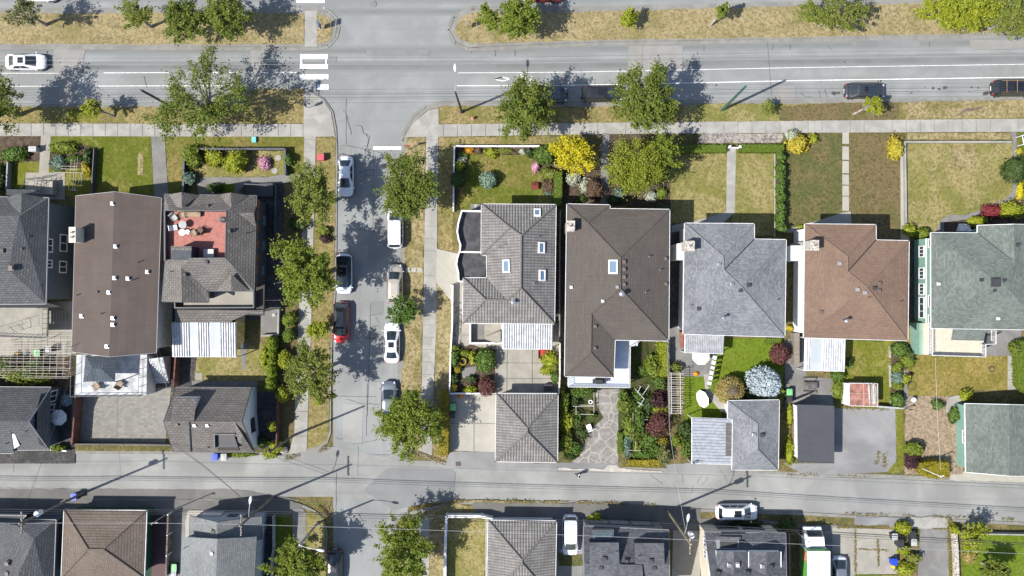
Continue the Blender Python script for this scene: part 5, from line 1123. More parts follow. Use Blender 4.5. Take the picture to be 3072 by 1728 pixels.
for t in (.3, .65): window(h, wi, t, 1.3, 2.4, 2.1, SLATEG, GLASS, 'garage_door', mull=0)
# ================================================================== plants
LEAF = {}
def lk(k, a, b_, c=None, tr=.28, size=.15, dens=60):
    LEAF[k] = (leaf('leaf_' + k, a, b_, c, tr), size, dens)
lk('street', (.085, .125, .016), (.175, .21, .036), (.14, .165, .022), .4)
lk('bright', (.10, .15, .016), (.195, .235, .032), (.16, .19, .018), .38)
lk('olive', (.115, .15, .024), (.21, .235, .046), (.17, .18, .03), .4)
lk('cypress', (.095, .145, .008), (.165, .205, .014), (.12, .165, .010), .2, .09)
lk('sparse', (.085, .10, .03), (.15, .15, .055), (.11, .10, .04))
lk('yellowgreen', (.15, .19, .012), (.28, .295, .022), (.17, .20, .015))
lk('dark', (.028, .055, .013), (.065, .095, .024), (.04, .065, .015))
lk('ivy', (.042, .088, .014), (.11, .17, .028), (.075, .12, .02))
lk('yellow', (.34, .30, .008), (.52, .45, .02), (.30, .28, .012), .3)
lk('gold', (.30, .25, .014), (.42, .36, .05), (.36, .20, .012), .3)
lk('cedar', (.12, .155, .014), (.25, .275, .026), (.185, .19, .018), .32, .13)
lk('purple', (.030, .013, .018), (.065, .028, .030), (.045, .02, .02), .2, .13)
lk('redmaple', (.075, .026, .024), (.13, .055, .045), (.09, .035, .03), .2, .12)
lk('brownleaf', (.075, .048, .030), (.125, .08, .05), (.09, .055, .035), .2, .12)
lk('spruce', (.20, .25, .28), (.36, .41, .43), (.25, .30, .32), .1, .15)
lk('blueball', (.10, .16, .11), (.19, .25, .18), (.13, .19, .13), .1, .12)
lk('weeping', (.22, .17, .05), (.32, .26, .09), (.20, .14, .055), .2, .10)
lk('hedge', (.075, .12, .010), (.12, .165, .020), (.095, .135, .012), .2, .09)
lk('yellowhedge', (.17, .15, .008), (.26, .21, .018), (.14, .11, .012), .2, .09)
lk('pink', (.38, .16, .25), (.52, .28, .38), (.16, .18, .06), .2, .12)
lk('whiteflower', (.10, .14, .03), (.5, .5, .46), (.09, .13, .03), .2, .11)
lk('orange', (.38, .17, .008), (.5, .26, .02), (.09, .11, .02), .2, .11)
lk('blueleaf', (.07, .12, .09), (.14, .2, .16), (.09, .13, .06), .2, .13)
lk('redred', (.13, .018, .025), (.19, .03, .035), (.09, .015, .02), .2, .12)
BARK = plain('grey_bark', (.27, .245, .21), .9, var=.3, scale=6)
def rnd_dir(r, k):
    v = r.normal(size=(k, 3)); return v / np.linalg.norm(v, axis=1)[:, None]
def leaves_mesh(name, C, N, size, mat, parent, r, elong=.6):
    k = len(C)
    t = rnd_dir(r, k); u = np.cross(N, t); u /= (np.linalg.norm(u, axis=1)[:, None] + 1e-9); v = np.cross(N, u)
    s = (size * r.uniform(.6, 1.25, k))[:, None]
    V = np.empty((k, 4, 3)); V[:, 0] = C - u * s; V[:, 1] = C + v * s * elong; V[:, 2] = C + u * s; V[:, 3] = C - v * s * elong
    me = bpy.data.meshes.new(name); me.vertices.add(4 * k); me.loops.add(4 * k); me.polygons.add(k)
    me.vertices.foreach_set('co', V.reshape(-1).astype(np.float32)); me.loops.foreach_set('vertex_index', np.arange(4 * k, dtype=np.int32))
    me.polygons.foreach_set('loop_start', np.arange(0, 4 * k, 4, dtype=np.int32)); me.polygons.foreach_set('loop_total', np.full(k, 4, dtype=np.int32))
    me.materials.append(mat); me.update(); me.validate()
    o = bpy.data.objects.new(name, me); COL.objects.link(o); o.parent = parent
    if parent: BASE[o] = BASE[parent]
    return o
def lumpy(r, D, amp):
    """uneven outline: a radius factor per direction"""
    f = np.ones(len(D))
    for fr in (2.2, 4.1, 7.3):
        a = rnd_dir(r, 3) * fr; p = r.uniform(0, 6.28, 3)
        f += amp / fr * 1.6 * np.sin(D @ a.T + p).sum(1) / 1.7
    return np.clip(f, .45, 1.5)
def tree(label, c, x, y, rx, ry, top, kind, nclump=75, per=95, size=.17, clr=.24, bare=0, group=None, name='tree', amp=.35, lean=(0, 0), low=.28):
    px, py = n(c, x, y); f = CROP[c][2]
    hc = top * .66; k = (1 - hc / H) / S
    X, Y, _ = P(px, py, hc); RX, RY, RZ = rx / f * k, ry / f * k, top * .34
    seed = int(px * 13 + py * 7) % 100000; r = np.random.default_rng(seed)
    bx, by = X + lean[0], Y + lean[1]
    nclump = int(nclump * 1.9); per = int(per * .5); clr *= .66; size *= .78; rx *= .93; ry *= .93; amp *= 1.15
    t = thing(name, label, 'tree', (bx, by, Z0), group)
    mat, _, _ = LEAF[kind]
    D = rnd_dir(r, nclump); D[:, 2] = np.where(D[:, 2] < -.35, -D[:, 2], D[:, 2])
    if bare:
        nA = 8 + bare // 2; A_ = rnd_dir(r, nA); A_[:, 2] = np.abs(A_[:, 2]) * .45; A_[:, 0] = np.cos(np.arange(nA) * 6.283 / nA + r.normal(size=nA) * .25); A_[:, 1] = np.sin(np.arange(nA) * 6.283 / nA + r.normal(size=nA) * .25)
        al = r.uniform(.72, 1.28, nA); ai = r.integers(0, nA, nclump); on = r.uniform(size=nclump) < min(.8, .35 + amp * .55)
        J = A_[ai] + r.normal(size=(nclump, 3)) * .2; J /= np.linalg.norm(J, axis=1)[:, None]; D = np.where(on[:, None], J, D)
    lf = lumpy(r, D, amp); rad = r.uniform(.15, 1, nclump) ** .5
    if bare: lf = np.where(on, np.clip(lf, .8, 1.15) * al[ai], lf * .85)
    cc = D * (rad * lf)[:, None] * np.array([RX, RY, RZ]) * .9
    cr = clr * min(RX, RY) * r.uniform(.6, 1.25, nclump)
    idx = np.repeat(np.arange(nclump), per)
    q = r.normal(size=(len(idx), 3)) * .5 * np.array([1, 1, .6]) + D[idx] * (r.normal(size=len(idx)) * .75 + .25)[:, None]
    Cn = cc[idx] + q * cr[idx][:, None]
    N = rnd_dir(r, len(idx)) * .8 + np.array([0, 0, .75]) + D[idx] * .35; N /= np.linalg.norm(N, axis=1)[:, None]
    off = np.array([X - bx, Y - by, hc - Z0])
    leaves_mesh('crown', Cn + off, N, size, mat, t, r)
    b = MB(); rt = max(.05, .028 * top); fork = np.array([off[0] * .6, off[1] * .6, top * low])
    b.tube([(0, 0, -.1), tuple(fork * .5), tuple(fork)], [rt * 1.25, rt, rt * .8], 7)
    sel = r.permutation(nclump)[:11 + bare]
    for i in sel:
        e = cc[i] * (1.0 if bare else .85) + off; m = fork + (e - fork) * .5 + np.array([0, 0, top * .05]) + r.normal(size=3) * .12
        b.tube([tuple(fork), tuple(m), tuple(e)], [rt * .5, rt * .28, rt * .08], 5)
        if bare:
            for _ in range(3):
                w = r.uniform(.3, .9); s0 = m + (e - m) * w; b.bar(tuple(s0), tuple(s0 + r.normal(size=3) * np.array([.6, .6, .25])), rt * .13, rt * .04, 4)
    b.build('trunk', BARK, None).parent = t
    return t
def shrub(label, c, x, y, rx, ry, h, kind, name='shrub', cat='shrub', group=None, amp=.3, core=.78, dens=1.0, size=None, z0=Z0, stem=0):
    px, py = n(c, x, y); f = CROP[c][2]; k = (1 - h * .6 / H) / S
    X, Y, _ = P(px, py, h * .6); RX, RY = rx / f * k, ry / f * k; RZ = (h - stem) / 2
    r = np.random.default_rng(int(px * 17 + py * 5) % 100000)
    t = thing(name, label, cat, (X, Y, z0), group); mat, sz, dn = LEAF[kind]; sz = size or min(sz, .35 * min(RX, RY) + .03)
    area = 4 * math.pi * ((RX * RY) ** 1.6 / 3 + (RX * RZ) ** 1.6 / 3 + (RY * RZ) ** 1.6 / 3) ** (1 / 1.6)
    k_ = int(min(9000, max(90, area * dn * dens * (.14 / sz) ** 2 * .9)))
    D = rnd_dir(r, k_); lf = lumpy(r, D, amp); rad = 1.02 - np.abs(r.normal(size=k_)) * .13 + np.where(r.uniform(size=k_) < .25, r.uniform(0, .22, k_), 0) * min(1, amp * 3)
    cz = stem + RZ
    C = D * (lf * rad)[:, None] * np.array([RX, RY, RZ]) + np.array([0, 0, cz]); C[:, 2] = np.maximum(C[:, 2], .03)
    N = D * .7 + rnd_dir(r, k_) * .7 + np.array([0, 0, .3]); N /= np.linalg.norm(N, axis=1)[:, None]
    o = leaves_mesh('foliage', C, N, sz, mat, t, r)
    if core:
        bm = bmesh.new(); bmesh.ops.create_icosphere(bm, subdivisions=3, radius=1)
        DD = np.array([v.co[:] for v in bm.verts]); r2 = np.random.default_rng(int(px * 17 + py * 5) % 100000); rnd_dir(r2, k_)
        l2 = lumpy(r2, DD, amp) * core
        for v, l_ in zip(bm.verts, l2): v.co = Vector((v.co.x * RX * l_, v.co.y * RY * l_, max(-cz + .02, v.co.z * RZ * l_) + cz))
        bm.from_mesh(o.data); me = o.data; 
        bm.to_mesh(me); bm.free()
    if stem:
        b = MB(); b.bar((0, 0, -.05), (0, 0, stem + .3), .05, .04, 6); b.build('trunk', BARK, None).parent = t
    return t
def hedge(label, c, pts, h, kind, name='hedge', group=None, dens=150, size=.085, rough=.05):
    poly = ccw([Q(c, x, y, h)[:2] for x, y in pts]); cx = sum(p[0] for p in poly) / len(poly); cy = sum(p[1] for p in poly) / len(poly)
    t = thing(name, label, 'hedge', (cx, cy, Z0), group); mat = LEAF[kind][0]
    r = np.random.default_rng(int(abs(cx * 991 + cy * 373)) % 100000); lp = [(p[0] - cx, p[1] - cy) for p in poly]
    xs = [p[0] for p in lp]; ys = [p[1] for p in lp]; C, N = [], []
    A = (max(xs) - min(xs)) * (max(ys) - min(ys)); k = int(min(14000, A * dens))
    U = r.uniform((min(xs), min(ys)), (max(xs), max(ys)), (k, 2))
    for u in U:
        if inpoly(u[0], u[1], lp): C.append((u[0], u[1], h - Z0 + r.normal() * rough)); N.append((0, 0, 1))
    for i in range(len(lp)):
        a, d = np.array(lp[i]), np.array(lp[(i + 1) % len(lp)]); L = np.linalg.norm(d - a); e = (d - a) / L; o = (e[1], -e[0])
        for _ in range(int(L * h * dens * .6)):
            q = a + e * r.uniform(0, L); z = r.uniform(0, h - Z0); w = r.normal() * rough
            C.append((q[0] + o[0] * w, q[1] + o[1] * w, z)); N.append((o[0], o[1], .2))
    C = np.array(C); N = np.array(N) + rnd_dir(r, len(C)) * .75; N /= np.linalg.norm(N, axis=1)[:, None]
    o = leaves_mesh('foliage', C, N, size, mat, t, r)
    bm = bmesh.new(); bm.from_mesh(o.data); tmp = bpy.data.meshes.new('tmp')
    b = MB().prism(ins(lp, .06) if A > .5 else lp, 0, h - Z0 - .05); tmp.from_pydata(b.v, [], b.f); bm.from_mesh(tmp); bm.to_mesh(o.data); bm.free(); bpy.data.meshes.remove(tmp)
    return t
GB = 'street trees in the grass strips'
# median trees
tree('thin half-bare tree at the far left of the western median', 'T1', 235, 120, 205, 160, 7, 'sparse', 34, 50, .16, .24, 9, GB, amp=.5)
tree('open-branched green tree in the middle of the western median', 'T1', 1310, 150, 170, 165, 6.5, 'olive', 34, 70, .17, .26, 4, GB, amp=.5)
tree('dense green tree, left one of a joined pair on the western median', 'T1', 1765, 215, 235, 195, 6.5, 'street', 70, 95, group=GB)
tree('dense green tree, right one of a joined pair on the western median', 'N', 672, 55, 65, 62, 6.8, 'street', 66, 95, group=GB)
tree('bright two-lobed tree near the rounded end of the eastern median', 'T3', 1130, 190, 225, 195, 6.5, 'bright', 74, 100, group=GB)
tree('smaller lobe tree touching the bright median tree on its left', 'T3', 860, 190, 115, 160, 5.5, 'bright', 36, 75, group=GB, amp=.45)
tree('small round bright shrub-like tree on the eastern median', 'T4', 280, 180, 80, 92, 3.2, 'yellowgreen', 36, 70, .14, .3, group=GB)
tree('little lollipop tree on a slanting stem in the eastern median', 'T4', 1180, 112, 62, 85, 4.6, 'bright', 30, 60, .15, .3, group=GB, lean=(-.75, -.75))
tree('olive half-browned tree on the eastern median', 'T5', 300, 150, 340, 155, 6, 'olive', 80, 75, .16, .22, 8, GB, amp=.45)
tree('big yellow-green tree at the top right of the eastern median', 'T5', 1560, 120, 400, 190, 7, 'yellowgreen', 120, 95, group=GB)
tree('darker green tree at the far right of the eastern median', 'T5', 2060, 150, 270, 200, 7.5, 'olive', 80, 80, group=GB, amp=.4, bare=5)
# boulevard trees
tree('large tree cut by the left edge above the avenue sidewalk', 'T1', -70, 1010, 240, 280, 8.5, 'street', 90, 90, group=GB)
tree('small bright sapling on a leaning stem by the left sidewalk', 'T1', 912, 1042, 88, 82, 4.2, 'yellowgreen', 30, 55, .16, .3, group=GB, lean=(1.15, -.5))
tree('tall loose tree with bare branches overhanging the avenue sidewalk', 'N', 598, 305, 128, 128, 9.5, 'street', 112, 78, .17, .17, 14, GB, amp=.6)
tree('big street tree overhanging the parked navy car', 'T3', 1235, 1040, 300, 300, 9, 'street', 130, 85, .17, .2, 8, GB, amp=.4)
tree('widest boulevard tree, beside the parked black wagon', 'T4', 435, 975, 350, 285, 9, 'street', 150, 88, .17, .18, 10, GB, amp=.35)
tree('stunted olive sapling by the burnt boulevard grass', 'T4', 1625, 1050, 72, 70, 2.6, 'olive', 24, 55, .14, .3, group=GB)
tree('spindly yellow-green sapling leaning over the black saloon', 'T5', 700, 1010, 82, 98, 4.4, 'yellowgreen', 24, 40, .17, .25, 3, GB, amp=.55, lean=(-1.1, -.55))
# street trees
tree('loose street tree beside the white sedan facing south', 'U3', 120, 640, 235, 290, 9, 'olive', 110, 85, .17, .2, 8, GB)
tree('largest leafy tree on the west side of the street, by the red car', 'N', 920, 822, 88, 106, 11.2, 'bright', 140, 95, .18, .2, 4, GB)
tree('small yellowish tree beside the red car bonnet', 'V3', 490, 615, 105, 95, 3.6, 'yellowgreen', 40, 55, .15, .26, group=GB)
tree('greyish olive tree with pale limbs, southernmost on the street west side', 'V3', 432, 1035, 200, 262, 8.6, 'olive', 105, 80, .16, .2, 9, GB)
tree('broad street tree overhanging the silver minivan bonnet', 'U3', 1050, 560, 320, 330, 8.8, 'street', 150, 95, .17, .18, 5, GB)
tree('small dark leafy tree between the gold SUV and white saloon', 'V3', 1335, 450, 128, 140, 4.6, 'ivy', 55, 70, .17, .24, group=GB)
tree('rounded bright tree overhanging the slate-grey car', 'W3', 712, 345, 270, 295, 7.5, 'bright', 130, 95, .18, .19, 2, GB)
tree('bright feathery tree at the bottom edge beside the grey south house', 'X2', 1740, 1060, 370, 260, 7.5, 'bright', 120, 90, .18, .2, 4, GB)
tree('leafy tree at the bottom edge beside the fenced dry lawn', 'X3', 930, 860, 325, 400, 7.5, 'bright', 140, 92, .18, .19, 5, GB)
tree('golden yellow tree behind the white corner fence', 'U4', 1345, 215, 190, 215, 4.6, 'yellow', 80, 75, .16, .22, name='ornamental_tree', amp=.3)
tree('huge feathery olive cedar before the big brown-roofed house', 'U5', 690, 330, 350, 300, 7.5, 'cedar', 62, 330, .14, .25, name='cedar_tree', amp=.3)
tree('fresh green tree merging with the feathery cedar', 'U5', 930, 175, 120, 190, 6.5, 'bright', 50, 85, .15, .24, name='ornamental_tree')
tree('bright leafy fruit tree in the lower right corner lawn', 'X6', 1880, 700, 185, 165, 4.2, 'yellowgreen', 44, 60, .17, .24, 4, name='fruit_tree', amp=.45)
tree('dark green fruit tree cut by the bottom edge at the far right', 'X6', 2200, 1120, 190, 150, 4.5, 'street', 50, 70, .17, .24, name='fruit_tree')
# shrubs -------------------------------------------------------------------
S_ = shrub
S_('leafy vegetable bed at the left edge by the blue house path', 'U1', 140, 195, 150, 75, 1.0, 'ivy', 'vegetable_plant', 'plant')
S_('squash vines covering the bed right of the blue house path', 'U1', 600, 150, 155, 55, 1.1, 'bright', 'vegetable_plant', 'plant', amp=.4)
S_('blue-green kale plants below the squash vines', 'U1', 555, 275, 80, 70, .9, 'blueleaf', 'vegetable_plant', 'plant', amp=.4)
S_('low tangle of bean plants beside the kale', 'U1', 715, 245, 80, 40, .8, 'ivy', 'vegetable_plant', 'plant', amp=.4)
S_('yellow-flowering bush by the bamboo canes', 'U1', 832, 355, 45, 65, 1.1, 'gold', amp=.4)
S_('dark bush in the corner of the squash bed', 'U1', 855, 215, 45, 75, 1.3, 'dark')
S_('dark hedge-like bush at the left picture edge', 'U1', 10, 420, 40, 150, 1.6, 'dark')
S_('tall green bush in the corner of the dark-fenced garden', 'U2', 578, 225, 88, 110, 1.9, 'bright', amp=.3)
S_('pale green round bush below the corner bush', 'U2', 545, 440, 66, 64, 1.4, 'blueleaf')
S_('spreading light green bush inside the dark-fenced garden', 'U2', 790, 250, 95, 92, 1.5, 'yellowgreen', amp=.45)
S_('lime yellow feathery bush inside the dark-fenced garden', 'U2', 1000, 285, 95, 108, 2.1, 'yellowgreen', amp=.3)
S_('pink blooming round hydrangea in the fenced garden', 'U2', 1277, 280, 60, 60, 1.0, 'pink')
S_('little ball-clipped bush outside the dark fence', 'U2', 1500, 256, 40, 52, 1.5, 'ivy', 'topiary_bush', amp=.1)
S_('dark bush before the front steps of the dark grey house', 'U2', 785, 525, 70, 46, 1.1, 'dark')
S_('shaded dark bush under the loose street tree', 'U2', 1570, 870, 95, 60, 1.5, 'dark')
S_('bright small bush beside the street kerb', 'U3', 235, 945, 58, 45, 1.0, 'bright')
S_('purplish bush beside the street kerb', 'U3', 245, 1015, 50, 34, .9, 'purple')
gr = 'row of golden cypresses behind the lane-side fence'
for i, (x, y, a) in enumerate(((1345, 705, 'first'), (1352, 768, 'second'), (1350, 830, 'third'), (1347, 905, 'fourth'), (1342, 968, 'fifth'), (1338, 1030, 'sixth'), (1334, 1098, 'seventh'), (1328, 1150, 'last'))):
    S_('clipped golden-green cypress, %s from the top of its row' % a, 'V2', x, y, 52, 46, 2.2, 'cypress', 'cypress', 'cypress', gr, amp=.12)
S_('bushy round shrub, upper of two touching beside the sidewalk', 'V3', 207, 520, 72, 72, 1.9, 'bright')
S_('bushy round shrub, lower of two touching beside the sidewalk', 'V3', 218, 662, 62, 64, 1.7, 'hedge', amp=.12)
S_('egg-shaped golden green shrub east of the cypress row', 'V3', 172, 900, 70, 92, 2.0, 'yellowgreen', amp=.12)
S_('rounded green shrub near the south end of the cypress row', 'V3', 162, 1232, 64, 80, 1.8, 'yellowgreen', amp=.12)
S_('loose yellow-green bush west of the cypress row', 'V2', 1265, 880, 50, 115, 1.3, 'yellowgreen', amp=.4)
S_('tiny yellow shrub on the dry street boulevard', 'V3', 495, 1300, 40, 42, .9, 'yellowgreen')
S_('lime topiary ball on a tall stem by the lane house', 'W2', 1032, 408, 48, 46, 2.9, 'yellowgreen', 'topiary_tree', 'tree', stem=1.7)
S_('yellow bushy shrub behind the grey boulder', 'W2', 1065, 610, 62, 48, 1.4, 'yellowgreen', amp=.35)
S_('yellow drooping shrub at the corner of the lane', 'W2', 1000, 680, 72, 42, 1.0, 'yellowgreen', amp=.35)
S_('low lime ground-cover strip along the lane house wall', 'W2', 735, 690, 145, 24, .5, 'bright', amp=.3)
S_('dark shrub against the lane house corner', 'W2', 915, 575, 60, 60, 1.3, 'dark')
S_('vine tumbling over the low white fence by the lane', 'W1', 560, 622, 72, 34, 1.3, 'bright', 'climbing_vine', 'vine', amp=.4)
S_('grapevine covering the lower half of the white trellis', 'V1', 240, 1050, 235, 75, 2.5, 'bright', 'climbing_vine', 'vine', amp=.3, core=.5)
S_('grapevine patch at the left end of the white trellis', 'V1', 55, 930, 75, 65, 2.4, 'ivy', 'climbing_vine', 'vine', amp=.4, core=0)
S_('thin grapevine shoots in the middle of the white trellis', 'V1', 340, 935, 90, 45, 2.4, 'ivy', 'climbing_vine', 'vine', amp=.5, core=0, dens=.5)
# tiled house garden
for lb, x, y, rx, ry, hh, kk in (('orange marigolds by the north-west fence corner', 352, 175, 42, 38, .6, 'orange'), ('green leafy plant in the north-west fence corner', 290, 208, 42, 30, .8, 'ivy'),
    ('variegated white-edged plant along the west fence', 272, 252, 52, 35, .7, 'whiteflower'), ('yellow spurge plant along the west fence', 246, 320, 45, 52, .9, 'yellowgreen'), ('dark clipped ball bush growing into the west fence', 236, 445, 72, 84, 1.9, 'dark'),
    ('blue-green dwarf conifer alone on the fenced lawn', 533, 455, 84, 86, 2.0, 'blueball'), ('spiky yellow iris clump by the north fence', 556, 188, 56, 50, .8, 'yellowgreen'), ('mixed flowers beside the north fence', 690, 172, 85, 26, .6, 'olive'), ('reddish flower clump by the marigolds', 425, 170, 40, 26, .5, 'brownleaf'),
    ('white flower clump next to the dark ball bush', 862, 180, 36, 30, .6, 'whiteflower'), ('small dark ball bush at the fence end', 930, 195, 40, 42, 1.2, 'dark'), ('large dark rhododendron left of the golden tree', 1068, 205, 105, 98, 2.2, 'ivy'),
    ('pink flowers in the curved bed', 985, 318, 36, 46, .7, 'pink'), ('olive bush between pink flowers and the green hedge', 1108, 378, 74, 68, 1.3, 'olive'), ('russet-topped bush beside the red doghouse', 1110, 500, 66, 72, 1.3, 'brownleaf'), ('grey-leaved plant below the russet bush', 1110, 570, 45, 26, .6, 'blueleaf'),
    ('white daisies under the golden tree', 1338, 430, 66, 74, 1.2, 'whiteflower'), ('pale variegated bush behind the brown maple', 1480, 510, 62, 72, 1.2, 'whiteflower'), ('rounded brown-leaved maple beside the path', 1548, 555, 84, 98, 2.0, 'brownleaf'), ('dark shrub against the brown house front', 1440, 625, 60, 40, 1.0, 'dark')):
    S_(lb, 'U4', x, y, rx, ry, hh, kk, amp=.12 if 'ball' in lb or 'conifer' in lb else .3)
hedge('bright green clipped hedge beside the fenced lawn', 'U4', [(1172, 370), (1246, 366), (1240, 690), (1160, 700)], 1.5, 'hedge')
for lb, c, x, y, rx, ry, hh, kk in (('pale sage bush below the cedar', 'U5', 510, 580, 52, 46, 1.0, 'blueleaf'), ('dark shrub in the shaded cedar bed', 'U5', 450, 640, 55, 42, 1.1, 'dark'), ('white-speckled bush in the cedar bed', 'U5', 820, 605, 48, 52, .9, 'whiteflower'), ('bright green plants beside the olive lawn edge', 'U5', 905, 575, 55, 60, .8, 'bright'), ('dark shrub at the brown house corner', 'U5', 910, 700, 60, 36, .9, 'dark'),
    ('bright bush at the top of the back corner bed', 'V4', 215, 785, 36, 30, 1.0, 'bright'), ('green bush along the back side fence', 'V4', 208, 885, 45, 75, 1.5, 'ivy'), ('leafy plant above the ring planter', 'V4', 300, 838, 52, 32, .9, 'bright'), ('yellow upright bush in the back corner bed', 'V4', 375, 872, 38, 62, 1.5, 'yellowgreen'), ('large rounded variegated bush by the back patio', 'V4', 495, 905, 102, 112, 2.0, 'ivy'),
    ('small golden ball in the back corner bed', 'V4', 235, 990, 35, 35, .9, 'yellowhedge'), ('grey-green bush beside the stone terrace', 'V4', 205, 1078, 42, 50, 1.1, 'dark'), ('golden cone shrub at the back fence corner', 'V4', 198, 1172, 38, 44, 1.1, 'yellowhedge'), ('lime bush beside the red maple', 'V4', 360, 1192, 60, 46, 1.0, 'yellowgreen'), ('purple flowers beside the red maple', 'V4', 388, 1122, 34, 30, .8, 'purple'), ('rounded dark red maple behind the parking pad', 'V4', 512, 1150, 95, 95, 2.0, 'redmaple'), ('dark bush beside the small stone terrace', 'V4', 368, 1088, 44, 36, .9, 'dark'),
    ('yellow-green rhubarb-like bush by the patio cover', 'V4', 1128, 905, 82, 70, 1.2, 'yellowgreen'), ('pale bush below the rhubarb-like bush', 'V4', 1098, 1000, 56, 50, 1.0, 'yellowgreen'), ('narrow green bush against the patio side fence', 'V4', 1172, 1075, 38, 62, 1.2, 'ivy'), ('wild rose growing through the side fence', 'V4', 1165, 960, 35, 60, 1.0, 'olive')):
    S_(lb, c, x, y, rx, ry, hh, kk, amp=.15 if 'ball' in lb or 'rounded' in lb else .32)
hedge('long clipped yellow-olive hedge beside the parking pad', 'W3', [(1034, 78), (1110, 76), (1114, 400), (1112, 690), (1060, 708), (1012, 690), (1030, 400)], 1.7, 'yellowhedge')
# brown house vegetable garden
hedge('bright hedge beside the balcony and metal awning', 'V5', [(888, 726), (974, 726), (974, 1060), (895, 1060)], 1.7, 'yellowgreen', rough=.14)
for lb, c, x, y, rx, ry, hh, kk in (('big-leaved vine on a frame behind the balcony', 'V5', 830, 960, 72, 100, 2.0, 'bright'), ('grey-green bush between the vine and purple bush', 'V5', 908, 1120, 62, 80, 1.7, 'ivy'), ('dark purple bush against the pergola fence', 'V5', 908, 1290, 75, 80, 1.8, 'purple'), ('large round green shrub beside the stone drive', 'V5', 572, 1330, 84, 86, 1.9, 'street'),
    ('yellow bush above the plum-red maple', 'W4', 1545, 245, 56, 36, 1.0, 'yellowgreen'), ('plum-red maple in the vegetable garden', 'W4', 1530, 398, 112, 120, 2.4, 'redmaple'), ('climbing beans on poles, upper rows', 'W4', 1262, 410, 66, 112, 1.8, 'bright'), ('climbing beans on poles, right rows', 'W4', 1345, 390, 46, 130, 1.7, 'ivy'), ('leafy tomato plants below the maple', 'W4', 1440, 555, 80, 74, 1.3, 'ivy'),
    ('yellow-green dwarf bush right of the tomatoes', 'W4', 1580, 555, 56, 40, .9, 'yellowhedge'), ('overgrown greens beside the narrow hedge', 'W4', 1228, 600, 40, 110, 1.3, 'blueleaf'), ('potato plants before the low lane hedge', 'W4', 1400, 680, 118, 62, 1.1, 'ivy'), ('twiggy half-bare bush at the lane corner', 'W4', 1590, 700, 58, 92, 1.8, 'sparse'), ('leafy bush below the bean frame, left', 'W4', 1190, 120, 46, 56, 1.4, 'ivy'), ('shaded plants under the bean frame', 'W4', 1330, 250, 52, 60, 1.0, 'ivy'), ('kale row in the shaded garden', 'W4', 1430, 170, 60, 60, .9, 'dark'),
    ('tall plants against the tiled garage, lower', 'W4', 640, 560, 70, 110, 1.6, 'bright'), ('tall plants against the tiled garage, middle', 'W4', 640, 370, 66, 100, 1.6, 'yellowgreen'), ('vine on the tiled garage wall, upper', 'W4', 622, 160, 50, 130, 1.8, 'bright'), ('broad leafy bush below the balcony', 'W4', 800, 85, 128, 56, 1.4, 'ivy'), ('dark leafy bush beside the lower tall plants', 'W4', 722, 620, 60, 62, 1.3, 'ivy'), ('low plants at the tiled garage corner', 'W4', 680, 700, 80, 34, .7, 'dark'), ('tall tangle beside the white ring', 'W4', 720, 340, 60, 70, 1.2, 'ivy'), ('small fern beside the slab joint', 'W4', 885, 310, 36, 30, .8, 'ivy'),
    ('dense bush left of the metal carport, upper', 'W4', 1795, 450, 62, 80, 1.7, 'dark'), ('pale leafy bush left of the metal carport', 'W4', 1700, 555, 48, 66, 1.4, 'bright'), ('dense bush left of the metal carport, lower', 'W4', 1808, 620, 50, 92, 1.7, 'ivy'),
    ('leafy squash between the balcony and the vine frame', 'V5', 740, 1010, 60, 70, .8, 'ivy'), ('shaded beans behind the round green shrub', 'V5', 690, 1260, 60, 70, 1.2, 'ivy'), ('shaded green tangle beside the purple bush', 'V5', 790, 1330, 70, 90, 1.0, 'dark'), ('green patch left of the plum-red maple', 'W4', 1390, 320, 46, 50, .9, 'ivy'), ('bright lettuce patch under the bean poles', 'W4', 1300, 520, 50, 50, .7, 'bright'), ('leafy clump under the plum-red maple', 'W4', 1520, 640, 70, 60, 1.0, 'ivy'), ('mixed greens below the plum-red maple', 'W4', 1320, 620, 60, 50, .8, 'bright'), ('green climbers under the broad leafy bush', 'W4', 720, 180, 60, 56, 1.0, 'dark'), ('dark greens by the white plastic chair', 'W4', 800, 480, 60, 60, .9, 'dark'),
    ('olive bush at the top of the pergola', 'V5', 1040, 965, 62, 50, 1.3, 'olive')):
    S_(lb, c, x, y, rx, ry, hh, kk, amp=.15 if 'round' in lb else .36, core=.6)
hedge('low olive hedge along the lane behind the vegetable garden', 'W4', [(1238, 742), (1545, 738), (1540, 806), (1240, 800)], 1.1, 'yellowhedge', rough=.1)
hedge('narrow bright hedge beside the stone drive', 'W4', [(1142, 478), (1190, 478), (1186, 682), (1142, 680)], 1.1, 'hedge')
# grey house yard
S_('rounded red maple between grey and red-brown houses', 'V6', 442, 845, 96, 96, 2.3, 'redmaple', amp=.12)
S_('broad silvery blue spruce beside the grey garage', 'V6', 330, 1118, 162, 152, 3.6, 'spruce', 'spruce_tree', 'tree', amp=.2, dens=1.5)
S_('weeping golden-brown dome tree by the curving path', 'V5', 1582, 1190, 136, 136, 2.6, 'weeping', 'weeping_tree', 'tree', amp=.06, dens=1.3)
wt = [o for o in COL.objects if o.name == 'weeping_tree'][0]; b = MB(); r_ = np.random.default_rng(3)
for i in range(46):
    a = 2 * math.pi * i / 46 + r_.normal() * .05; q = r_.uniform(.5, .95); b.tube([(.03 * math.cos(a), .03 * math.sin(a), 2.72), (q * .6 * math.cos(a), q * .6 * math.sin(a), 2.68), (q * math.cos(a), q * math.sin(a), 2.5)], [.03, .02, .008], 4)
b.build('bare_twigs', plain('twig_brown', (.115, .09, .065), .9, var=.3)).parent = wt
S_('dark shrub in the shade below the blue spruce', 'V6', 150, 1240, 72, 40, 1.0, 'dark')
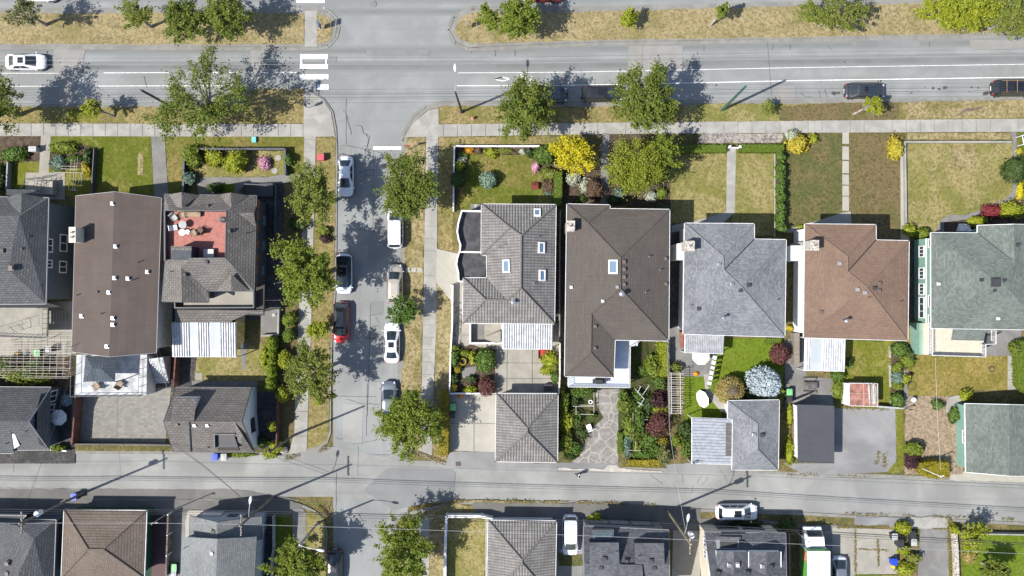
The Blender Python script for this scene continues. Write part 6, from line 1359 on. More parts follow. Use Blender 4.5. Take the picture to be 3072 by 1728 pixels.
hedge('small clipped hedge at the grey house back corner', 'V6', [(318, 690), (468, 690), (465, 745), (320, 742)], .9, 'hedge')
S_('yellow flowers at the grey house rear corner', 'V6', 540, 595, 40, 34, .7, 'gold')
S_('scrubby bush beside the green-lidded bin', 'V6', 470, 1222, 30, 46, 1.0, 'olive')
S_('overgrown yellow weeds between the two garages, upper', 'W5', 1185, 300, 26, 120, .9, 'yellowgreen')
S_('overgrown yellow weeds between the two garages, lower', 'W5', 1180, 650, 38, 120, 1.0, 'yellowgreen')
gr = 'columnar shrubs dividing two front lawns'
for i, a in enumerate(('first', 'second', 'third', 'fourth', 'fifth', 'sixth', 'seventh', 'last')):
    S_('dark columnar yew, %s of the row from the sidewalk' % a, 'U6', 458 + random.uniform(-4, 4), 225 + 98 * i, 40, 54, 1.7, 'ivy', 'columnar_shrub', 'shrub', gr, amp=.35)
hedge('clipped green hedge left of the white gate', 'U5', [(1012, 108), (1200, 108), (1546, 108), (1546, 184), (1012, 188)], .95, 'hedge', size=.07)
hedge('clipped green hedge right of the white gate', 'U6', [(62, 104), (488, 104), (492, 150), (486, 186), (60, 184)], .95, 'hedge', size=.07)
for lb, c, x, y, rx, ry, hh, kk in (('big orange-tipped yellow bush by the sidewalk', 'U6', 620, 112, 118, 98, 1.6, 'gold'), ('white hydrangea above the orange-tipped bush', 'U6', 552, 22, 62, 48, 1.2, 'whiteflower'), ('yellow bush at the retaining wall corner', 'U6', 1570, 150, 68, 104, 1.5, 'gold'), ('yellow-green sprig beside the orange-tipped bush', 'U6', 770, 60, 40, 45, .9, 'yellowgreen'),
    ('lime bush beside the red-brown house front', 'U7', 512, 945, 60, 56, 1.2, 'yellowgreen'), ('round green bush beside the lime bush', 'U7', 628, 970, 70, 62, 1.4, 'bright'), ('small yellow bush at the house path end', 'U6', 660, 905, 36, 30, .8, 'yellowgreen'),
    ('lime bush beside the white front steps', 'U7', 1150, 850, 96, 66, 1.3, 'yellowgreen'), ('dark crimson barberry along the curving path', 'U7', 1310, 765, 102, 72, 1.2, 'redred'), ('yellow-green bush right of the crimson barberry', 'U7', 1490, 745, 128, 86, 1.5, 'yellowgreen'), ('dark green bush at the right edge of the wide lawn', 'U7', 1530, 345, 112, 108, 1.9, 'dark'), ('strip of yellow flowers along the right-hand path', 'U7', 1570, 560, 26, 75, .6, 'yellow'), ('orange flowers beside the white gate frame', 'U7', 1565, 180, 26, 40, .6, 'gold'),
    ('dahlia bush at the top of the side bed', 'V6', 1600, 792, 74, 66, 1.3, 'ivy'), ('dark leafy bush beside the golden lawn', 'V6', 1705, 835, 52, 48, 1.2, 'dark'), ('bright squash plants in the side bed', 'V6', 1690, 905, 64, 62, .9, 'bright'), ('lettuce-green plants in the side bed', 'V6', 1588, 965, 62, 46, .8, 'bright'), ('blue-leaved cabbages in the side bed', 'V6', 1580, 1070, 60, 56, .8, 'blueleaf'), ('yellow plant in the side bed', 'V6', 1662, 1090, 42, 42, .8, 'yellowgreen'), ('low greens at the end of the side bed', 'V6', 1585, 1150, 62, 38, .7, 'bright'), ('round green bush at the sandy plot corner', 'V6', 1588, 1290, 66, 72, 1.4, 'ivy'),
    ('rose bush beside the patio cover', 'V6', 1030, 1050, 72, 50, 1.2, 'ivy'), ('bright bean row left of the shed', 'V6', 1020, 1200, 54, 104, 1.4, 'bright'), ('dark bush against the white patio cover', 'V6', 1112, 925, 34, 50, 1.2, 'dark'), ('small reddish plant beside the golden lawn', 'V6', 1705, 1050, 26, 24, .7, 'purple'), ('low plants along the red-brown house back wall', 'V6', 1350, 716, 118, 13, .5, 'bright'),
    ('squash mound in the sandy plot', 'V7', 1100, 1335, 66, 52, .9, 'ivy'), ('leafy plant against the green garage', 'W6', 1265, 320, 56, 76, 1.3, 'ivy'), ('spiky red-flowered clump by the curved path', 'V7', 1365, 1245, 70, 62, 1.1, 'yellowgreen'), ('round dark green bush at the right edge patio', 'V7', 1842, 800, 50, 76, 1.6, 'street'),
    ('round green bush by the lane, upper of the clump', 'W6', 868, 630, 96, 76, 1.7, 'bright'), ('dark purple bush by the lane', 'W6', 850, 762, 74, 84, 1.7, 'purple'), ('rounded yellow-green bush on the lane corner', 'X6', 1020, 570, 106, 82, 1.5, 'yellowgreen'), ('shrub beside the pair of black bins', 'X6', 1020, 870, 78, 60, 1.1, 'yellowgreen'), ('pale green shrub beside the stained driveway', 'X6', 1150, 965, 80, 78, 1.3, 'olive'), ('lowest shrub of the driveway strip at the bottom edge', 'X6', 1060, 1110, 112, 84, 1.4, 'yellowgreen'), ('dry ornamental grass clump beside the stone wall', 'X6', 1860, 960, 90, 85, .8, 'weeping'), ('bright climbing shrub over the stone wall', 'X6', 1680, 600, 60, 55, 1.2, 'yellowgreen'),
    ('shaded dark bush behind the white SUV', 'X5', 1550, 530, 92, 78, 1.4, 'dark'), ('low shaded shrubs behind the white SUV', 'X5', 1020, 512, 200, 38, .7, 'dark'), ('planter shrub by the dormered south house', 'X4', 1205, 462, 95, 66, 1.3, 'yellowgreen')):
    S_(lb, c, x, y, rx, ry, hh, kk, amp=.15 if 'round' in lb else .34)
hedge('clipped yellow-green hedge block on the lane with a white pipe', 'W6', [(925, 770), (1080, 750), (1210, 765), (1212, 910), (1060, 920), (950, 880), (915, 830)], 1.6, 'yellowhedge', rough=.1)
hedge('bright wide hedge at the right picture edge', 'V7', [(1885, 715), (2060, 715), (2060, 1230), (1925, 1210), (1875, 1150), (1865, 900)], 1.3, 'hedge', rough=.08)
# ragged weeds in the lane edge
# ================================================================== vehicles
def paint(name, col, metal=0.0, rough=.32):
    m, t, b = nt(name); b.inputs['Base Color'].default_value = rgb(col); b.inputs['Metallic'].default_value = metal
    b.inputs['Roughness'].default_value = rough; b.inputs['Coat Weight'].default_value = .7; b.inputs['Coat Roughness'].default_value = .06
    return m
PW = paint('paint_white', (.60, .61, .63)); PPALE = paint('paint_pale_blue', (.50, .55, .62)); PSILV = paint('paint_silver', (.42, .43, .45), .3); PGOLD = paint('paint_champagne', (.36, .33, .28), .4)
PRED = paint('paint_red', (.55, .008, .010)); PBLK = paint('paint_black', (.012, .013, .016)); PNAVY = paint('paint_navy', (.014, .022, .036)); PGREY = paint('paint_slate', (.14, .155, .18), .3); PLILAC = paint('paint_silver_blue', (.42, .44, .52), .3)
PMAROON = paint('paint_maroon', (.11, .012, .012)); BLKGL = paint('black_glass_roof', (.008, .009, .011), 0, .08)
CARGL = glass('car_glass', (.016, .024, .028), .05); TYRE = plain('tyre_rubber', (.022, .022, .023), .85); RIMM = plain('wheel_alloy', (.38, .38, .4), .35, .6)
HLAMP = glass('headlight_lens', (.55, .58, .62), .1); TLAMP = glass('taillight_lens', (.38, .015, .012), .15); BLACKTRIM = plain('black_trim', (.02, .02, .022), .5)
TYPES = dict(  # L, W, H, hood, boot, belt, roof width, windscreen rake, rear rake
    sedan=(4.65, 1.82, 1.44, 1.02, .50, .92, .55, 1.12, .85), hatch=(4.35, 1.80, 1.48, .92, .12, .94, .56, 1.05, .55), suv=(4.65, 1.88, 1.68, .98, .12, 1.06, .60, .90, .48), van=(4.75, 1.86, 1.70, .78, .10, 1.0, .64, .92, .36), sleek=(4.65, 1.86, 1.44, .88, .32, .95, .56, 1.2, 1.0))
def car(label, c, x, y, ang, typ, body, roof=None, sunroof=False, rack=False, scale=1.0, bars=None, black_hood=False, z=.02, group='parked cars'):
    """ang: heading in degrees, 0 = east, 90 = north"""
    L, W, Hh, hood, boot, belt, rw, rk, rr = TYPES[typ]; L *= scale
    X, Y = Q(c, x, y, .9)[:2]
    t = thing('van' if typ == 'van' else 'car', label, 'van' if typ == 'van' else 'car', (X, Y, z), group, math.radians(ang))
    BASE[t] = Vector((0, 0, 0)); hw = W / 2; xf, xr = L / 2, -L / 2
    # body loft
    st = [(xr, .66, belt * .62), (xr + .08, .84, belt * .90), (xr + .34, .955, belt), (xr + .9, 1.0, belt), (0, 1.0, belt), (xf - hood, .995, belt), (xf - hood * .45, .965, belt * .93), (xf - .28, .86, belt * .82), (xf - .08, .70, belt * .72), (xf, .48, belt * .5)]
    vs, fs = [], []; prof = [(0, 1.015), (.55, 1.0), (.86, .965), (.975, .86), (1.0, .66), (.985, .42), (.93, .24), (0, .22)]
    ring = [(p, q) for p, q in prof] + [(-p, q) for p, q in prof[1:-1]][::-1]; k = len(ring)
    for xx, ww, tp in st:
        for p, q in ring: vs.append((xx - (.05 if abs(p) > .8 and xx > xf - .4 else 0), p * hw * ww, tp * q if q > .5 else belt * q * 1.0))
    for i in range(len(st) - 1):
        for j in range(k): fs.append((i * k + j, i * k + (j + 1) % k, (i + 1) * k + (j + 1) % k, (i + 1) * k + j))
    fs.append(tuple(range(k))[::-1]); fs.append(tuple((len(st) - 1) * k + j for j in range(k)))
    b = mk('body', vs, fs, body, t, smooth=True)
    md = b.modifiers.new('subsurf', 'SUBSURF'); md.levels = 1; md.render_levels = 2
    # cabin
    zb = belt - .02; bw, tw = .93 * hw, rw * W / 2 * 1.18; x0, x1 = xr + boot, xf - hood + .04; y0, y1 = x0 + rr, x1 - rk
    zt = Hh - .05
    bot = [(x0, -bw * .8), (x0 + .18, -bw), (x1 - .35, -bw), (x1, -bw * .72), (x1 + .06, 0), (x1, bw * .72), (x1 - .35, bw), (x0 + .18, bw), (x0, bw * .8), (x0 - .04, 0)]
    top = [(y0, -tw * .86), (y0 + .12, -tw), (y1 - .18, -tw), (y1, -tw * .84), (y1 + .05, 0), (y1, tw * .84), (y1 - .18, tw), (y0 + .12, tw), (y0, tw * .86), (y0 - .03, 0)]
    n_ = len(bot); cv = [(p[0], p[1], zb) for p in bot] + [(p[0], p[1], zt) for p in top] + [(y0 * .8 + y1 * .2, p, Hh) for p in (-tw * .6, tw * .6)] + [(y0 * .2 + y1 * .8, p, Hh) for p in (-tw * .6, tw * .6)]
    cf = [(i, (i + 1) % n_, n_ + (i + 1) % n_, n_ + i) for i in range(n_)]
    A, B_, C_, D_ = 2 * n_, 2 * n_ + 1, 2 * n_ + 2, 2 * n_ + 3
    cf += [(n_ + 9, n_ + 0, A), (n_ + 0, n_ + 1, A), (n_ + 1, n_ + 2, C_, A), (n_ + 2, n_ + 3, C_), (n_ + 3, n_ + 4, C_), (n_ + 4, D_, C_), (n_ + 4, n_ + 5, D_), (n_ + 5, n_ + 6, D_), (n_ + 6, n_ + 7, B_, D_), (n_ + 7, n_ + 8, B_), (n_ + 8, n_ + 9, B_), (n_ + 9, A, B_), (A, C_, D_, B_)]
    mk('roof', cv, cf, roof or body, t, smooth=False)
    def glassq(name, ids, u0, u1, v0, v1, mat=CARGL, off=.014):
        bl, br, tr, tl = [Vector(cv[i]) for i in ids]; nn = (br - bl).cross(tl - bl).normalized()
        cen = (bl + br + tr + tl) / 4
        if nn.dot(cen - Vector(((x0 + x1) / 2, 0, zb))) < 0: nn = -nn
        g = lambda u, v: tuple((bl.lerp(br, u)).lerp(tl.lerp(tr, u), v) + nn * off)
        return [g(u0, v0), g(u1, v0), g(u1, v1), g(u0, v1)]
    def addg(name, quads, mat=CARGL):
        v_, f_ = [], []
        for q in quads: f_.append(tuple(range(len(v_), len(v_) + 4))); v_ += q
        return mk(name, v_, f_, mat, t)
    N0 = n_
    addg('windshield', [glassq('', (3, 4, N0 + 4, N0 + 3), .05, 1, .06, .95), glassq('', (4, 5, N0 + 5, N0 + 4), 0, .95, .06, .95)])
    addg('rear_window', [glassq('', (8, 9, N0 + 9, N0 + 8), .08, 1, .25 if boot < .2 else .08, .92), glassq('', (9, 0, N0 + 0, N0 + 9), 0, .92, .25 if boot < .2 else .08, .92)])
    for s in (0, 1):
        ids = (1, 2, N0 + 2, N0 + 1) if s == 0 else (7, 6, N0 + 6, N0 + 7)
        qs = [glassq('', ids, .04, .34, .12, .86), glassq('', ids, .37, .66, .12, .86), glassq('', ids, .69, .97, .12, .86)] if typ in ('suv', 'van') else [glassq('', ids, .08, .47, .12, .86), glassq('', ids, .51, .95, .12, .86)]
        addg('side_window', qs)
    if roof is BLKGL or sunroof:
        zz = Hh + .012; q = (y1 - (y1 - y0) * (.95 if roof is BLKGL else .62 if sunroof == 'long' else .45), y1 - (y1 - y0) * .12)
        if sunroof: mk('sunroof', [(q[0], -tw * .55, zz), (q[1], -tw * .55, zz), (q[1], tw * .55, zz), (q[0], tw * .55, zz)], [(0, 1, 2, 3)], BLKGL, t)
    for s in (-1, 1):
        m_ = MB(); m_.lathe((xf - hood + .08, s * (hw + .08), belt), [(.02, -.02), (.10, 0), (.11, .07), (.06, .12)], 8, 0, .7, 1.1); m_.build('mirror', body, t, True)
        h_ = MB(); h_.lathe((xf - .30, s * hw * .68, belt * .74), [(.03, -.10), (.17, -.04), (.15, .04), (.03, .065)], 10, 0, 1.25, .75); h_.build('headlight', HLAMP, t, True)
        h_ = MB(); h_.lathe((xr + .12, s * hw * .76, belt * .80), [(.03, -.12), (.09, -.08), (.09, .06), (.03, .10)], 8, 0, 1.0, 1.1); h_.build('taillight', TLAMP, t, True)
        for xx in (xf - .82, xr + .80):
            w = MB(); w.bar((xx, s * (hw - .21), .32), (xx, s * (hw - .005), .32), .33, None, 16, 0); w.bar((xx, s * (hw - .012), .32), (xx, s * (hw + .004), .32), .2, None, 12, 1)
            w.build('wheel', [TYRE, RIMM], t)
    mk('grille', [(xf - .02, -hw * .4, belt * .35), (xf + .012, -hw * .4, belt * .55), (xf + .012, hw * .4, belt * .55), (xf - .02, hw * .4, belt * .35)], [(0, 1, 2, 3)], BLACKTRIM, t)
    p = MB(); p.box(xr - .02, -.26, belt * .5, xr + .05, .26, belt * .62); p.build('number_plate', WHITE, t)
    if rack:
        r_ = MB()
        for s in (-1, 1): r_.bar((y0 + .15, s * tw * .92, Hh + .01), (y1 - .2, s * tw * .92, Hh + .01), .02, None, 5)
        if bars:
            for q in (.25, .65): xx = y0 + (y1 - y0) * q; r_.bar((xx, -tw, Hh + .06), (xx, tw, Hh + .06), .025, None, 5)
        r_.build('roof_rack', bars or BLACKTRIM, t)
    return t
car('white sedan with a black panoramic roof driving at the left end of the avenue', 'N', 74, 184, 0, 'sedan', PW, PW, 'long', group='cars on the road')
car('white car cut by the top edge above the western median', 'N', 108, -22, 0, 'sedan', PW, group='cars on the road')
car('dark red car cut by the top edge above the eastern median', 'N', 1628, -20, 180, 'sedan', PMAROON, group='cars on the road')
car('navy car half hidden beneath the big boulevard tree', 'N', 1642, 283, 0, 'suv', PNAVY)
car('black wagon parked between two boulevard trees', 'N', 1806, 281, 0, 'suv', PBLK, None, True, True, 1.02)
car('glossy black saloon parked under a leaning sapling', 'N', 2597, 271, 0, 'sedan', paint('paint_gloss_black', (.035, .037, .045), .3), None, True)
car('black minivan with wooden roof bars cut by the right edge', 'N', 3043, 264, 0, 'van', PBLK, None, True, True, 1.06, plain('wooden_bars', (.3, .19, .1), .7))
car('white saloon, topmost car on the west kerb of the street', 'N', 1036, 528, -90, 'sedan', PW)
car('silver-white minivan under the broad street tree', 'N', 1185, 683, 90, 'van', PSILV, PW)
car('pale blue-white sleek car with a black glass roof', 'N', 1031, 822, -90, 'sleek', PPALE, BLKGL, False)
car('champagne gold SUV with roof rails', 'N', 1184, 851, 90, 'suv', PGOLD, None, False, True, .98)
car('bright red hatchback with a black roof', 'N', 1022, 968, -90, 'hatch', PRED, BLKGL, False, False, 1.08)
car('white saloon with a large black sunroof, east kerb', 'N', 1175, 1028, 90, 'sedan', PW, None, 'long')
car('slate-grey sedan partly under the rounded bright tree', 'N', 1166, 1204, 90, 'sedan', PGREY, None, False)
car('black car in tree shade at the bottom edge of the street', 'N', 1003, 1712, -90, 'sedan', PBLK)
car('pale blue minivan parked between tiled garage and dormered house', 'N', 1711, 1607, -90, 'van', PPALE, None, False, False, .98)
car('white SUV with a small black sunroof parked on the lane', 'N', 2212, 1537, 0, 'suv', PW, None, True, True, 1.03)
car('pale car beside the delivery truck at the bottom edge', 'N', 2519, 1732, -90, 'sleek', PPALE, PGREY)
# delivery truck
X, Y = P(2425, 1620, 0)[:2]
t = thing('delivery_truck', 'white and green box truck parked nose to the lane', 'truck', (X, Y, .12), None, math.radians(90)); BASE[t] = Vector((0, 0, 0))
TG = plain('truck_green_panel', (.10, .32, .06), .5, var=.08); TWH = plain('truck_white_panel', (.74, .75, .76), .5, var=.04)
b = MB(); b.box(-5.6, -1.24, .95, -.25, 1.24, 3.35); b.build('cargo_box', TWH, t)
MB().box(-5.5, 1.242, 1.0, -.3, 1.262, 3.2).build('side_panel', TG, t); MB().box(-5.5, -1.262, 1.0, -.3, -1.242, 3.2).build('side_panel', TG, t)
MB().box(-1.6, 1.264, 1.5, -.5, 1.274, 3.0).build('side_poster', plain('truck_poster', (.5, .22, .14), .6, var=.5, scale=3), t); MB().box(-.248, -1.2, 2.45, -.23, 1.2, 3.3).build('front_panel', TG, t)
b = MB(); b.add([(-.1, -1.0, .6), (1.75, -.98, .6), (1.75, .98, .6), (-.1, 1.0, .6), (-.1, -1.0, 2.35), (1.0, -.92, 2.35), (1.0, .92, 2.35), (-.1, 1.0, 2.35), (1.55, -.98, 1.45), (1.55, .98, 1.45), (1.85, -.98, 1.2), (1.85, .98, 1.2)],
      [(0, 3, 2, 1), (4, 5, 6, 7), (0, 4, 7, 3), (0, 1, 10, 8, 5, 4), (3, 7, 6, 9, 11, 2), (5, 8, 9, 6), (8, 10, 11, 9), (1, 2, 11, 10)]); b.build('cab', TWH, t)
mk('windshield', [(1.53, -.86, 1.52), (1.53, .86, 1.52), (1.05, .82, 2.30), (1.05, -.82, 2.30)], [(0, 1, 2, 3)], CARGL, t).location = (.03, 0, .02)
b = MB()
for i in range(8): b.box(-.1, -.85 + i * .22, 2.352, .95, -.79 + i * .22, 2.375)
b.build('roof_rib', TWH, t)
for s in (-1, 1):
    MB().bar((1.3, s * .98, 1.7), (1.35, s * 1.28, 1.75), .03, None, 5).box(1.3, s * 1.24 - .1, 1.5, 1.4, s * 1.24 + .1, 1.95).build('mirror', BLACKTRIM, t); MB().box(1.80, s * .7 - .15, .85, 1.88, s * .7 + .15, 1.0).build('headlight', HLAMP, t)
    for xx in (1.1, -3.9):
        w = MB(); w.bar((xx, s * .75, .42), (xx, s * 1.05, .42), .44, None, 16); w.build('wheel', TYRE, t)
MB().box(-5.4, -.6, .55, 1.0, .6, .94).build('chassis', BLACKTRIM, t)
# ================================================================== poles, wires, fences, yard things
POLEW = plain('weathered_pole_wood', (.17, .145, .115), .9, var=.25, scale=4); POLEG = plain('green_pole_paint', (.03, .095, .065), .6); POLEB = plain('dark_pole_paint', (.022, .03, .032), .6); STEEL = plain('grey_steel', (.30, .31, .32), .45, .4); LAMPW = plain('lamp_housing', (.58, .58, .6), .4)
REDP = plain('red_paint', (.40, .03, .03), .6); PINKP = plain('faded_red_plastic', (.42, .06, .09), .6); TEAL = plain('teal_plastic', (.12, .42, .40), .5); BLUEP = plain('blue_plastic', (.012, .05, .42), .5); GREENP = plain('green_lid_plastic', (.16, .42, .17), .5); BLACKP = plain('black_plastic', (.025, .026, .03), .5); GREYP = plain('grey_plastic', (.30, .31, .31), .6); YELP = plain('yellow_plastic', (.55, .36, .01), .5)
CLOTHW = plain('white_cloth', (.76, .75, .73), .8, var=.06); CLOTHG = plain('grey_cloth', (.42, .43, .45), .8, var=.1); WOOD = plain('brown_wood', (.11, .065, .045), .8, var=.2); TEAK = plain('tan_wicker', (.26, .19, .13), .8, var=.2); BROWNF = plain('red_brown_fence_wood', (.115, .048, .034), .85, var=.25); POLEL = plain('bleached_pole', (.46, .42, .38), .8)
def bpole(c, x, y): return Vector(Q(c, x, y, .12))
def utility_pole(label, px, py, hh, mat, lean=(0, 0), arms=1, can=None, lamp=None, rad=.15):
    X, Y, _ = P(px, py, 0); t = thing('utility_pole', label, 'utility pole', (X, Y, .1)); o = Vector((X, Y, 0)); top = Vector((X + lean[0], Y + lean[1], hh))
    MB().bar((X, Y, 0), tuple(top), rad, rad * .68, 10).build('pole', mat, t)
    for i in range(arms):
        z = hh - .5 - i * .9; p = o.lerp(top, z / hh); b = MB(); b.box(p.x - .06, p.y - 1.1, p.z - .06, p.x + .06, p.y + 1.1, p.z + .06)
        a = b.build('crossarm', POLEW, t); b = MB()
        for yy in (-1, -.4, .4, 1): b.lathe((p.x, p.y + yy, p.z + .06), [(.05, 0), (.07, .06), (.03, .14)], 6)
        b.build('insulator', WHITEV, a)
    if can:
        p = o.lerp(top, can[2] / hh); b = MB(); b.lathe((p.x + can[0], p.y + can[1], p.z), [(.05, -.02), (.28, 0), (.29, .75), (.31, .78), (.25, .88), (.05, .9)], 14); b.build('transformer', LAMPW, t)
    if lamp:
        p = o.lerp(top, lamp[2] / hh); q = Vector((p.x + lamp[0], p.y + lamp[1], p.z + .5)); b = MB(); b.tube([tuple(p), tuple(p.lerp(q, .5) + Vector((0, 0, .15))), tuple(q)], [.04, .035, .03], 6)
        a = b.build('lamp_arm', STEEL, t); d = (q - p); d.z = 0; d.normalize(); lamp_head(q, d, a)
    return t, top
def lamp_head(q, d, parent):
    vs, fs = [], []; s = [(-.05, .05, .04), (.1, .10, .08), (.35, .17, .12), (.6, .16, .11), (.78, .09, .06), (.84, .02, .02)]; w = Vector((-d.y, d.x, 0)); k = 8
    for u, hw, hz in s:
        for j in range(k):
            a = 2 * math.pi * j / k; p = q + d * u + w * (hw * math.cos(a)) + Vector((0, 0, hz * math.sin(a))); vs.append(tuple(p))
    for i in range(len(s) - 1): fs += [(i * k + j, i * k + (j + 1) % k, (i + 1) * k + (j + 1) % k, (i + 1) * k + j) for j in range(k)]
    fs += [tuple(range(k)), tuple((len(s) - 1) * k + j for j in range(k))]
    return mk('lamp_head', vs, fs, LAMPW, parent, smooth=True)
def street_lamp(label, px, py, hh, mat, dirv, arm, lean=(0, 0)):
    X, Y, _ = P(px, py, 0); t = thing('street_lamp', label, 'street lamp', (X, Y, .1)); top = Vector((X + lean[0], Y + lean[1], hh))
    MB().bar((X, Y, 0), tuple(top), .14, .09, 10).lathe((X, Y, 0), [(.22, .1), (.2, .5), (.15, .55)], 10).build('pole', mat, t)
    d = Vector(dirv).normalized(); q = top + d * arm + Vector((0, 0, .35)); b = MB(); b.tube([tuple(top - Vector((0, 0, .1))), tuple(top + d * arm * .4 + Vector((0, 0, .3))), tuple(q)], [.05, .04, .035], 6)
    a = b.build('lamp_arm', STEEL, t); lamp_head(q, d, t); return t
street_lamp('street lamp arching over the avenue from the north-east corner', 1386, 337, 10.2, POLEB, (0, 1, 0), 2.0, (-.1, .05))
street_lamp('curved-arm street lamp at the south-west corner of the lane', 954, 1568, 8.8, STEEL, (1, -.18, 0), 1.9)
utility_pole('green painted wire pole beside the avenue sidewalk', 2166, 331, 10, POLEG, (.05, .45), 0, rad=.17)
utility_pole('black painted wire pole under the tall loose tree', 537, 332, 10, POLEB, (-.1, .1), 0, rad=.17)
utility_pole('wooden pole with transformer behind the cedar-shake garage', 252, 1478, 13.2, POLEW, (0, 0), 1, (.45, .35, 10.0))
utility_pole('wooden pole carrying a lamp beside the pale grey south house', 820, 1490, 12.4, POLEW, (0, 0), 1, None, (.25, 1.6, 9.3))
utility_pole('leaning tan pole with transformer and lamp between charcoal houses', 2002, 1532, 13.2, plain('tan_pole_wood', (.24, .205, .12), .9), (0, 0), 1, (.55, .25, 10.2), (.25, 1.5, 9.8))
utility_pole('plain wooden pole at the edge of the street sidewalk', 885, 1304, 11, POLEW, (0, 0), 0)
def post(label, px, py, hh, mat=STEEL, r=.05, name='yard_post', cat='post'):
    X, Y, _ = P(px, py, 0); b = MB(); b.bar((X, Y, .1), (X, Y, hh), r, r * .8, 8); b.lathe((X, Y, hh), [(r * 1.5, -.05), (r * 1.6, .03), (r * .4, .12)], 8); b.box(X - .12, Y - .04, hh - .4, X + .5, Y + .04, hh - .32)
    return tag(b.build(name, mat), label, cat)
post('thin grey metal post before the cedar-shake garage', 523, 1527, 6.3, STEEL, .06)
post('tall white post rising beside the dark purple bush', 2748, 1397, 5.8, WHITE, .06)
post('thin tan post near the delivery truck cab', 2386, 1592, 4.6, POLEL, .05)
post('short dark post at the corner of the metal carport', 2064, 1373, 3.3, POLEB, .05)
post('dark garden post at the edge of the sandy plot', 2714, 1224, 1.6, WOOD, .05)
def sign(label, px, py, hh, plates, mat=STEEL):
    X, Y, _ = P(px, py, 0); t = thing('sign_post', label, 'sign post', (X, Y, .1)); MB().bar((X, Y, .1), (X, Y, hh), .035, None, 7).build('pole', mat, t)
    for z, w, hgt, m, ax in plates:
        b = MB(); dx, dy = (.02, w / 2) if ax == 'x' else (w / 2, .02); b.box(X - dx + (.05 if ax == 'x' else 0), Y - dy + (.05 if ax == 'y' else 0), z - hgt / 2, X + dx + (.05 if ax == 'x' else 0), Y + dy + (.05 if ax == 'y' else 0), z + hgt / 2); b.build('sign_plate', m, t)
    return t
SIGNB = plain('sign_back', (.35, .36, .38), .5, .3)
sign('sign post with three plates on the western median nose', 965, 86, 3.0, [(2.7, .65, .6, SIGNB, 'x'), (1.9, .7, .55, SIGNB, 'x'), (1.05, .5, .9, BLUEP, 'x')])
sign('short sign post near the rounded end of the eastern median', 1403, 83, 2.3, [(1.9, .55, .6, SIGNB, 'x'), (1.1, .5, .6, SIGNB, 'x')])
sign('tall sign post beside the western zebra crossing', 887, 281, 3.8, [(3.5, .75, .75, SIGNB, 'x'), (1.6, .3, .5, SIGNB, 'y')])
sign('low crossing-button post on the western corner apron', 926, 325, 2.3, [(2.0, .35, .8, BLACKP, 'x'), (2.0, .35, .5, BLACKP, 'y'), (1.4, .25, .4, SIGNB, 'x')])
sign('stop sign post at the mouth of the side street', 1228, 448, 2.4, [(2.2, .7, .7, REDP, 'y')])
# wires
def wire(label, pts, r, mat, sag=.35, group=None):
    P3 = [Vector(P(x, y, z)) for x, y, z in pts]; b = MB()
    for i in range(len(P3) - 1):
        a, d = P3[i], P3[i + 1]; k = max(3, int((d - a).length / 4)); q = []
        for j in range(k + 1):
            u = j / k; p = a.lerp(d, u); p.z -= sag * 4 * u * (1 - u); q.append(tuple(p))
        b.tube(q, [r] * len(q), 4)
    return tag(b.build('overhead_wire', mat), label, 'wire', group)
WB_ = plain('black_cable', (.03, .03, .034), .6); WL = plain('bare_wire', (.42, .42, .43), .4, .3)
GW = 'overhead wires along the avenue'
for i, (dy, a) in enumerate(((0, 'topmost'), (9, 'second'), (14, 'third'), (25, 'lowest'))):
    wire('dark wire beside the north-side poles of the sidewalk, %s of four' % a, [(-300, 284 + dy, 8), (421, 284 + dy, 8), (1366, 281 + dy, 8), (2230, 268 + dy, 8), (3400, 258 + dy, 8)], .011, WB_, .25, GW)
for i, (dy, a) in enumerate(((0, 'upper'), (14, 'lower'))):
    wire('thin pale trolley wire above the avenue lanes, %s of the pair' % a, [(-300, 181 + dy, 6), (1366, 178 + dy, 6), (2230, 164 + dy, 6), (3400, 146 + dy, 6)], .010, WL, .05, GW)
GW = 'overhead wires along the lane'
wire('thin pale wire over the pole tops of the lane', [(-300, 1569, 12.6), (46, 1570, 12.6), (719, 1573, 12), (2075, 1620, 12.6), (3400, 1678, 12.6)], .016, WL, .3, GW)
for i, (dy, r_, a) in enumerate(((0, .04, 'thickest'), (6, .025, 'middle'), (13, .018, 'thinnest'))):
    wire('dark cable low along the lane poles, %s of three' % a, [(-300, 1528 + dy, 7), (140, 1529 + dy, 7), (770, 1533 + dy, 7), (2035, 1571 + dy, 7), (3400, 1650 + dy, 7)], r_, WB_, .25, GW)
wire('slanting service cable from the lamp pole to the lane house', [(775, 1537, 8.2), (519, 1327, 4.5)], .022, WB_, .5)
wire('second slanting service cable to the lane house, slightly slacker', [(770, 1540, 8.0), (512, 1330, 4.3)], .02, WB_, .9)
wire('service cable from the transformer pole to the long brown house', [(60, 1560, 9), (203, 1150, 5), (214, 1040, 6)], .016, WB_, .4)
wire('pale service wire crossing the lane to the grey house', [(2058, 1600, 9.5), (2009, 1293, 6), (2003, 1015, 5.6)], .016, WL, .4)
wire('thin service wire running up to the green house', [(2822, 1410, 5.6), (2806, 1075, 5.2)], .014, WL, .15)
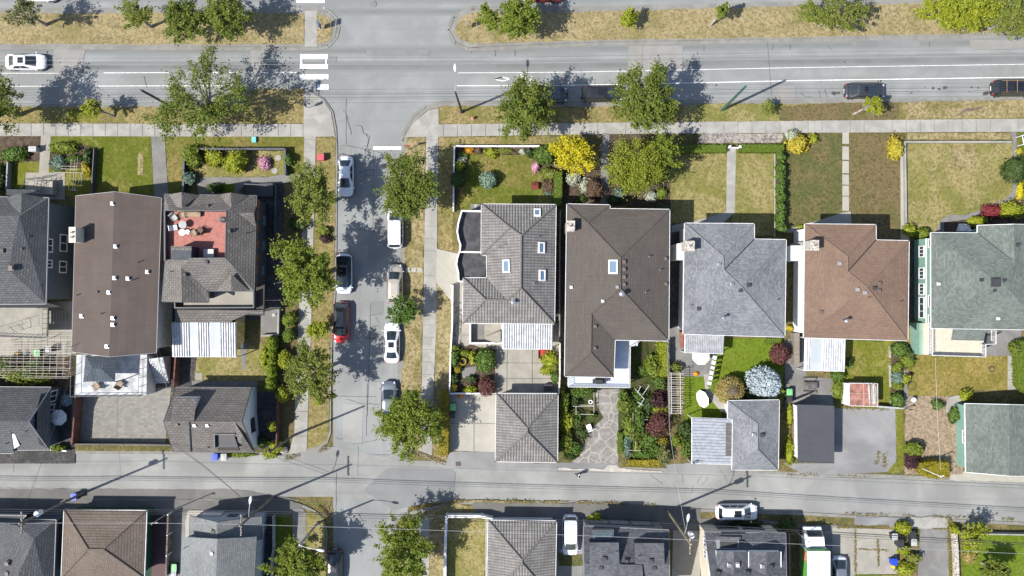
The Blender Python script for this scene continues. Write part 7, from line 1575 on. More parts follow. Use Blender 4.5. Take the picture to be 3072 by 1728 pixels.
# fences
def fence(label, c, pts, hh, mat, w=.06, gap=2.0, cap=None, name='fence', postw=.11, z0=.12):
    P3 = [Vector(Q(c, x, y, hh)) for x, y in pts]; t = thing(name, label, name.replace('_', ' '), (P3[0].x, P3[0].y, z0))
    pp = []
    for i in range(len(P3) - 1):
        a, d = P3[i], P3[i + 1]; L = (d - a).length; u = (d - a).normalized(); cc = (a + d) / 2; b = MB()
        b.obox((cc.x, cc.y), (u.x, u.y), L / 2 - .03, w / 2, z0 + .06, hh - .06)
        b.obox((cc.x, cc.y), (u.x, u.y), L / 2 - .03, w * .9, hh - .06, hh)
        b.build('fence_panel', mat, t); k = max(1, round(L / gap))
        for j in range(k + (1 if i == len(P3) - 2 else 0)): pp.append(a.lerp(d, j / k))
    for p in pp[:90]:
        b = MB(); b.box(p.x - postw / 2, p.y - postw / 2, z0, p.x + postw / 2, p.y + postw / 2, hh + .08); b.build('fence_post', cap or mat, t)
    return t
fence('white fence round the corner lawn of the tiled house', 'U4', [(1022, 122), (203, 122), (197, 420), (192, 750)], 1.05, WHITE, .09, 2.2)
fence('white side fence of the tiled house running to the shrub corner', 'V4', [(165, 180), (186, 182), (182, 560), (166, 832), (156, 1226), (600, 1226)], 1.15, WHITE, .09, 2.4)
fence('dark slatted fence round the corner garden', 'U2', [(478, 560), (487, 150), (1462, 150), (1465, 395)], 1.25, SLATEG, .12, 2.4)
fence('dark iron fence between the blue house beds and the lush lawn', 'U1', [(905, 150), (890, 400), (882, 595)], 1.1, SLATEG, .05, 1.2)
fence('white-topped fence at the far left of the small lawn', 'U1', [(70, 280), (58, 535)], 1.1, GREYG, .08, 1.4)
fence('red-brown fence beside the white patio cover', 'V2', [(405, 872), (385, 1165)], 1.8, BROWNF, .08, 2.0)
fence('red-brown fence west of the paved parking yard', 'W1', [(724, 122), (712, 330), (692, 592)], 2.0, BROWNF, .08, 2.0)
fence('black gate closing the paved parking yard from the lane', 'W1', [(692, 588), (960, 590), (1405, 592), (1640, 598)], 1.5, DARKV, .08, 3.4, SLATEG, 'gate')
fence('brown fence east of the lane house yard', 'W2', [(1068, 90), (1058, 600)], 1.5, BROWNF, .08, 2.2)
fence('grey fence between the tiled and big brown houses', 'U4', [(1228, 745), (1222, 1050), (1218, 1960)], 1.6, plain('grey_fence_wood', (.16, .15, .14), .85), .08, 2.4)
fence('white-railed fence from the balcony down to the tiled garage', 'V4', [(1222, 740), (1222, 1060), (1212, 1230)], 1.4, BEIGEWALL, .1, 2.4)
fence('grey fence between the vegetable garden and the pergola', 'V5', [(984, 722), (988, 1050), (996, 1440)], 1.5, MATS['grey_fence_wood'], .07, 2.4)
fence('grey board fence above the worn parking pad', 'V6', [(1395, 1352), (1642, 1370)], 1.2, GREYP, .1, 2.0)
fence('low white picket fence by the lane vine', 'W1', [(475, 640), (640, 655)], .9, WHITE, .08, 1.5)
fence('white rail fence along the dry lawn beside the south tiled garage', 'X3', [(1437, 1300), (1440, 830), (1456, 428), (1910, 430), (2040, 462)], 1.5, WHITE, .16, 3.2, WHITE, 'fence', .22)
fence('weathered fence with white posts beside the maroon deck', 'X1', [(2162, 405), (2135, 1200)], 1.6, plain('brown_grey_boards', (.10, .085, .075), .85, var=.3), .1, 2.0, WHITE)
fence('thin grey fence in the shade of the pale grey south house', 'X2', [(1365, 430), (1370, 850), (1345, 960), (1340, 1300)], 1.2, GREYP, .06, 2.0)
fence('grey fence between the charcoal south house and the truck', 'X5', [(1582, 670), (1590, 1250)], 1.5, MATS['grey_fence_wood'], .08, 2.0)
fence('short grey fence behind the flat-roofed garage', 'V6', [(570, 1310), (740, 1240)], 1.4, MATS['grey_fence_wood'], .1, 2.0)
def wall_thing(label, c, pts, z1, w, mat, name='low_wall', cat='wall'):
    b = MB(); P3 = [Vector(Q(c, x, y, z1)) for x, y in pts]
    for i in range(len(P3) - 1):
        a, d = P3[i], P3[i + 1]; u = (d - a).normalized(); cc = (a + d) / 2; b.obox((cc.x, cc.y), (u.x, u.y), (d - a).length / 2 + w * .3, w / 2, 0, z1 - .003 * (i % 2))
    return tag(b.build(name, mat), label, cat)
wall_thing('concrete retaining wall holding the wide golden lawn', 'U7', [(1488, 82), (462, 82), (474, 930)], .62, .2, C_WALK, 'retaining_wall')
wall_thing('low terrace wall by the dark grey house side terrace', 'V2', [(1400, 412), (1395, 662), (1238, 668)], .9, .22, C_WALK)
wall_thing('white garden kerb, upper one beside the back lawn', 'V6', [(1515, 770), (1517, 875)], .4, .18, C_LIGHT, 'garden_kerb', 'kerb')
wall_thing('white garden kerb, middle one beside the back lawn', 'V6', [(1515, 955), (1520, 1160)], .4, .18, C_LIGHT, 'garden_kerb', 'kerb')
wall_thing('white garden kerb, lowest one beside the back lawn', 'V6', [(1523, 1240), (1525, 1345)], .4, .18, C_LIGHT, 'garden_kerb', 'kerb')
wall_thing('thick grey stone wall beside the stained driveway', 'X6', [(1690, 620), (1712, 900), (1722, 1300)], .9, .45, STONE, 'stone_wall')
wall_thing('pale low wall topping the lower right lawn', 'X6', [(2050, 655), (2800, 668)], 1.0, .14, C_WALK)
wall_thing('brick edging wall beside the flat-roofed garage', 'W5', [(1245, 215), (1240, 640)], .8, .3, BRICK, 'brick_wall')
# white gate
t = thing('garden_gate', 'small white garden gate between the two clipped hedges', 'gate', bpole('U5', 1610, 145))
for x in (1560, 1658):
    p = bpole('U5', x, 142); MB().box(p.x - .13, p.y - .13, .12, p.x + .13, p.y + .13, 1.15).lathe((p.x, p.y, 1.15), [(.15, 0), (.02, .15)], 4).build('gate_post', WHITE, t)
a, d = bpole('U5', 1572, 146), bpole('U5', 1646, 146); b = MB(); b.bar(a + Vector((0, 0, .8)), d + Vector((0, 0, .8)), .04, None, 4); b.bar(a + Vector((0, 0, .2)), d + Vector((0, 0, .2)), .04, None, 4)
for i in range(7): p = a.lerp(d, i / 6); b.bar(p, p + Vector((0, 0, .85)), .03, None, 4)
b.build('gate_leaf', WHITE, t)
t = thing('garden_arbor', 'white gate frame at the top of the right-hand path', 'arbor', bpole('U7', 1560, 70)); b = MB()
q = [bpole('U7', x, y) for x, y in ((1530, 40), (1580, 22), (1600, 110), (1545, 122))]
for i in range(4): b.bar(q[i], q[i] + Vector((0, 0, 1.3)), .05, None, 4); b.bar(q[i] + Vector((0, 0, 1.3)), q[(i + 1) % 4] + Vector((0, 0, 1.3)), .05, None, 4)
b.bar((q[0] + q[3]) / 2 + Vector((0, 0, 1.3)), (q[1] + q[2]) / 2 + Vector((0, 0, 1.3)), .04, None, 4); b.build('frame', WHITE, t)
# bins
def bin_(label, c, x, y, lid, body=BLACKP, ang=0, s=1.0, group='wheeled bins', cat='bin'):
    X, Y, _ = Q(c, x, y, 1.0); t = thing('wheeled_bin', label, cat, (X, Y, .12), group, ang); BASE[t] = Vector((0, 0, 0)); w, d, hh = .3 * s, .34 * s, .95 * s
    MB().add([(-w * .8, -d * .8, .05), (w * .8, -d * .8, .05), (w * .8, d * .8, .05), (-w * .8, d * .8, .05), (-w, -d, hh), (w, -d, hh), (w, d, hh), (-w, d, hh)], [(3, 2, 1, 0), (4, 5, 6, 7), (0, 1, 5, 4), (1, 2, 6, 5), (2, 3, 7, 6), (3, 0, 4, 7)]).build('body', body, t)
    b = MB(); b.box(-w * 1.08, -d * 1.08, hh + .003, w * 1.08, d * 1.1, hh + .05); b.box(-w * .6, -d * .7, hh + .05, w * .6, d * .7, hh + .09); b.bar((-w * .8, d * 1.2, hh), (w * .8, d * 1.2, hh), .025, None, 6); b.build('lid', lid, t)
    for sx in (-1, 1): MB().bar((sx * w * .85, d * .75, .1), (sx * w * 1.0, d * .75, .1), .1, None, 10).build('wheel', TYRE, t)
    return t
bin_('green-lidded bin on the pale parking pad by the yellow-olive hedge', 'W3', 1155, 232, GREENP); bin_('black bin beside the green-lidded one on the parking pad', 'W3', 1150, 302, BLACKP)
bin_('green-lidded bin beneath the white trellis yard', 'V1', 360, 836, GREENP); bin_('grey bin in the beige yard behind the blue house', 'V1', 470, 800, GREYP)
bin_('green-lidded bin near the picnic table', 'V6', 540, 1216, GREENP); bin_('dark grey bin below the green-lidded one near the picnic table', 'V6', 540, 1274, BLACKP)
bin_('green-lidded bin on the shaded south-west driveway', 'X1', 2240, 1085, GREENP); bin_('grey bin below the green-lidded one on the shaded driveway', 'X1', 2235, 1168, GREYP)
bin_('pale-lidded bin, upper left of four by the lower-right shrubs', 'X6', 908, 690, GREYP); bin_('black-lidded bin, lower left of four by the lower-right shrubs', 'X6', 975, 768, BLACKP, s=1.15); bin_('black-lidded bin, upper right of four by the lower-right shrubs', 'X6', 1140, 662, BLACKP); bin_('pale-lidded bin, lower right of four by the lower-right shrubs', 'X6', 1155, 762, GREYP)
bin_('blue recycling bin on the weathered parking slabs', 'X6', 905, 1015, BLUEP, BLUEP); bin_('blue recycling bin beside the lane house wall', 'W2', 465, 715, BLUEP, BLUEP); bin_('pale grey bin beside the blue one at the lane house', 'W2', 552, 715, GREYP, GREYP); bin_('blue recycling bin in the lane near the transformer pole', 'W1', 712, 1098, BLUEP, BLUEP)
def bag(label, c, x, y, mat, r=.25, z=.12, name='plastic_bag', cat='bag'):
    X, Y, _ = Q(c, x, y, z + .2); b = MB(); b.lathe((X, Y, z), [(r * .7, 0), (r, .1), (r * .9, .25), (r * .4, .38), (.05, .42)], 9, 0, 1.2, .9); return tag(b.build(name, mat, None, True), label, cat)
bag('yellow bag beside the blue bin on the weathered slabs', 'X6', 900, 1070, YELP); bag('yellow bag beside the blue bin in the lane', 'W1', 738, 1112, YELP, .18)
bag('orange pumpkin-like bag on the parking pad edge', 'W3', 1230, 122, plain('orange_plastic', (.5, .18, .01), .6), .28); bag('yellow sack under the white trellis', 'V1', 172, 838, YELP, .3); bag('pale sack under the white trellis', 'V1', 245, 835, CLOTHG, .3)
bag('orange flower pot beside the white umbrella patio', 'V5', 1250, 1035, MATS['orange_plastic'], .32, name='flower_pot', cat='flower pot')
# small street things
X, Y, _ = P(1419, 357, 0); b = MB(); b.lathe((X, Y, .12), [(.2, 0), (.2, .06), (.13, .08), (.13, .5), (.17, .52), (.17, .58), (.12, .7), (.03, .78)], 10); b.bar((X - .22, Y, .57), (X + .22, Y, .57), .07, None, 8); tag(b.build('fire_hydrant', plain('hydrant_paint', (.45, .16, .15), .5)), 'faded red fire hydrant on the boulevard grass', 'hydrant')
def crate(label, c, x, y, hh, w, d, mat, name, cat, roof_=None, z=.12):
    X, Y, _ = Q(c, x, y, hh); t = thing(name, label, cat, (X, Y, z)); MB().box(X - w, Y - d, z, X + w, Y + d, hh - .1).build('body', mat, t)
    b = MB(); b.box(X - w * 1.08, Y - d * 1.08, hh - .1, X + w * 1.08, Y + d * 1.08, hh); b.build('lid', roof_ or mat, t); return t
crate('red speckled newspaper box on the street boulevard', 'U3', 198, 228, 1.05, .33, .33, PINKP, 'newspaper_box', 'newspaper box'); crate('teal utility box on the grass by the avenue sidewalk', 'U2', 1163, 60, .5, .22, .3, TEAL, 'utility_box', 'utility box')
X, Y, _ = Q('U4', 982, 505, .8); t = thing('dog_kennel', 'small dark red kennel on the fenced corner lawn', 'kennel', (X, Y, .12)); MB().box(X - .3, Y - .33, .12, X + .3, Y + .33, .62).build('body', plain('kennel_red', (.16, .03, .03), .7), t)
mk('roof', [(X - .38, Y - .4, .6), (X + .38, Y - .4, .6), (X + .38, Y + .4, .6), (X - .38, Y + .4, .6), (X - .38, Y, .9), (X + .38, Y, .9)], [(0, 1, 5, 4), (2, 3, 4, 5), (1, 2, 5), (3, 0, 4)], MATS['kennel_red'], t)
X, Y, _ = Q('W2', 1130, 640, .5); bm = bmesh.new(); bmesh.ops.create_icosphere(bm, subdivisions=3, radius=1)
r_ = np.random.default_rng(5); DD = np.array([v.co[:] for v in bm.verts]); lf = lumpy(r_, DD, .18)
for v, l_ in zip(bm.verts, lf): v.co = Vector((v.co.x * .5 * l_ + X, v.co.y * .42 * l_ + Y, max(0, v.co.z * .5 * l_ + .2) + .1))
me = bpy.data.meshes.new('boulder'); bm.to_mesh(me); bm.free(); me.materials.append(STONE); o = bpy.data.objects.new('boulder', me); COL.objects.link(o); tag(o, 'rounded grey boulder at the lane corner behind yellow shrubs', 'boulder')
def grate(label, c, x, y, w, d, z=.03):
    X, Y, _ = Q(c, x, y); b = MB(); b.box(X - w, Y - d, z - .02, X + w, Y + d, z)
    for i in range(5): b.box(X - w * .85 + i * w * .38, Y - d * .8, z, X - w * .7 + i * w * .38, Y + d * .8, z + .012)
    return tag(b.build('drain_grate', plain('rusty_iron', (.075, .055, .045), .7)), label, 'drain grate')
grate('iron drain grate at the top of the eastern median nose', 'T3', 714, 101, .3, .15, .1); grate('iron drain grate at the bottom of the eastern median nose', 'T3', 724, 454, .3, .15, .1); grate('dark square drain cover before the pale parking pad', 'W3', 1207, 775, .29, .24, .2)
X, Y, _ = Q('T2', 1672, 37); tag(MB().lathe((X, Y, .0), [(.4, .05), (.4, .075), (.33, .08), (.32, .07), (.02, .072)], 20).build('manhole_cover', plain('worn_iron', (.14, .135, .13), .6)), 'round manhole cover in the middle of the crossing', 'manhole cover')
b = MB(); pts = [Q('T5', x, y, .2) for x, y in ((1520, 1115), (1565, 1080), (1605, 1060), (1680, 1060), (1755, 1045), (1835, 1085))]; b.tube(pts, [.05, .09, .16, .1, .06, .02], 6); b.bar(pts[4], Q('T5', 1760, 1020, .25), .04, .02, 5); b.bar(pts[1], Q('T5', 1590, 1100, .25), .05, .02, 5)
tag(b.build('fallen_branch', plain('bare_branch', (.12, .09, .08), .9)), 'bare fallen branch lying on the dry boulevard grass', 'branch')
# furniture
def chair(label, c, x, y, z, ang, seat, frame=BLACKTRIM, s=1.0, group='outdoor chairs'):
    X, Y, _ = Q(c, x, y, z + .5); t = thing('garden_chair', label, 'chair', (X, Y, z), group, math.radians(ang)); BASE[t] = Vector((0, 0, 0))
    MB().box(-.29 * s, -.29 * s, .38, .29 * s, .29 * s, .47).build('seat', seat, t); MB().add([(-.29 * s, .26 * s, .45), (.29 * s, .26 * s, .45), (.29 * s, .42 * s, .95), (-.29 * s, .42 * s, .95), (-.29 * s, .31 * s, .45), (.29 * s, .31 * s, .45), (.29 * s, .47 * s, .95), (-.29 * s, .47 * s, .95)], [(0, 1, 2, 3), (7, 6, 5, 4), (0, 4, 5, 1), (2, 6, 7, 3), (1, 5, 6, 2), (0, 3, 7, 4)]).build('backrest', seat, t)
    for sx in (-1, 1):
        MB().bar((sx * .31 * s, -.27 * s, .62), (sx * .31 * s, .34 * s, .64), .03, None, 5).build('armrest', frame, t)
        for sy in (-1, 1): MB().bar((sx * .28 * s, sy * .26 * s, 0), (sx * .29 * s, sy * .26 * s, .62 if sy < 0 else .5), .022, None, 5).build('leg', frame, t)
    return t
def table(label, c, x, y, z, r, top, hh=.72, leg=BLACKTRIM, sx=1, sy=1):
    X, Y, _ = Q(c, x, y, z + hh); t = thing('patio_table', label, 'table', (X, Y, z)); MB().lathe((X, Y, z + hh), [(r * .96, -.03), (r, -.015), (r, .01), (r * .96, .02)], 24, 0, sx, sy).build('tabletop', top, t)
    for i in range(4): a = i * math.pi / 2 + .78; MB().bar((X + math.cos(a) * r * .6, Y + math.sin(a) * r * .6, z), (X + math.cos(a) * r * .5, Y + math.sin(a) * r * .5, z + hh - .03), .025, None, 5).build('leg', leg, t)
    return t
TZ = 5.76
table('round grey table on the red rooftop terrace', 'U2', 475, 882, TZ, .42, GREYP); table('small white side table on the red terrace', 'U2', 522, 953, TZ, .27, WHITE, .5); table('square white table on the red terrace', 'U2', 470, 957, TZ, .36, WHITE, .5)
chair('grey chair in the corner of the red terrace', 'U2', 395, 815, TZ, 40, GREYP); chair('tan wicker chair beside the terrace bench', 'U2', 472, 790, TZ, 10, TEAK); chair('white-cushioned chair left of the round table', 'U2', 395, 912, TZ, 100, CLOTHW); chair('brown chair right of the white tables', 'U2', 580, 958, TZ, 215, TEAK); chair('empty-framed dark chair in the middle of the red terrace', 'U2', 640, 938, TZ, 240, WOOD)
X, Y, _ = Q('U2', 575, 785, TZ + .4); t = thing('garden_bench', 'long tan bench against the red terrace parapet', 'bench', (X, Y, TZ)); MB().box(X - .8, Y - .22, TZ + .36, X + .8, Y + .22, TZ + .42).build('seat', TEAK, t); MB().box(X - .8, Y + .22, TZ + .42, X + .8, Y + .27, TZ + .8).build('backrest', TEAK, t)
for sx in (-.7, .7): MB().box(X + sx - .04, Y - .2, TZ, X + sx + .04, Y + .2, TZ + .36).build('leg', TEAK, t)
def grill(label, c, x, y, z, w, mat=BLACKP):
    X, Y, _ = Q(c, x, y, z + .9); t = thing('barbecue', label, 'barbecue', (X, Y, z)); b = MB(); b.box(X - w, Y - .28, z + .1, X + w, Y + .28, z + .8); b.build('cabinet', mat, t); b = MB()
    b.add([(X - w * .8, Y - .3, z + .8), (X + w * .8, Y - .3, z + .8), (X + w * .8, Y + .3, z + .8), (X - w * .8, Y + .3, z + .8), (X - w * .72, Y - .12, z + 1.08), (X + w * .72, Y - .12, z + 1.08), (X + w * .72, Y + .16, z + 1.08), (X - w * .72, Y + .16, z + 1.08)], [(4, 5, 6, 7), (0, 1, 5, 4), (1, 2, 6, 5), (2, 3, 7, 6), (3, 0, 4, 7)]); b.build('lid', mat, t)
    for sx in (-1, 1): MB().box(X + sx * w * 1.3 - w * .28, Y - .25, z + .74, X + sx * w * 1.3 + w * .28, Y + .25, z + .79).build('side_shelf', mat, t)
    return t
grill('dark barbecue against the east side of the red terrace', 'U2', 868, 832, TZ, .3, SLATEG); grill('black covered barbecue on the pale blue balcony', 'V5', 318, 1108, 2.6, .48)
crate('low white storage box on the red terrace floor', 'U2', 726, 1160, TZ + .5, .5, .42, WHITEV, 'storage_box', 'storage box', None, TZ)
chair('tan lounge chair, left one on the pale terrace by the gazebo', 'V1', 930, 1150, 2.6, 215, TEAK, s=1.15); chair('tan lounge chair, right one on the pale terrace by the gazebo', 'V1', 1155, 1138, 2.6, 150, TEAK, s=1.15)
X, Y, _ = Q('V6', 745, 1152, .7); t = thing('picnic_table', 'dark grey picnic table on the concrete yard', 'picnic table', (X, Y, .12)); GB_ = plain('grey_boards', (.12, .115, .11), .85, var=.3)
for i in range(5): MB().box(X - .78, Y - .42 + i * .17, .70, X + .78, Y - .28 + i * .17, .75).build('table_board', GB_, t)
for sy in (-.78, .78): MB().box(X - .78, Y + sy - .13, .42, X + .78, Y + sy + .13, .47).build('bench', GB_, t)
for sx in (-.6, .6):
    for sy in (-1, 1): MB().bar((X + sx + sy * .03, Y + sy * .8, .12), (X + sx + sy * .03, Y - sy * .2, .7), .05, None, 4).build('leg', GB_, t)
def umbrella(label, c, x, y, r, z, mat, tilt=0, az=0, sides=8, name='patio_umbrella'):
    X, Y, _ = Q(c, x, y, z); t = thing(name, label, 'umbrella', (X, Y, .12)); M = Matrix.Rotation(az, 4, 'Z') @ Matrix.Rotation(tilt, 4, 'Y'); vs = [M @ Vector((0, 0, .42))]; fs = []
    for i in range(sides):
        a = 2 * math.pi * i / sides; vs.append(M @ Vector((r * math.cos(a), r * math.sin(a), 0)))
    for i in range(sides): fs.append((0, 1 + i, 1 + (i + 1) % sides))
    vs = [(v.x + X, v.y + Y, max(.16, v.z + z)) for v in vs]; mk('canopy', vs, fs, mat, t); b = MB(); p = M @ Vector((0, 0, -min(2.1, z))); b.bar(vs[0], (X + p.x, Y + p.y, max(.14, z + p.z)), .025, None, 6); b.build('pole', STEEL, t)
    for i in range(sides): MB().bar(vs[0], vs[1 + i], .012, None, 4).build('rib', STEEL, t)
    return t
umbrella('large pale grey umbrella beside the dark slate lane building', 'W1', 565, 330, .92, 2.3, CLOTHG, .12, .4); umbrella('dull blue umbrella in the shade above the pale grey one', 'W1', 640, 165, .7, 2.0, plain('dull_blue_cloth', (.05, .09, .12), .8), .1, 1.0)
umbrella('white umbrella on the patio below the metal awning', 'V5', 1298, 862, 1.05, 2.1, CLOTHW, .15, 1.2); umbrella('white umbrella toppled on the grass by the curving path', 'V5', 1308, 1278, 1.05, .5, CLOTHW, -1.0, .25)
# laundry
t = thing('clothes_line', 'clothes line strung beside the curving garden path', 'clothes line', bpole('V5', 1415, 850)); a, d = bpole('V5', 1412, 845), bpole('V5', 1352, 1150); b = MB()
for p in (a, d): b.bar(p, p + Vector((0, 0, 2.0)), .035, None, 6)
b.build('pole', STEEL, t); MB().bar(a + Vector((0, 0, 1.95)), d + Vector((0, 0, 1.9)), .01, None, 4).build('line', WL, t); u = (d - a).normalized(); w_ = Vector((-u.y, u.x, 0))
for i, (f, s_) in enumerate(((.08, .19), (.24, .2), (.40, .14), (.56, .2), (.72, .2), (.88, .16))):
    p = a.lerp(d, f) + Vector((0, 0, 1.93)); v = []
    for j, (o_, z_) in enumerate(((-.26, -.6), (-.14, -.25), (0, 0), (.14, -.25), (.26, -.6))):
        v += [tuple(p + w_ * o_ - u * s_ + Vector((0, 0, z_))), tuple(p + w_ * o_ + u * s_ + Vector((0, 0, z_)))]
    o = mk('towel', v, [(2 * j, 2 * j + 1, 2 * j + 3, 2 * j + 2) for j in range(4)], CLOTHW); tag(o, 'white towel on the clothes line, %s from the patio end' % ('first', 'second', 'third', 'fourth', 'fifth', 'last')[i], 'towel', 'towels on the clothes line')
# pergola & trellises
t = thing('pergola', 'bleached wooden slat pergola beside the vegetable garden', 'pergola', bpole('V5', 1060, 1230)); b = MB()
for x in (1010, 1098): b.bar(Q('V5', x, 1022, 2.2), Q('V5', x + 4, 1425, 2.2), .045, None, 4)
b.build('beam', POLEL, t); b = MB()
for i in range(19): y = 1026 + 21.5 * i + random.uniform(-4, 4); b.bar(Q('V5', 990 + random.uniform(-5, 8), y, 2.28), Q('V5', 1128 + random.uniform(-12, 12), y + random.uniform(-3, 6), 2.28), .03, None, 4)
b.build('slat', POLEL, t)
for x, y in ((1010, 1030), (1098, 1030), (1014, 1420), (1102, 1420)): p = Q('V5', x, y, 2.2); MB().bar((p[0], p[1], .1), (p[0], p[1], 2.2), .05, None, 5).build('post', POLEL, t)
t = thing('vine_trellis', 'grid of thin white poles over the blue house back yard', 'trellis', bpole('V1', 350, 880)); b = MB()
for i in range(17): y = 695 + 24 * i + random.uniform(-5, 5); b.bar(Q('V1', -100, y - random.uniform(-4, 8), 2.3), Q('V1', 690 - (i % 3) * 30, y + random.uniform(-4, 10), 2.3), .022, None, 4)
b.build('cross_pole', POLEL, t); b = MB()
for i in range(12): x = -20 + 64 * i; b.bar(Q('V1', x, 690 + (i % 2) * 40, 2.26), Q('V1', x - 14, 1085 - (i % 3) * 30, 2.26), .022, None, 4)
b.build('long_pole', POLEL, t)
for x, y in ((40, 720), (350, 720), (640, 740), (40, 1060), (350, 1060), (610, 1070)): p = Q('V1', x, y, 2.26); MB().bar((p[0], p[1], .1), (p[0], p[1], 2.26), .035, None, 5).build('post', POLEL, t)
def frame(label, c, segs, z, r=.022, mat=POLEL, name='plant_frame', legs=True):
    t = thing(name, label, 'plant frame', bpole(c, *segs[0][:2])); b = MB()
    for x0, y0, x1, y1 in segs:
        a, d = Q(c, x0, y0, z), Q(c, x1, y1, z); b.bar(a, d, r, None, 4)
        if legs:
            for p in (a, d): MB().bar((p[0], p[1], .1), p, r, None, 4).build('leg', mat, t)
    b.build('rail', mat, t)
    return t
frame('bamboo cane frame on the small lawn of the blue house', 'U1', [(690, 250, 662, 545), (725, 250, 700, 550), (750, 240, 720, 550), (785, 380, 745, 520), (530, 378, 800, 382), (590, 340, 750, 350), (590, 316, 745, 320), (662, 545, 740, 548), (800, 310, 780, 520)], 1.1)
frame('pale timber frame around dark beds beside the stone drive', 'W4', [(705, 222, 905, 222), (730, 298, 905, 300), (735, 222, 735, 298), (908, 90, 908, 280), (770, 210, 900, 212)], 1.0, .03)
frame('bent white pipe frame over the shaded garden', 'W4', [(1310, 58, 1392, 150), (1392, 150, 1345, 225), (1330, 180, 1385, 212), (1360, 30, 1330, 90), (1440, 20, 1380, 110)], 1.5, .025, WHITE)
frame('thin timber grid over the tomato plants', 'W4', [(1240, 645, 1360, 650), (1310, 560, 1310, 640), (1285, 290, 1285, 540), (1345, 352, 1430, 352)], 1.4)
frame('wire drying racks standing on the blue house rear deck', 'V1', [(0, 580, 60, 560), (60, 560, 170, 640), (75, 600, 185, 555), (165, 530, 290, 490), (290, 490, 300, 585), (300, 585, 195, 610), (210, 520, 225, 610), (100, 580, 140, 640)], 3.5, .014, BLACKTRIM, 'drying_rack', False)
# odds and ends
def ring(label, c, x, y, R, r, mat, z=.3, name='garden_ring', cat='ring'):
    X, Y, _ = Q(c, x, y, z); vs, fs = [], []; A, B_ = 18, 6
    for i in range(A):
        for j in range(B_):
            a, q = 2 * math.pi * i / A, 2 * math.pi * j / B_; vs.append((X + (R + r * math.cos(q)) * math.cos(a), Y + (R + r * math.cos(q)) * math.sin(a), z + r * math.sin(q)))
    for i in range(A): fs += [(i * B_ + j, ((i + 1) % A) * B_ + j, ((i + 1) % A) * B_ + (j + 1) % B_, i * B_ + (j + 1) % B_) for j in range(B_)]
    return tag(mk(name, vs, fs, mat, None, smooth=True), label, cat)
ring('white ring hung over the dark bed by the stone drive', 'W4', 875, 180, .2, .06, WHITE, .9); ring('yellow-green ring planter in the back corner bed', 'V4', 285, 917, .36, .1, LEAF['yellowhedge'][0], .5, 'ring_planter', 'planter'); ring('dark coiled hose on the golden back lawn', 'V7', 1622, 990, .3, .05, BLACKP, .2, 'garden_hose', 'hose'); ring('white life-ring-like hoop on the shaded side terrace', 'V2', 1355, 468, .13, .04, WHITE, .6); ring('dark tyre planter beside the stone drive', 'W4', 790, 514, .2, .08, BLACKP, .3, 'tyre_planter', 'planter'); ring('thin wire hoop cage on the golden lawn edge', 'V7', 845, 1155, .48, .02, BLACKTRIM, .5, 'wire_cage', 'plant cage')
table('pale pedestal birdbath on the sandy plot', 'V7', 868, 1288, .12, .28, WHITE, .75, WHITE); chair('white plastic chair in the dark garden by the stone drive', 'W4', 858, 422, .12, 200, CLOTHW)
for i, (x, y, a) in enumerate(((1402, 236, 'upper'), (1366, 361, 'lower'))):
    X, Y, _ = Q('U2', x, y, .2); tag(MB().lathe((X, Y, .12), [(.36, 0), (.36, .1), (.33, .12), (.02, .12)], 18).build('stepping_stone', C_WALK), 'round stepping stone in the fenced garden, %s of two' % a, 'stepping stone', 'round stepping stones')
for i, (x, y, a) in enumerate(((1420, 31, 'left'), (1480, 31, 'right'))): pass
for i, (x, a) in enumerate(((1045, 'left'), (1100, 'middle'), (1158, 'right'))):
    sheet('paving_slab', 'U3', rect(x - 24, 1298, x + 24, 1342), C_LIGHT, 5, Z0, 'square paving slab across the street boulevard, %s of three' % a)
t = thing('wheelbarrow', 'red wheelbarrow beside the patio cover', 'wheelbarrow', bpole('V4', 1042, 845)); p = bpole('V4', 1042, 840)
MB().add([(p.x - .22, p.y - .35, .35), (p.x + .22, p.y - .35, .35), (p.x + .22, p.y + .3, .35), (p.x - .22, p.y + .3, .35), (p.x - .34, p.y - .5, .68), (p.x + .34, p.y - .5, .68), (p.x + .34, p.y + .5, .68), (p.x - .34, p.y + .5, .68)], [(3, 2, 1, 0), (0, 1, 5, 4), (1, 2, 6, 5), (2, 3, 7, 6), (3, 0, 4, 7)]).build('tray', REDP, t)
MB().bar((p.x - .04, p.y - .62, .3), (p.x + .04, p.y - .62, .3), .18, None, 12).build('wheel', TYRE, t); b = MB()
for sx in (-.22, .22): b.bar((p.x + sx * .3, p.y - .6, .3), (p.x + sx * 1.2, p.y + .9, .6), .025, None, 5); b.bar((p.x + sx, p.y + .3, .12), (p.x + sx, p.y + .3, .4), .02, None, 5)
b.build('handle', WOOD, t)
crate('dark red lidded box under the pale rhubarb-like bush', 'V4', 1112, 822, .7, .42, .3, plain('dark_red_plastic', (.14, .015, .02), .6), 'storage_box', 'storage box'); crate('black compost box at the tiled garage back wall', 'V4', 1110, 1170, .9, .45, .35, BLACKP, 'compost_box', 'compost box')
crate('white planter box with shrubs by the dormered south house', 'X4', 1195, 530, .7, .9, .16, BEIGEWALL, 'planter_box', 'planter'); crate('grey post-box block in the blue house front bed', 'U1', 310, 150, 1.1, .4, .28, GREYP, 'letter_box', 'letter box')
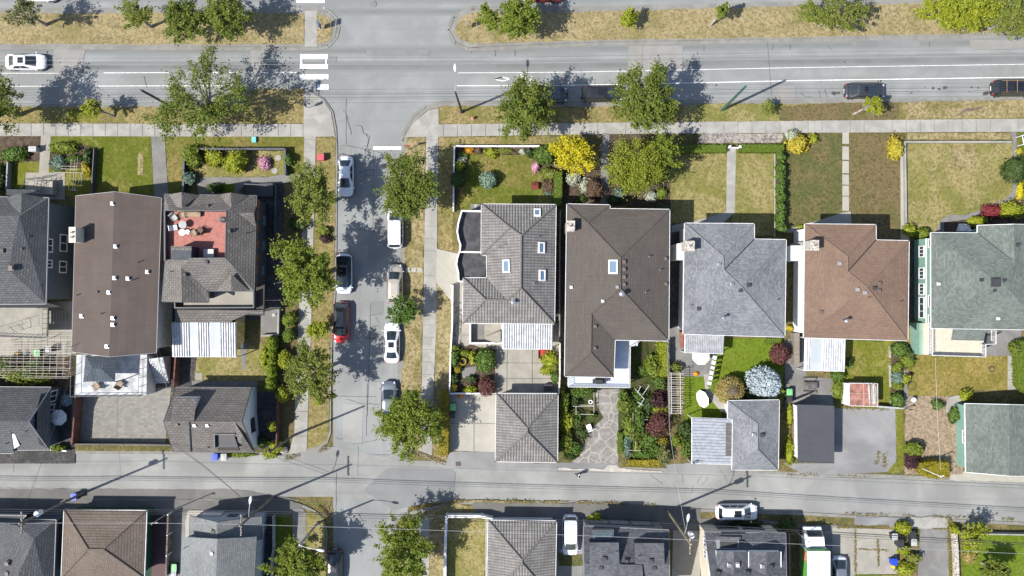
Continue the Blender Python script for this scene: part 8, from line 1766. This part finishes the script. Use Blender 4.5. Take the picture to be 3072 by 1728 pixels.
# person walking in the lane
X, Y, _ = P(1735, 1421, 0); t = thing('person', 'person in a pale top and dark trousers walking along the lane', 'person', (X, Y, .05), None, math.radians(165)); BASE[t] = Vector((0, 0, 0))
def skin(name, pts, edges, rad, mat, parent, root=0, lv=2):
    me = bpy.data.meshes.new(name); me.from_pydata(pts, edges, []); o = bpy.data.objects.new(name, me); COL.objects.link(o); o.parent = parent
    m = o.modifiers.new('skin', 'SKIN'); m.use_smooth_shade = True
    for i, v in enumerate(me.skin_vertices[0].data): v.radius = (rad[i], rad[i] * .85); v.use_root = (i == root)
    s_ = o.modifiers.new('sub', 'SUBSURF'); s_.levels = 1; s_.render_levels = lv
    dg = bpy.context.evaluated_depsgraph_get(); me2 = bpy.data.meshes.new_from_object(o.evaluated_get(dg)); o.modifiers.clear(); o.data = me2; me2.materials.clear(); me2.materials.append(mat); return o
SKIN = plain('skin', (.38, .22, .15), .6); TROU = plain('dark_trousers', (.02, .022, .032), .85); SHIRT = plain('pale_shirt', (.55, .54, .55), .85); HAIR = plain('dark_hair', (.012, .01, .009), .6)
pt = [(0, 0, .95), (0, 0, 1.15), (0, 0, 1.38), (0, 0, 1.48), (.02, 0, 1.56), (.03, 0, 1.66), (.03, 0, 1.72), (0, .19, 1.40), (-.03, .25, 1.15), (.12, .24, .93), (.17, .235, .85), (0, -.19, 1.40), (.02, -.25, 1.15), (-.10, -.24, .92), (-.13, -.235, .84), (0, .09, .90), (.20, .10, .50), (.24, .10, .10), (.38, .11, .05), (0, -.09, .90), (-.08, -.10, .50), (-.30, -.10, .16), (-.19, -.11, .06), (.13, 0, 1.64)]
ed = [(0, 1), (1, 2), (2, 3), (3, 4), (4, 5), (5, 6), (2, 7), (7, 8), (8, 9), (9, 10), (2, 11), (11, 12), (12, 13), (13, 14), (0, 15), (15, 16), (16, 17), (17, 18), (0, 19), (19, 20), (20, 21), (21, 22), (5, 23)]
rd = [.13, .12, .15, .055, .06, .095, .07, .06, .046, .036, .03, .06, .046, .036, .03, .09, .06, .042, .03, .09, .06, .042, .03, .03]
for s_, hx, hz in ((1, .17, .85), (-1, -.13, .84)):
    i0 = 10 if s_ == 1 else 14
    for j, (dx, dz, dy) in enumerate(((.035, -.09, .0), (.018, -.10, .0), (.0, -.095, .0), (-.018, -.08, .0), (.05, -.05, -.03 * s_))):
        pt.append((hx + dx, .235 * s_ + dy, hz + dz)); rd.append(.010); ed.append((i0, len(pt) - 1))
skin('body', pt, ed, rd, SKIN, t)
skin('shirt', [(0, 0, .93), (0, 0, 1.15), (0, 0, 1.37), (0, .19, 1.40), (-.02, .245, 1.2), (0, -.19, 1.40), (.015, -.245, 1.2)], [(0, 1), (1, 2), (2, 3), (3, 4), (2, 5), (5, 6)], [.165, .15, .17, .085, .07, .085, .07], SHIRT, t)
skin('trousers', [(0, 0, .93), (0, .09, .88), (.20, .10, .50), (.24, .10, .12), (0, -.09, .88), (-.08, -.10, .50), (-.29, -.10, .18)], [(0, 1), (1, 2), (2, 3), (0, 4), (4, 5), (5, 6)], [.155, .115, .08, .062, .115, .08, .062], TROU, t)
MB().lathe((.015, 0, 1.62), [(.098, 0), (.112, .05), (.105, .11), (.06, .16), (.01, .172)], 12).build('hair', HAIR, t, True)
for s_ in (-1, 1): MB().lathe((.118, s_ * .035, 1.66), [(.004, -.01), (.014, 0), (.004, .01)], 6).build('eye', DARKV, t)
MB().box(.10, -.03, 1.585, .122, .03, 1.597).build('mouth', plain('lips', (.3, .1, .09), .6), t)
for nm, a, b_ in (('shoe', (.20, .10, .07), (.42, .11, .05)), ('shoe', (-.32, -.10, .12), (-.16, -.11, .05))): MB().bar(a, b_, .055, .045, 8).build(nm, BLACKP, t, True)
# weeds along the lane edges (uncountable)
C, N = [], []; rr_ = np.random.default_rng(11)
def weeds(c, pts, k, w):
    for i in range(len(pts) - 1):
        for _ in range(k):
            u = rr_.uniform(); q = Q(c, pts[i][0] + (pts[i + 1][0] - pts[i][0]) * u + rr_.normal() * w, pts[i][1] + (pts[i + 1][1] - pts[i][1]) * u + rr_.normal() * w)
            if math.sin(q[0] * 1.7) + math.sin(q[0] * .63 + 1) > -.5: C.append((q[0], q[1], .24 + rr_.uniform(0, .05))); N.append((rr_.normal() * .5, rr_.normal() * .5, 1))
weeds('X6', [(100, 550), (380, 560), (700, 550), (900, 545)], 160, 10); weeds('X6', [(390, 590), (395, 1160)], 220, 8); weeds('X6', [(680, 720), (690, 1060)], 150, 8); weeds('X6', [(440, 840), (900, 860)], 110, 6); weeds('X6', [(1230, 580), (1590, 580)], 120, 6); weeds('X6', [(1590, 440), (1640, 1190)], 500, 18); weeds('X6', [(250, 385), (1130, 415), (2000, 440), (2576, 470)], 160, 10); weeds('X4', [(0, 220), (700, 240), (1400, 245), (2000, 270)], 170, 10); weeds('X3', [(1000, 330), (1300, 260), (1700, 215), (2576, 225)], 200, 14)
weeds('W5', [(1150, 880), (1450, 880), (1932, 900)], 60, 10); weeds('W2', [(1080, 740), (1300, 690), (1560, 620)], 160, 14); weeds('W3', [(680, 660), (840, 690), (1080, 760)], 140, 14); weeds('W6', [(520, 640), (500, 780)], 60, 10); weeds('W6', [(575, 690), (570, 800)], 90, 14); weeds('W6', [(640, 740), (660, 840)], 60, 12); weeds('W2', [(1350, 1180), (1480, 1200), (1560, 1290)], 160, 12); weeds('V7', [(640, 1350), (780, 1340)], 40, 8); weeds('W6', [(200, 235), (680, 250)], 120, 9)
C = np.array(C); N = np.array(N); N /= np.linalg.norm(N, axis=1)[:, None]
o = leaves_mesh('weeds', C, N, .08, leaf('leaf_weeds', (.12, .115, .03), (.24, .17, .06), (.17, .14, .03)), None, rr_); tag(o, 'dry weeds growing along the lane edges and slab joints', 'weeds', None, 'stuff')
# ================================================================== light & camera
w = bpy.data.worlds.new('World'); sc.world = w; w.use_nodes = True
t = w.node_tree; bg = t.nodes['Background']
sky = t.nodes.new('ShaderNodeTexSky'); sky.sky_type = 'NISHITA'; sky.sun_disc = False
sky.sun_elevation = SUN_EL; sky.sun_rotation = math.radians(90) - SUN_AZ + math.radians(180); sky.air_density = 1.0; sky.dust_density = 1.0
t.links.new(sky.outputs[0], bg.inputs[0]); bg.inputs[1].default_value = .112
L = bpy.data.lights.new('sun', 'SUN'); L.energy = 4.6; L.angle = math.radians(.5); L.color = (1.0, .955, .88)
so = bpy.data.objects.new('sun', L); COL.objects.link(so)
d = Vector((math.cos(SUN_EL) * math.cos(SUN_AZ), math.cos(SUN_EL) * math.sin(SUN_AZ), -math.sin(SUN_EL)))
so.rotation_euler = d.to_track_quat('-Z', 'Y').to_euler(); so.location = (-40, -20, 60)
cam = bpy.data.cameras.new('camera'); co = bpy.data.objects.new('camera', cam); COL.objects.link(co)
co.location = (0, 0, H); co.rotation_euler = (0, 0, 0)
cam.sensor_width = 36; cam.sensor_fit = 'HORIZONTAL'; cam.lens = 36 * H / (3072 / S); cam.clip_end = 2000; cam.clip_start = 1
sc.camera = co
vs = sc.view_settings; vs.view_transform = 'Standard'; vs.look = 'None'; vs.exposure = .9; vs.gamma = 1; vs.use_curve_mapping = False
sc.cycles.use_denoising = True
sc.cycles.max_bounces = 6; sc.cycles.transparent_max_bounces = 8
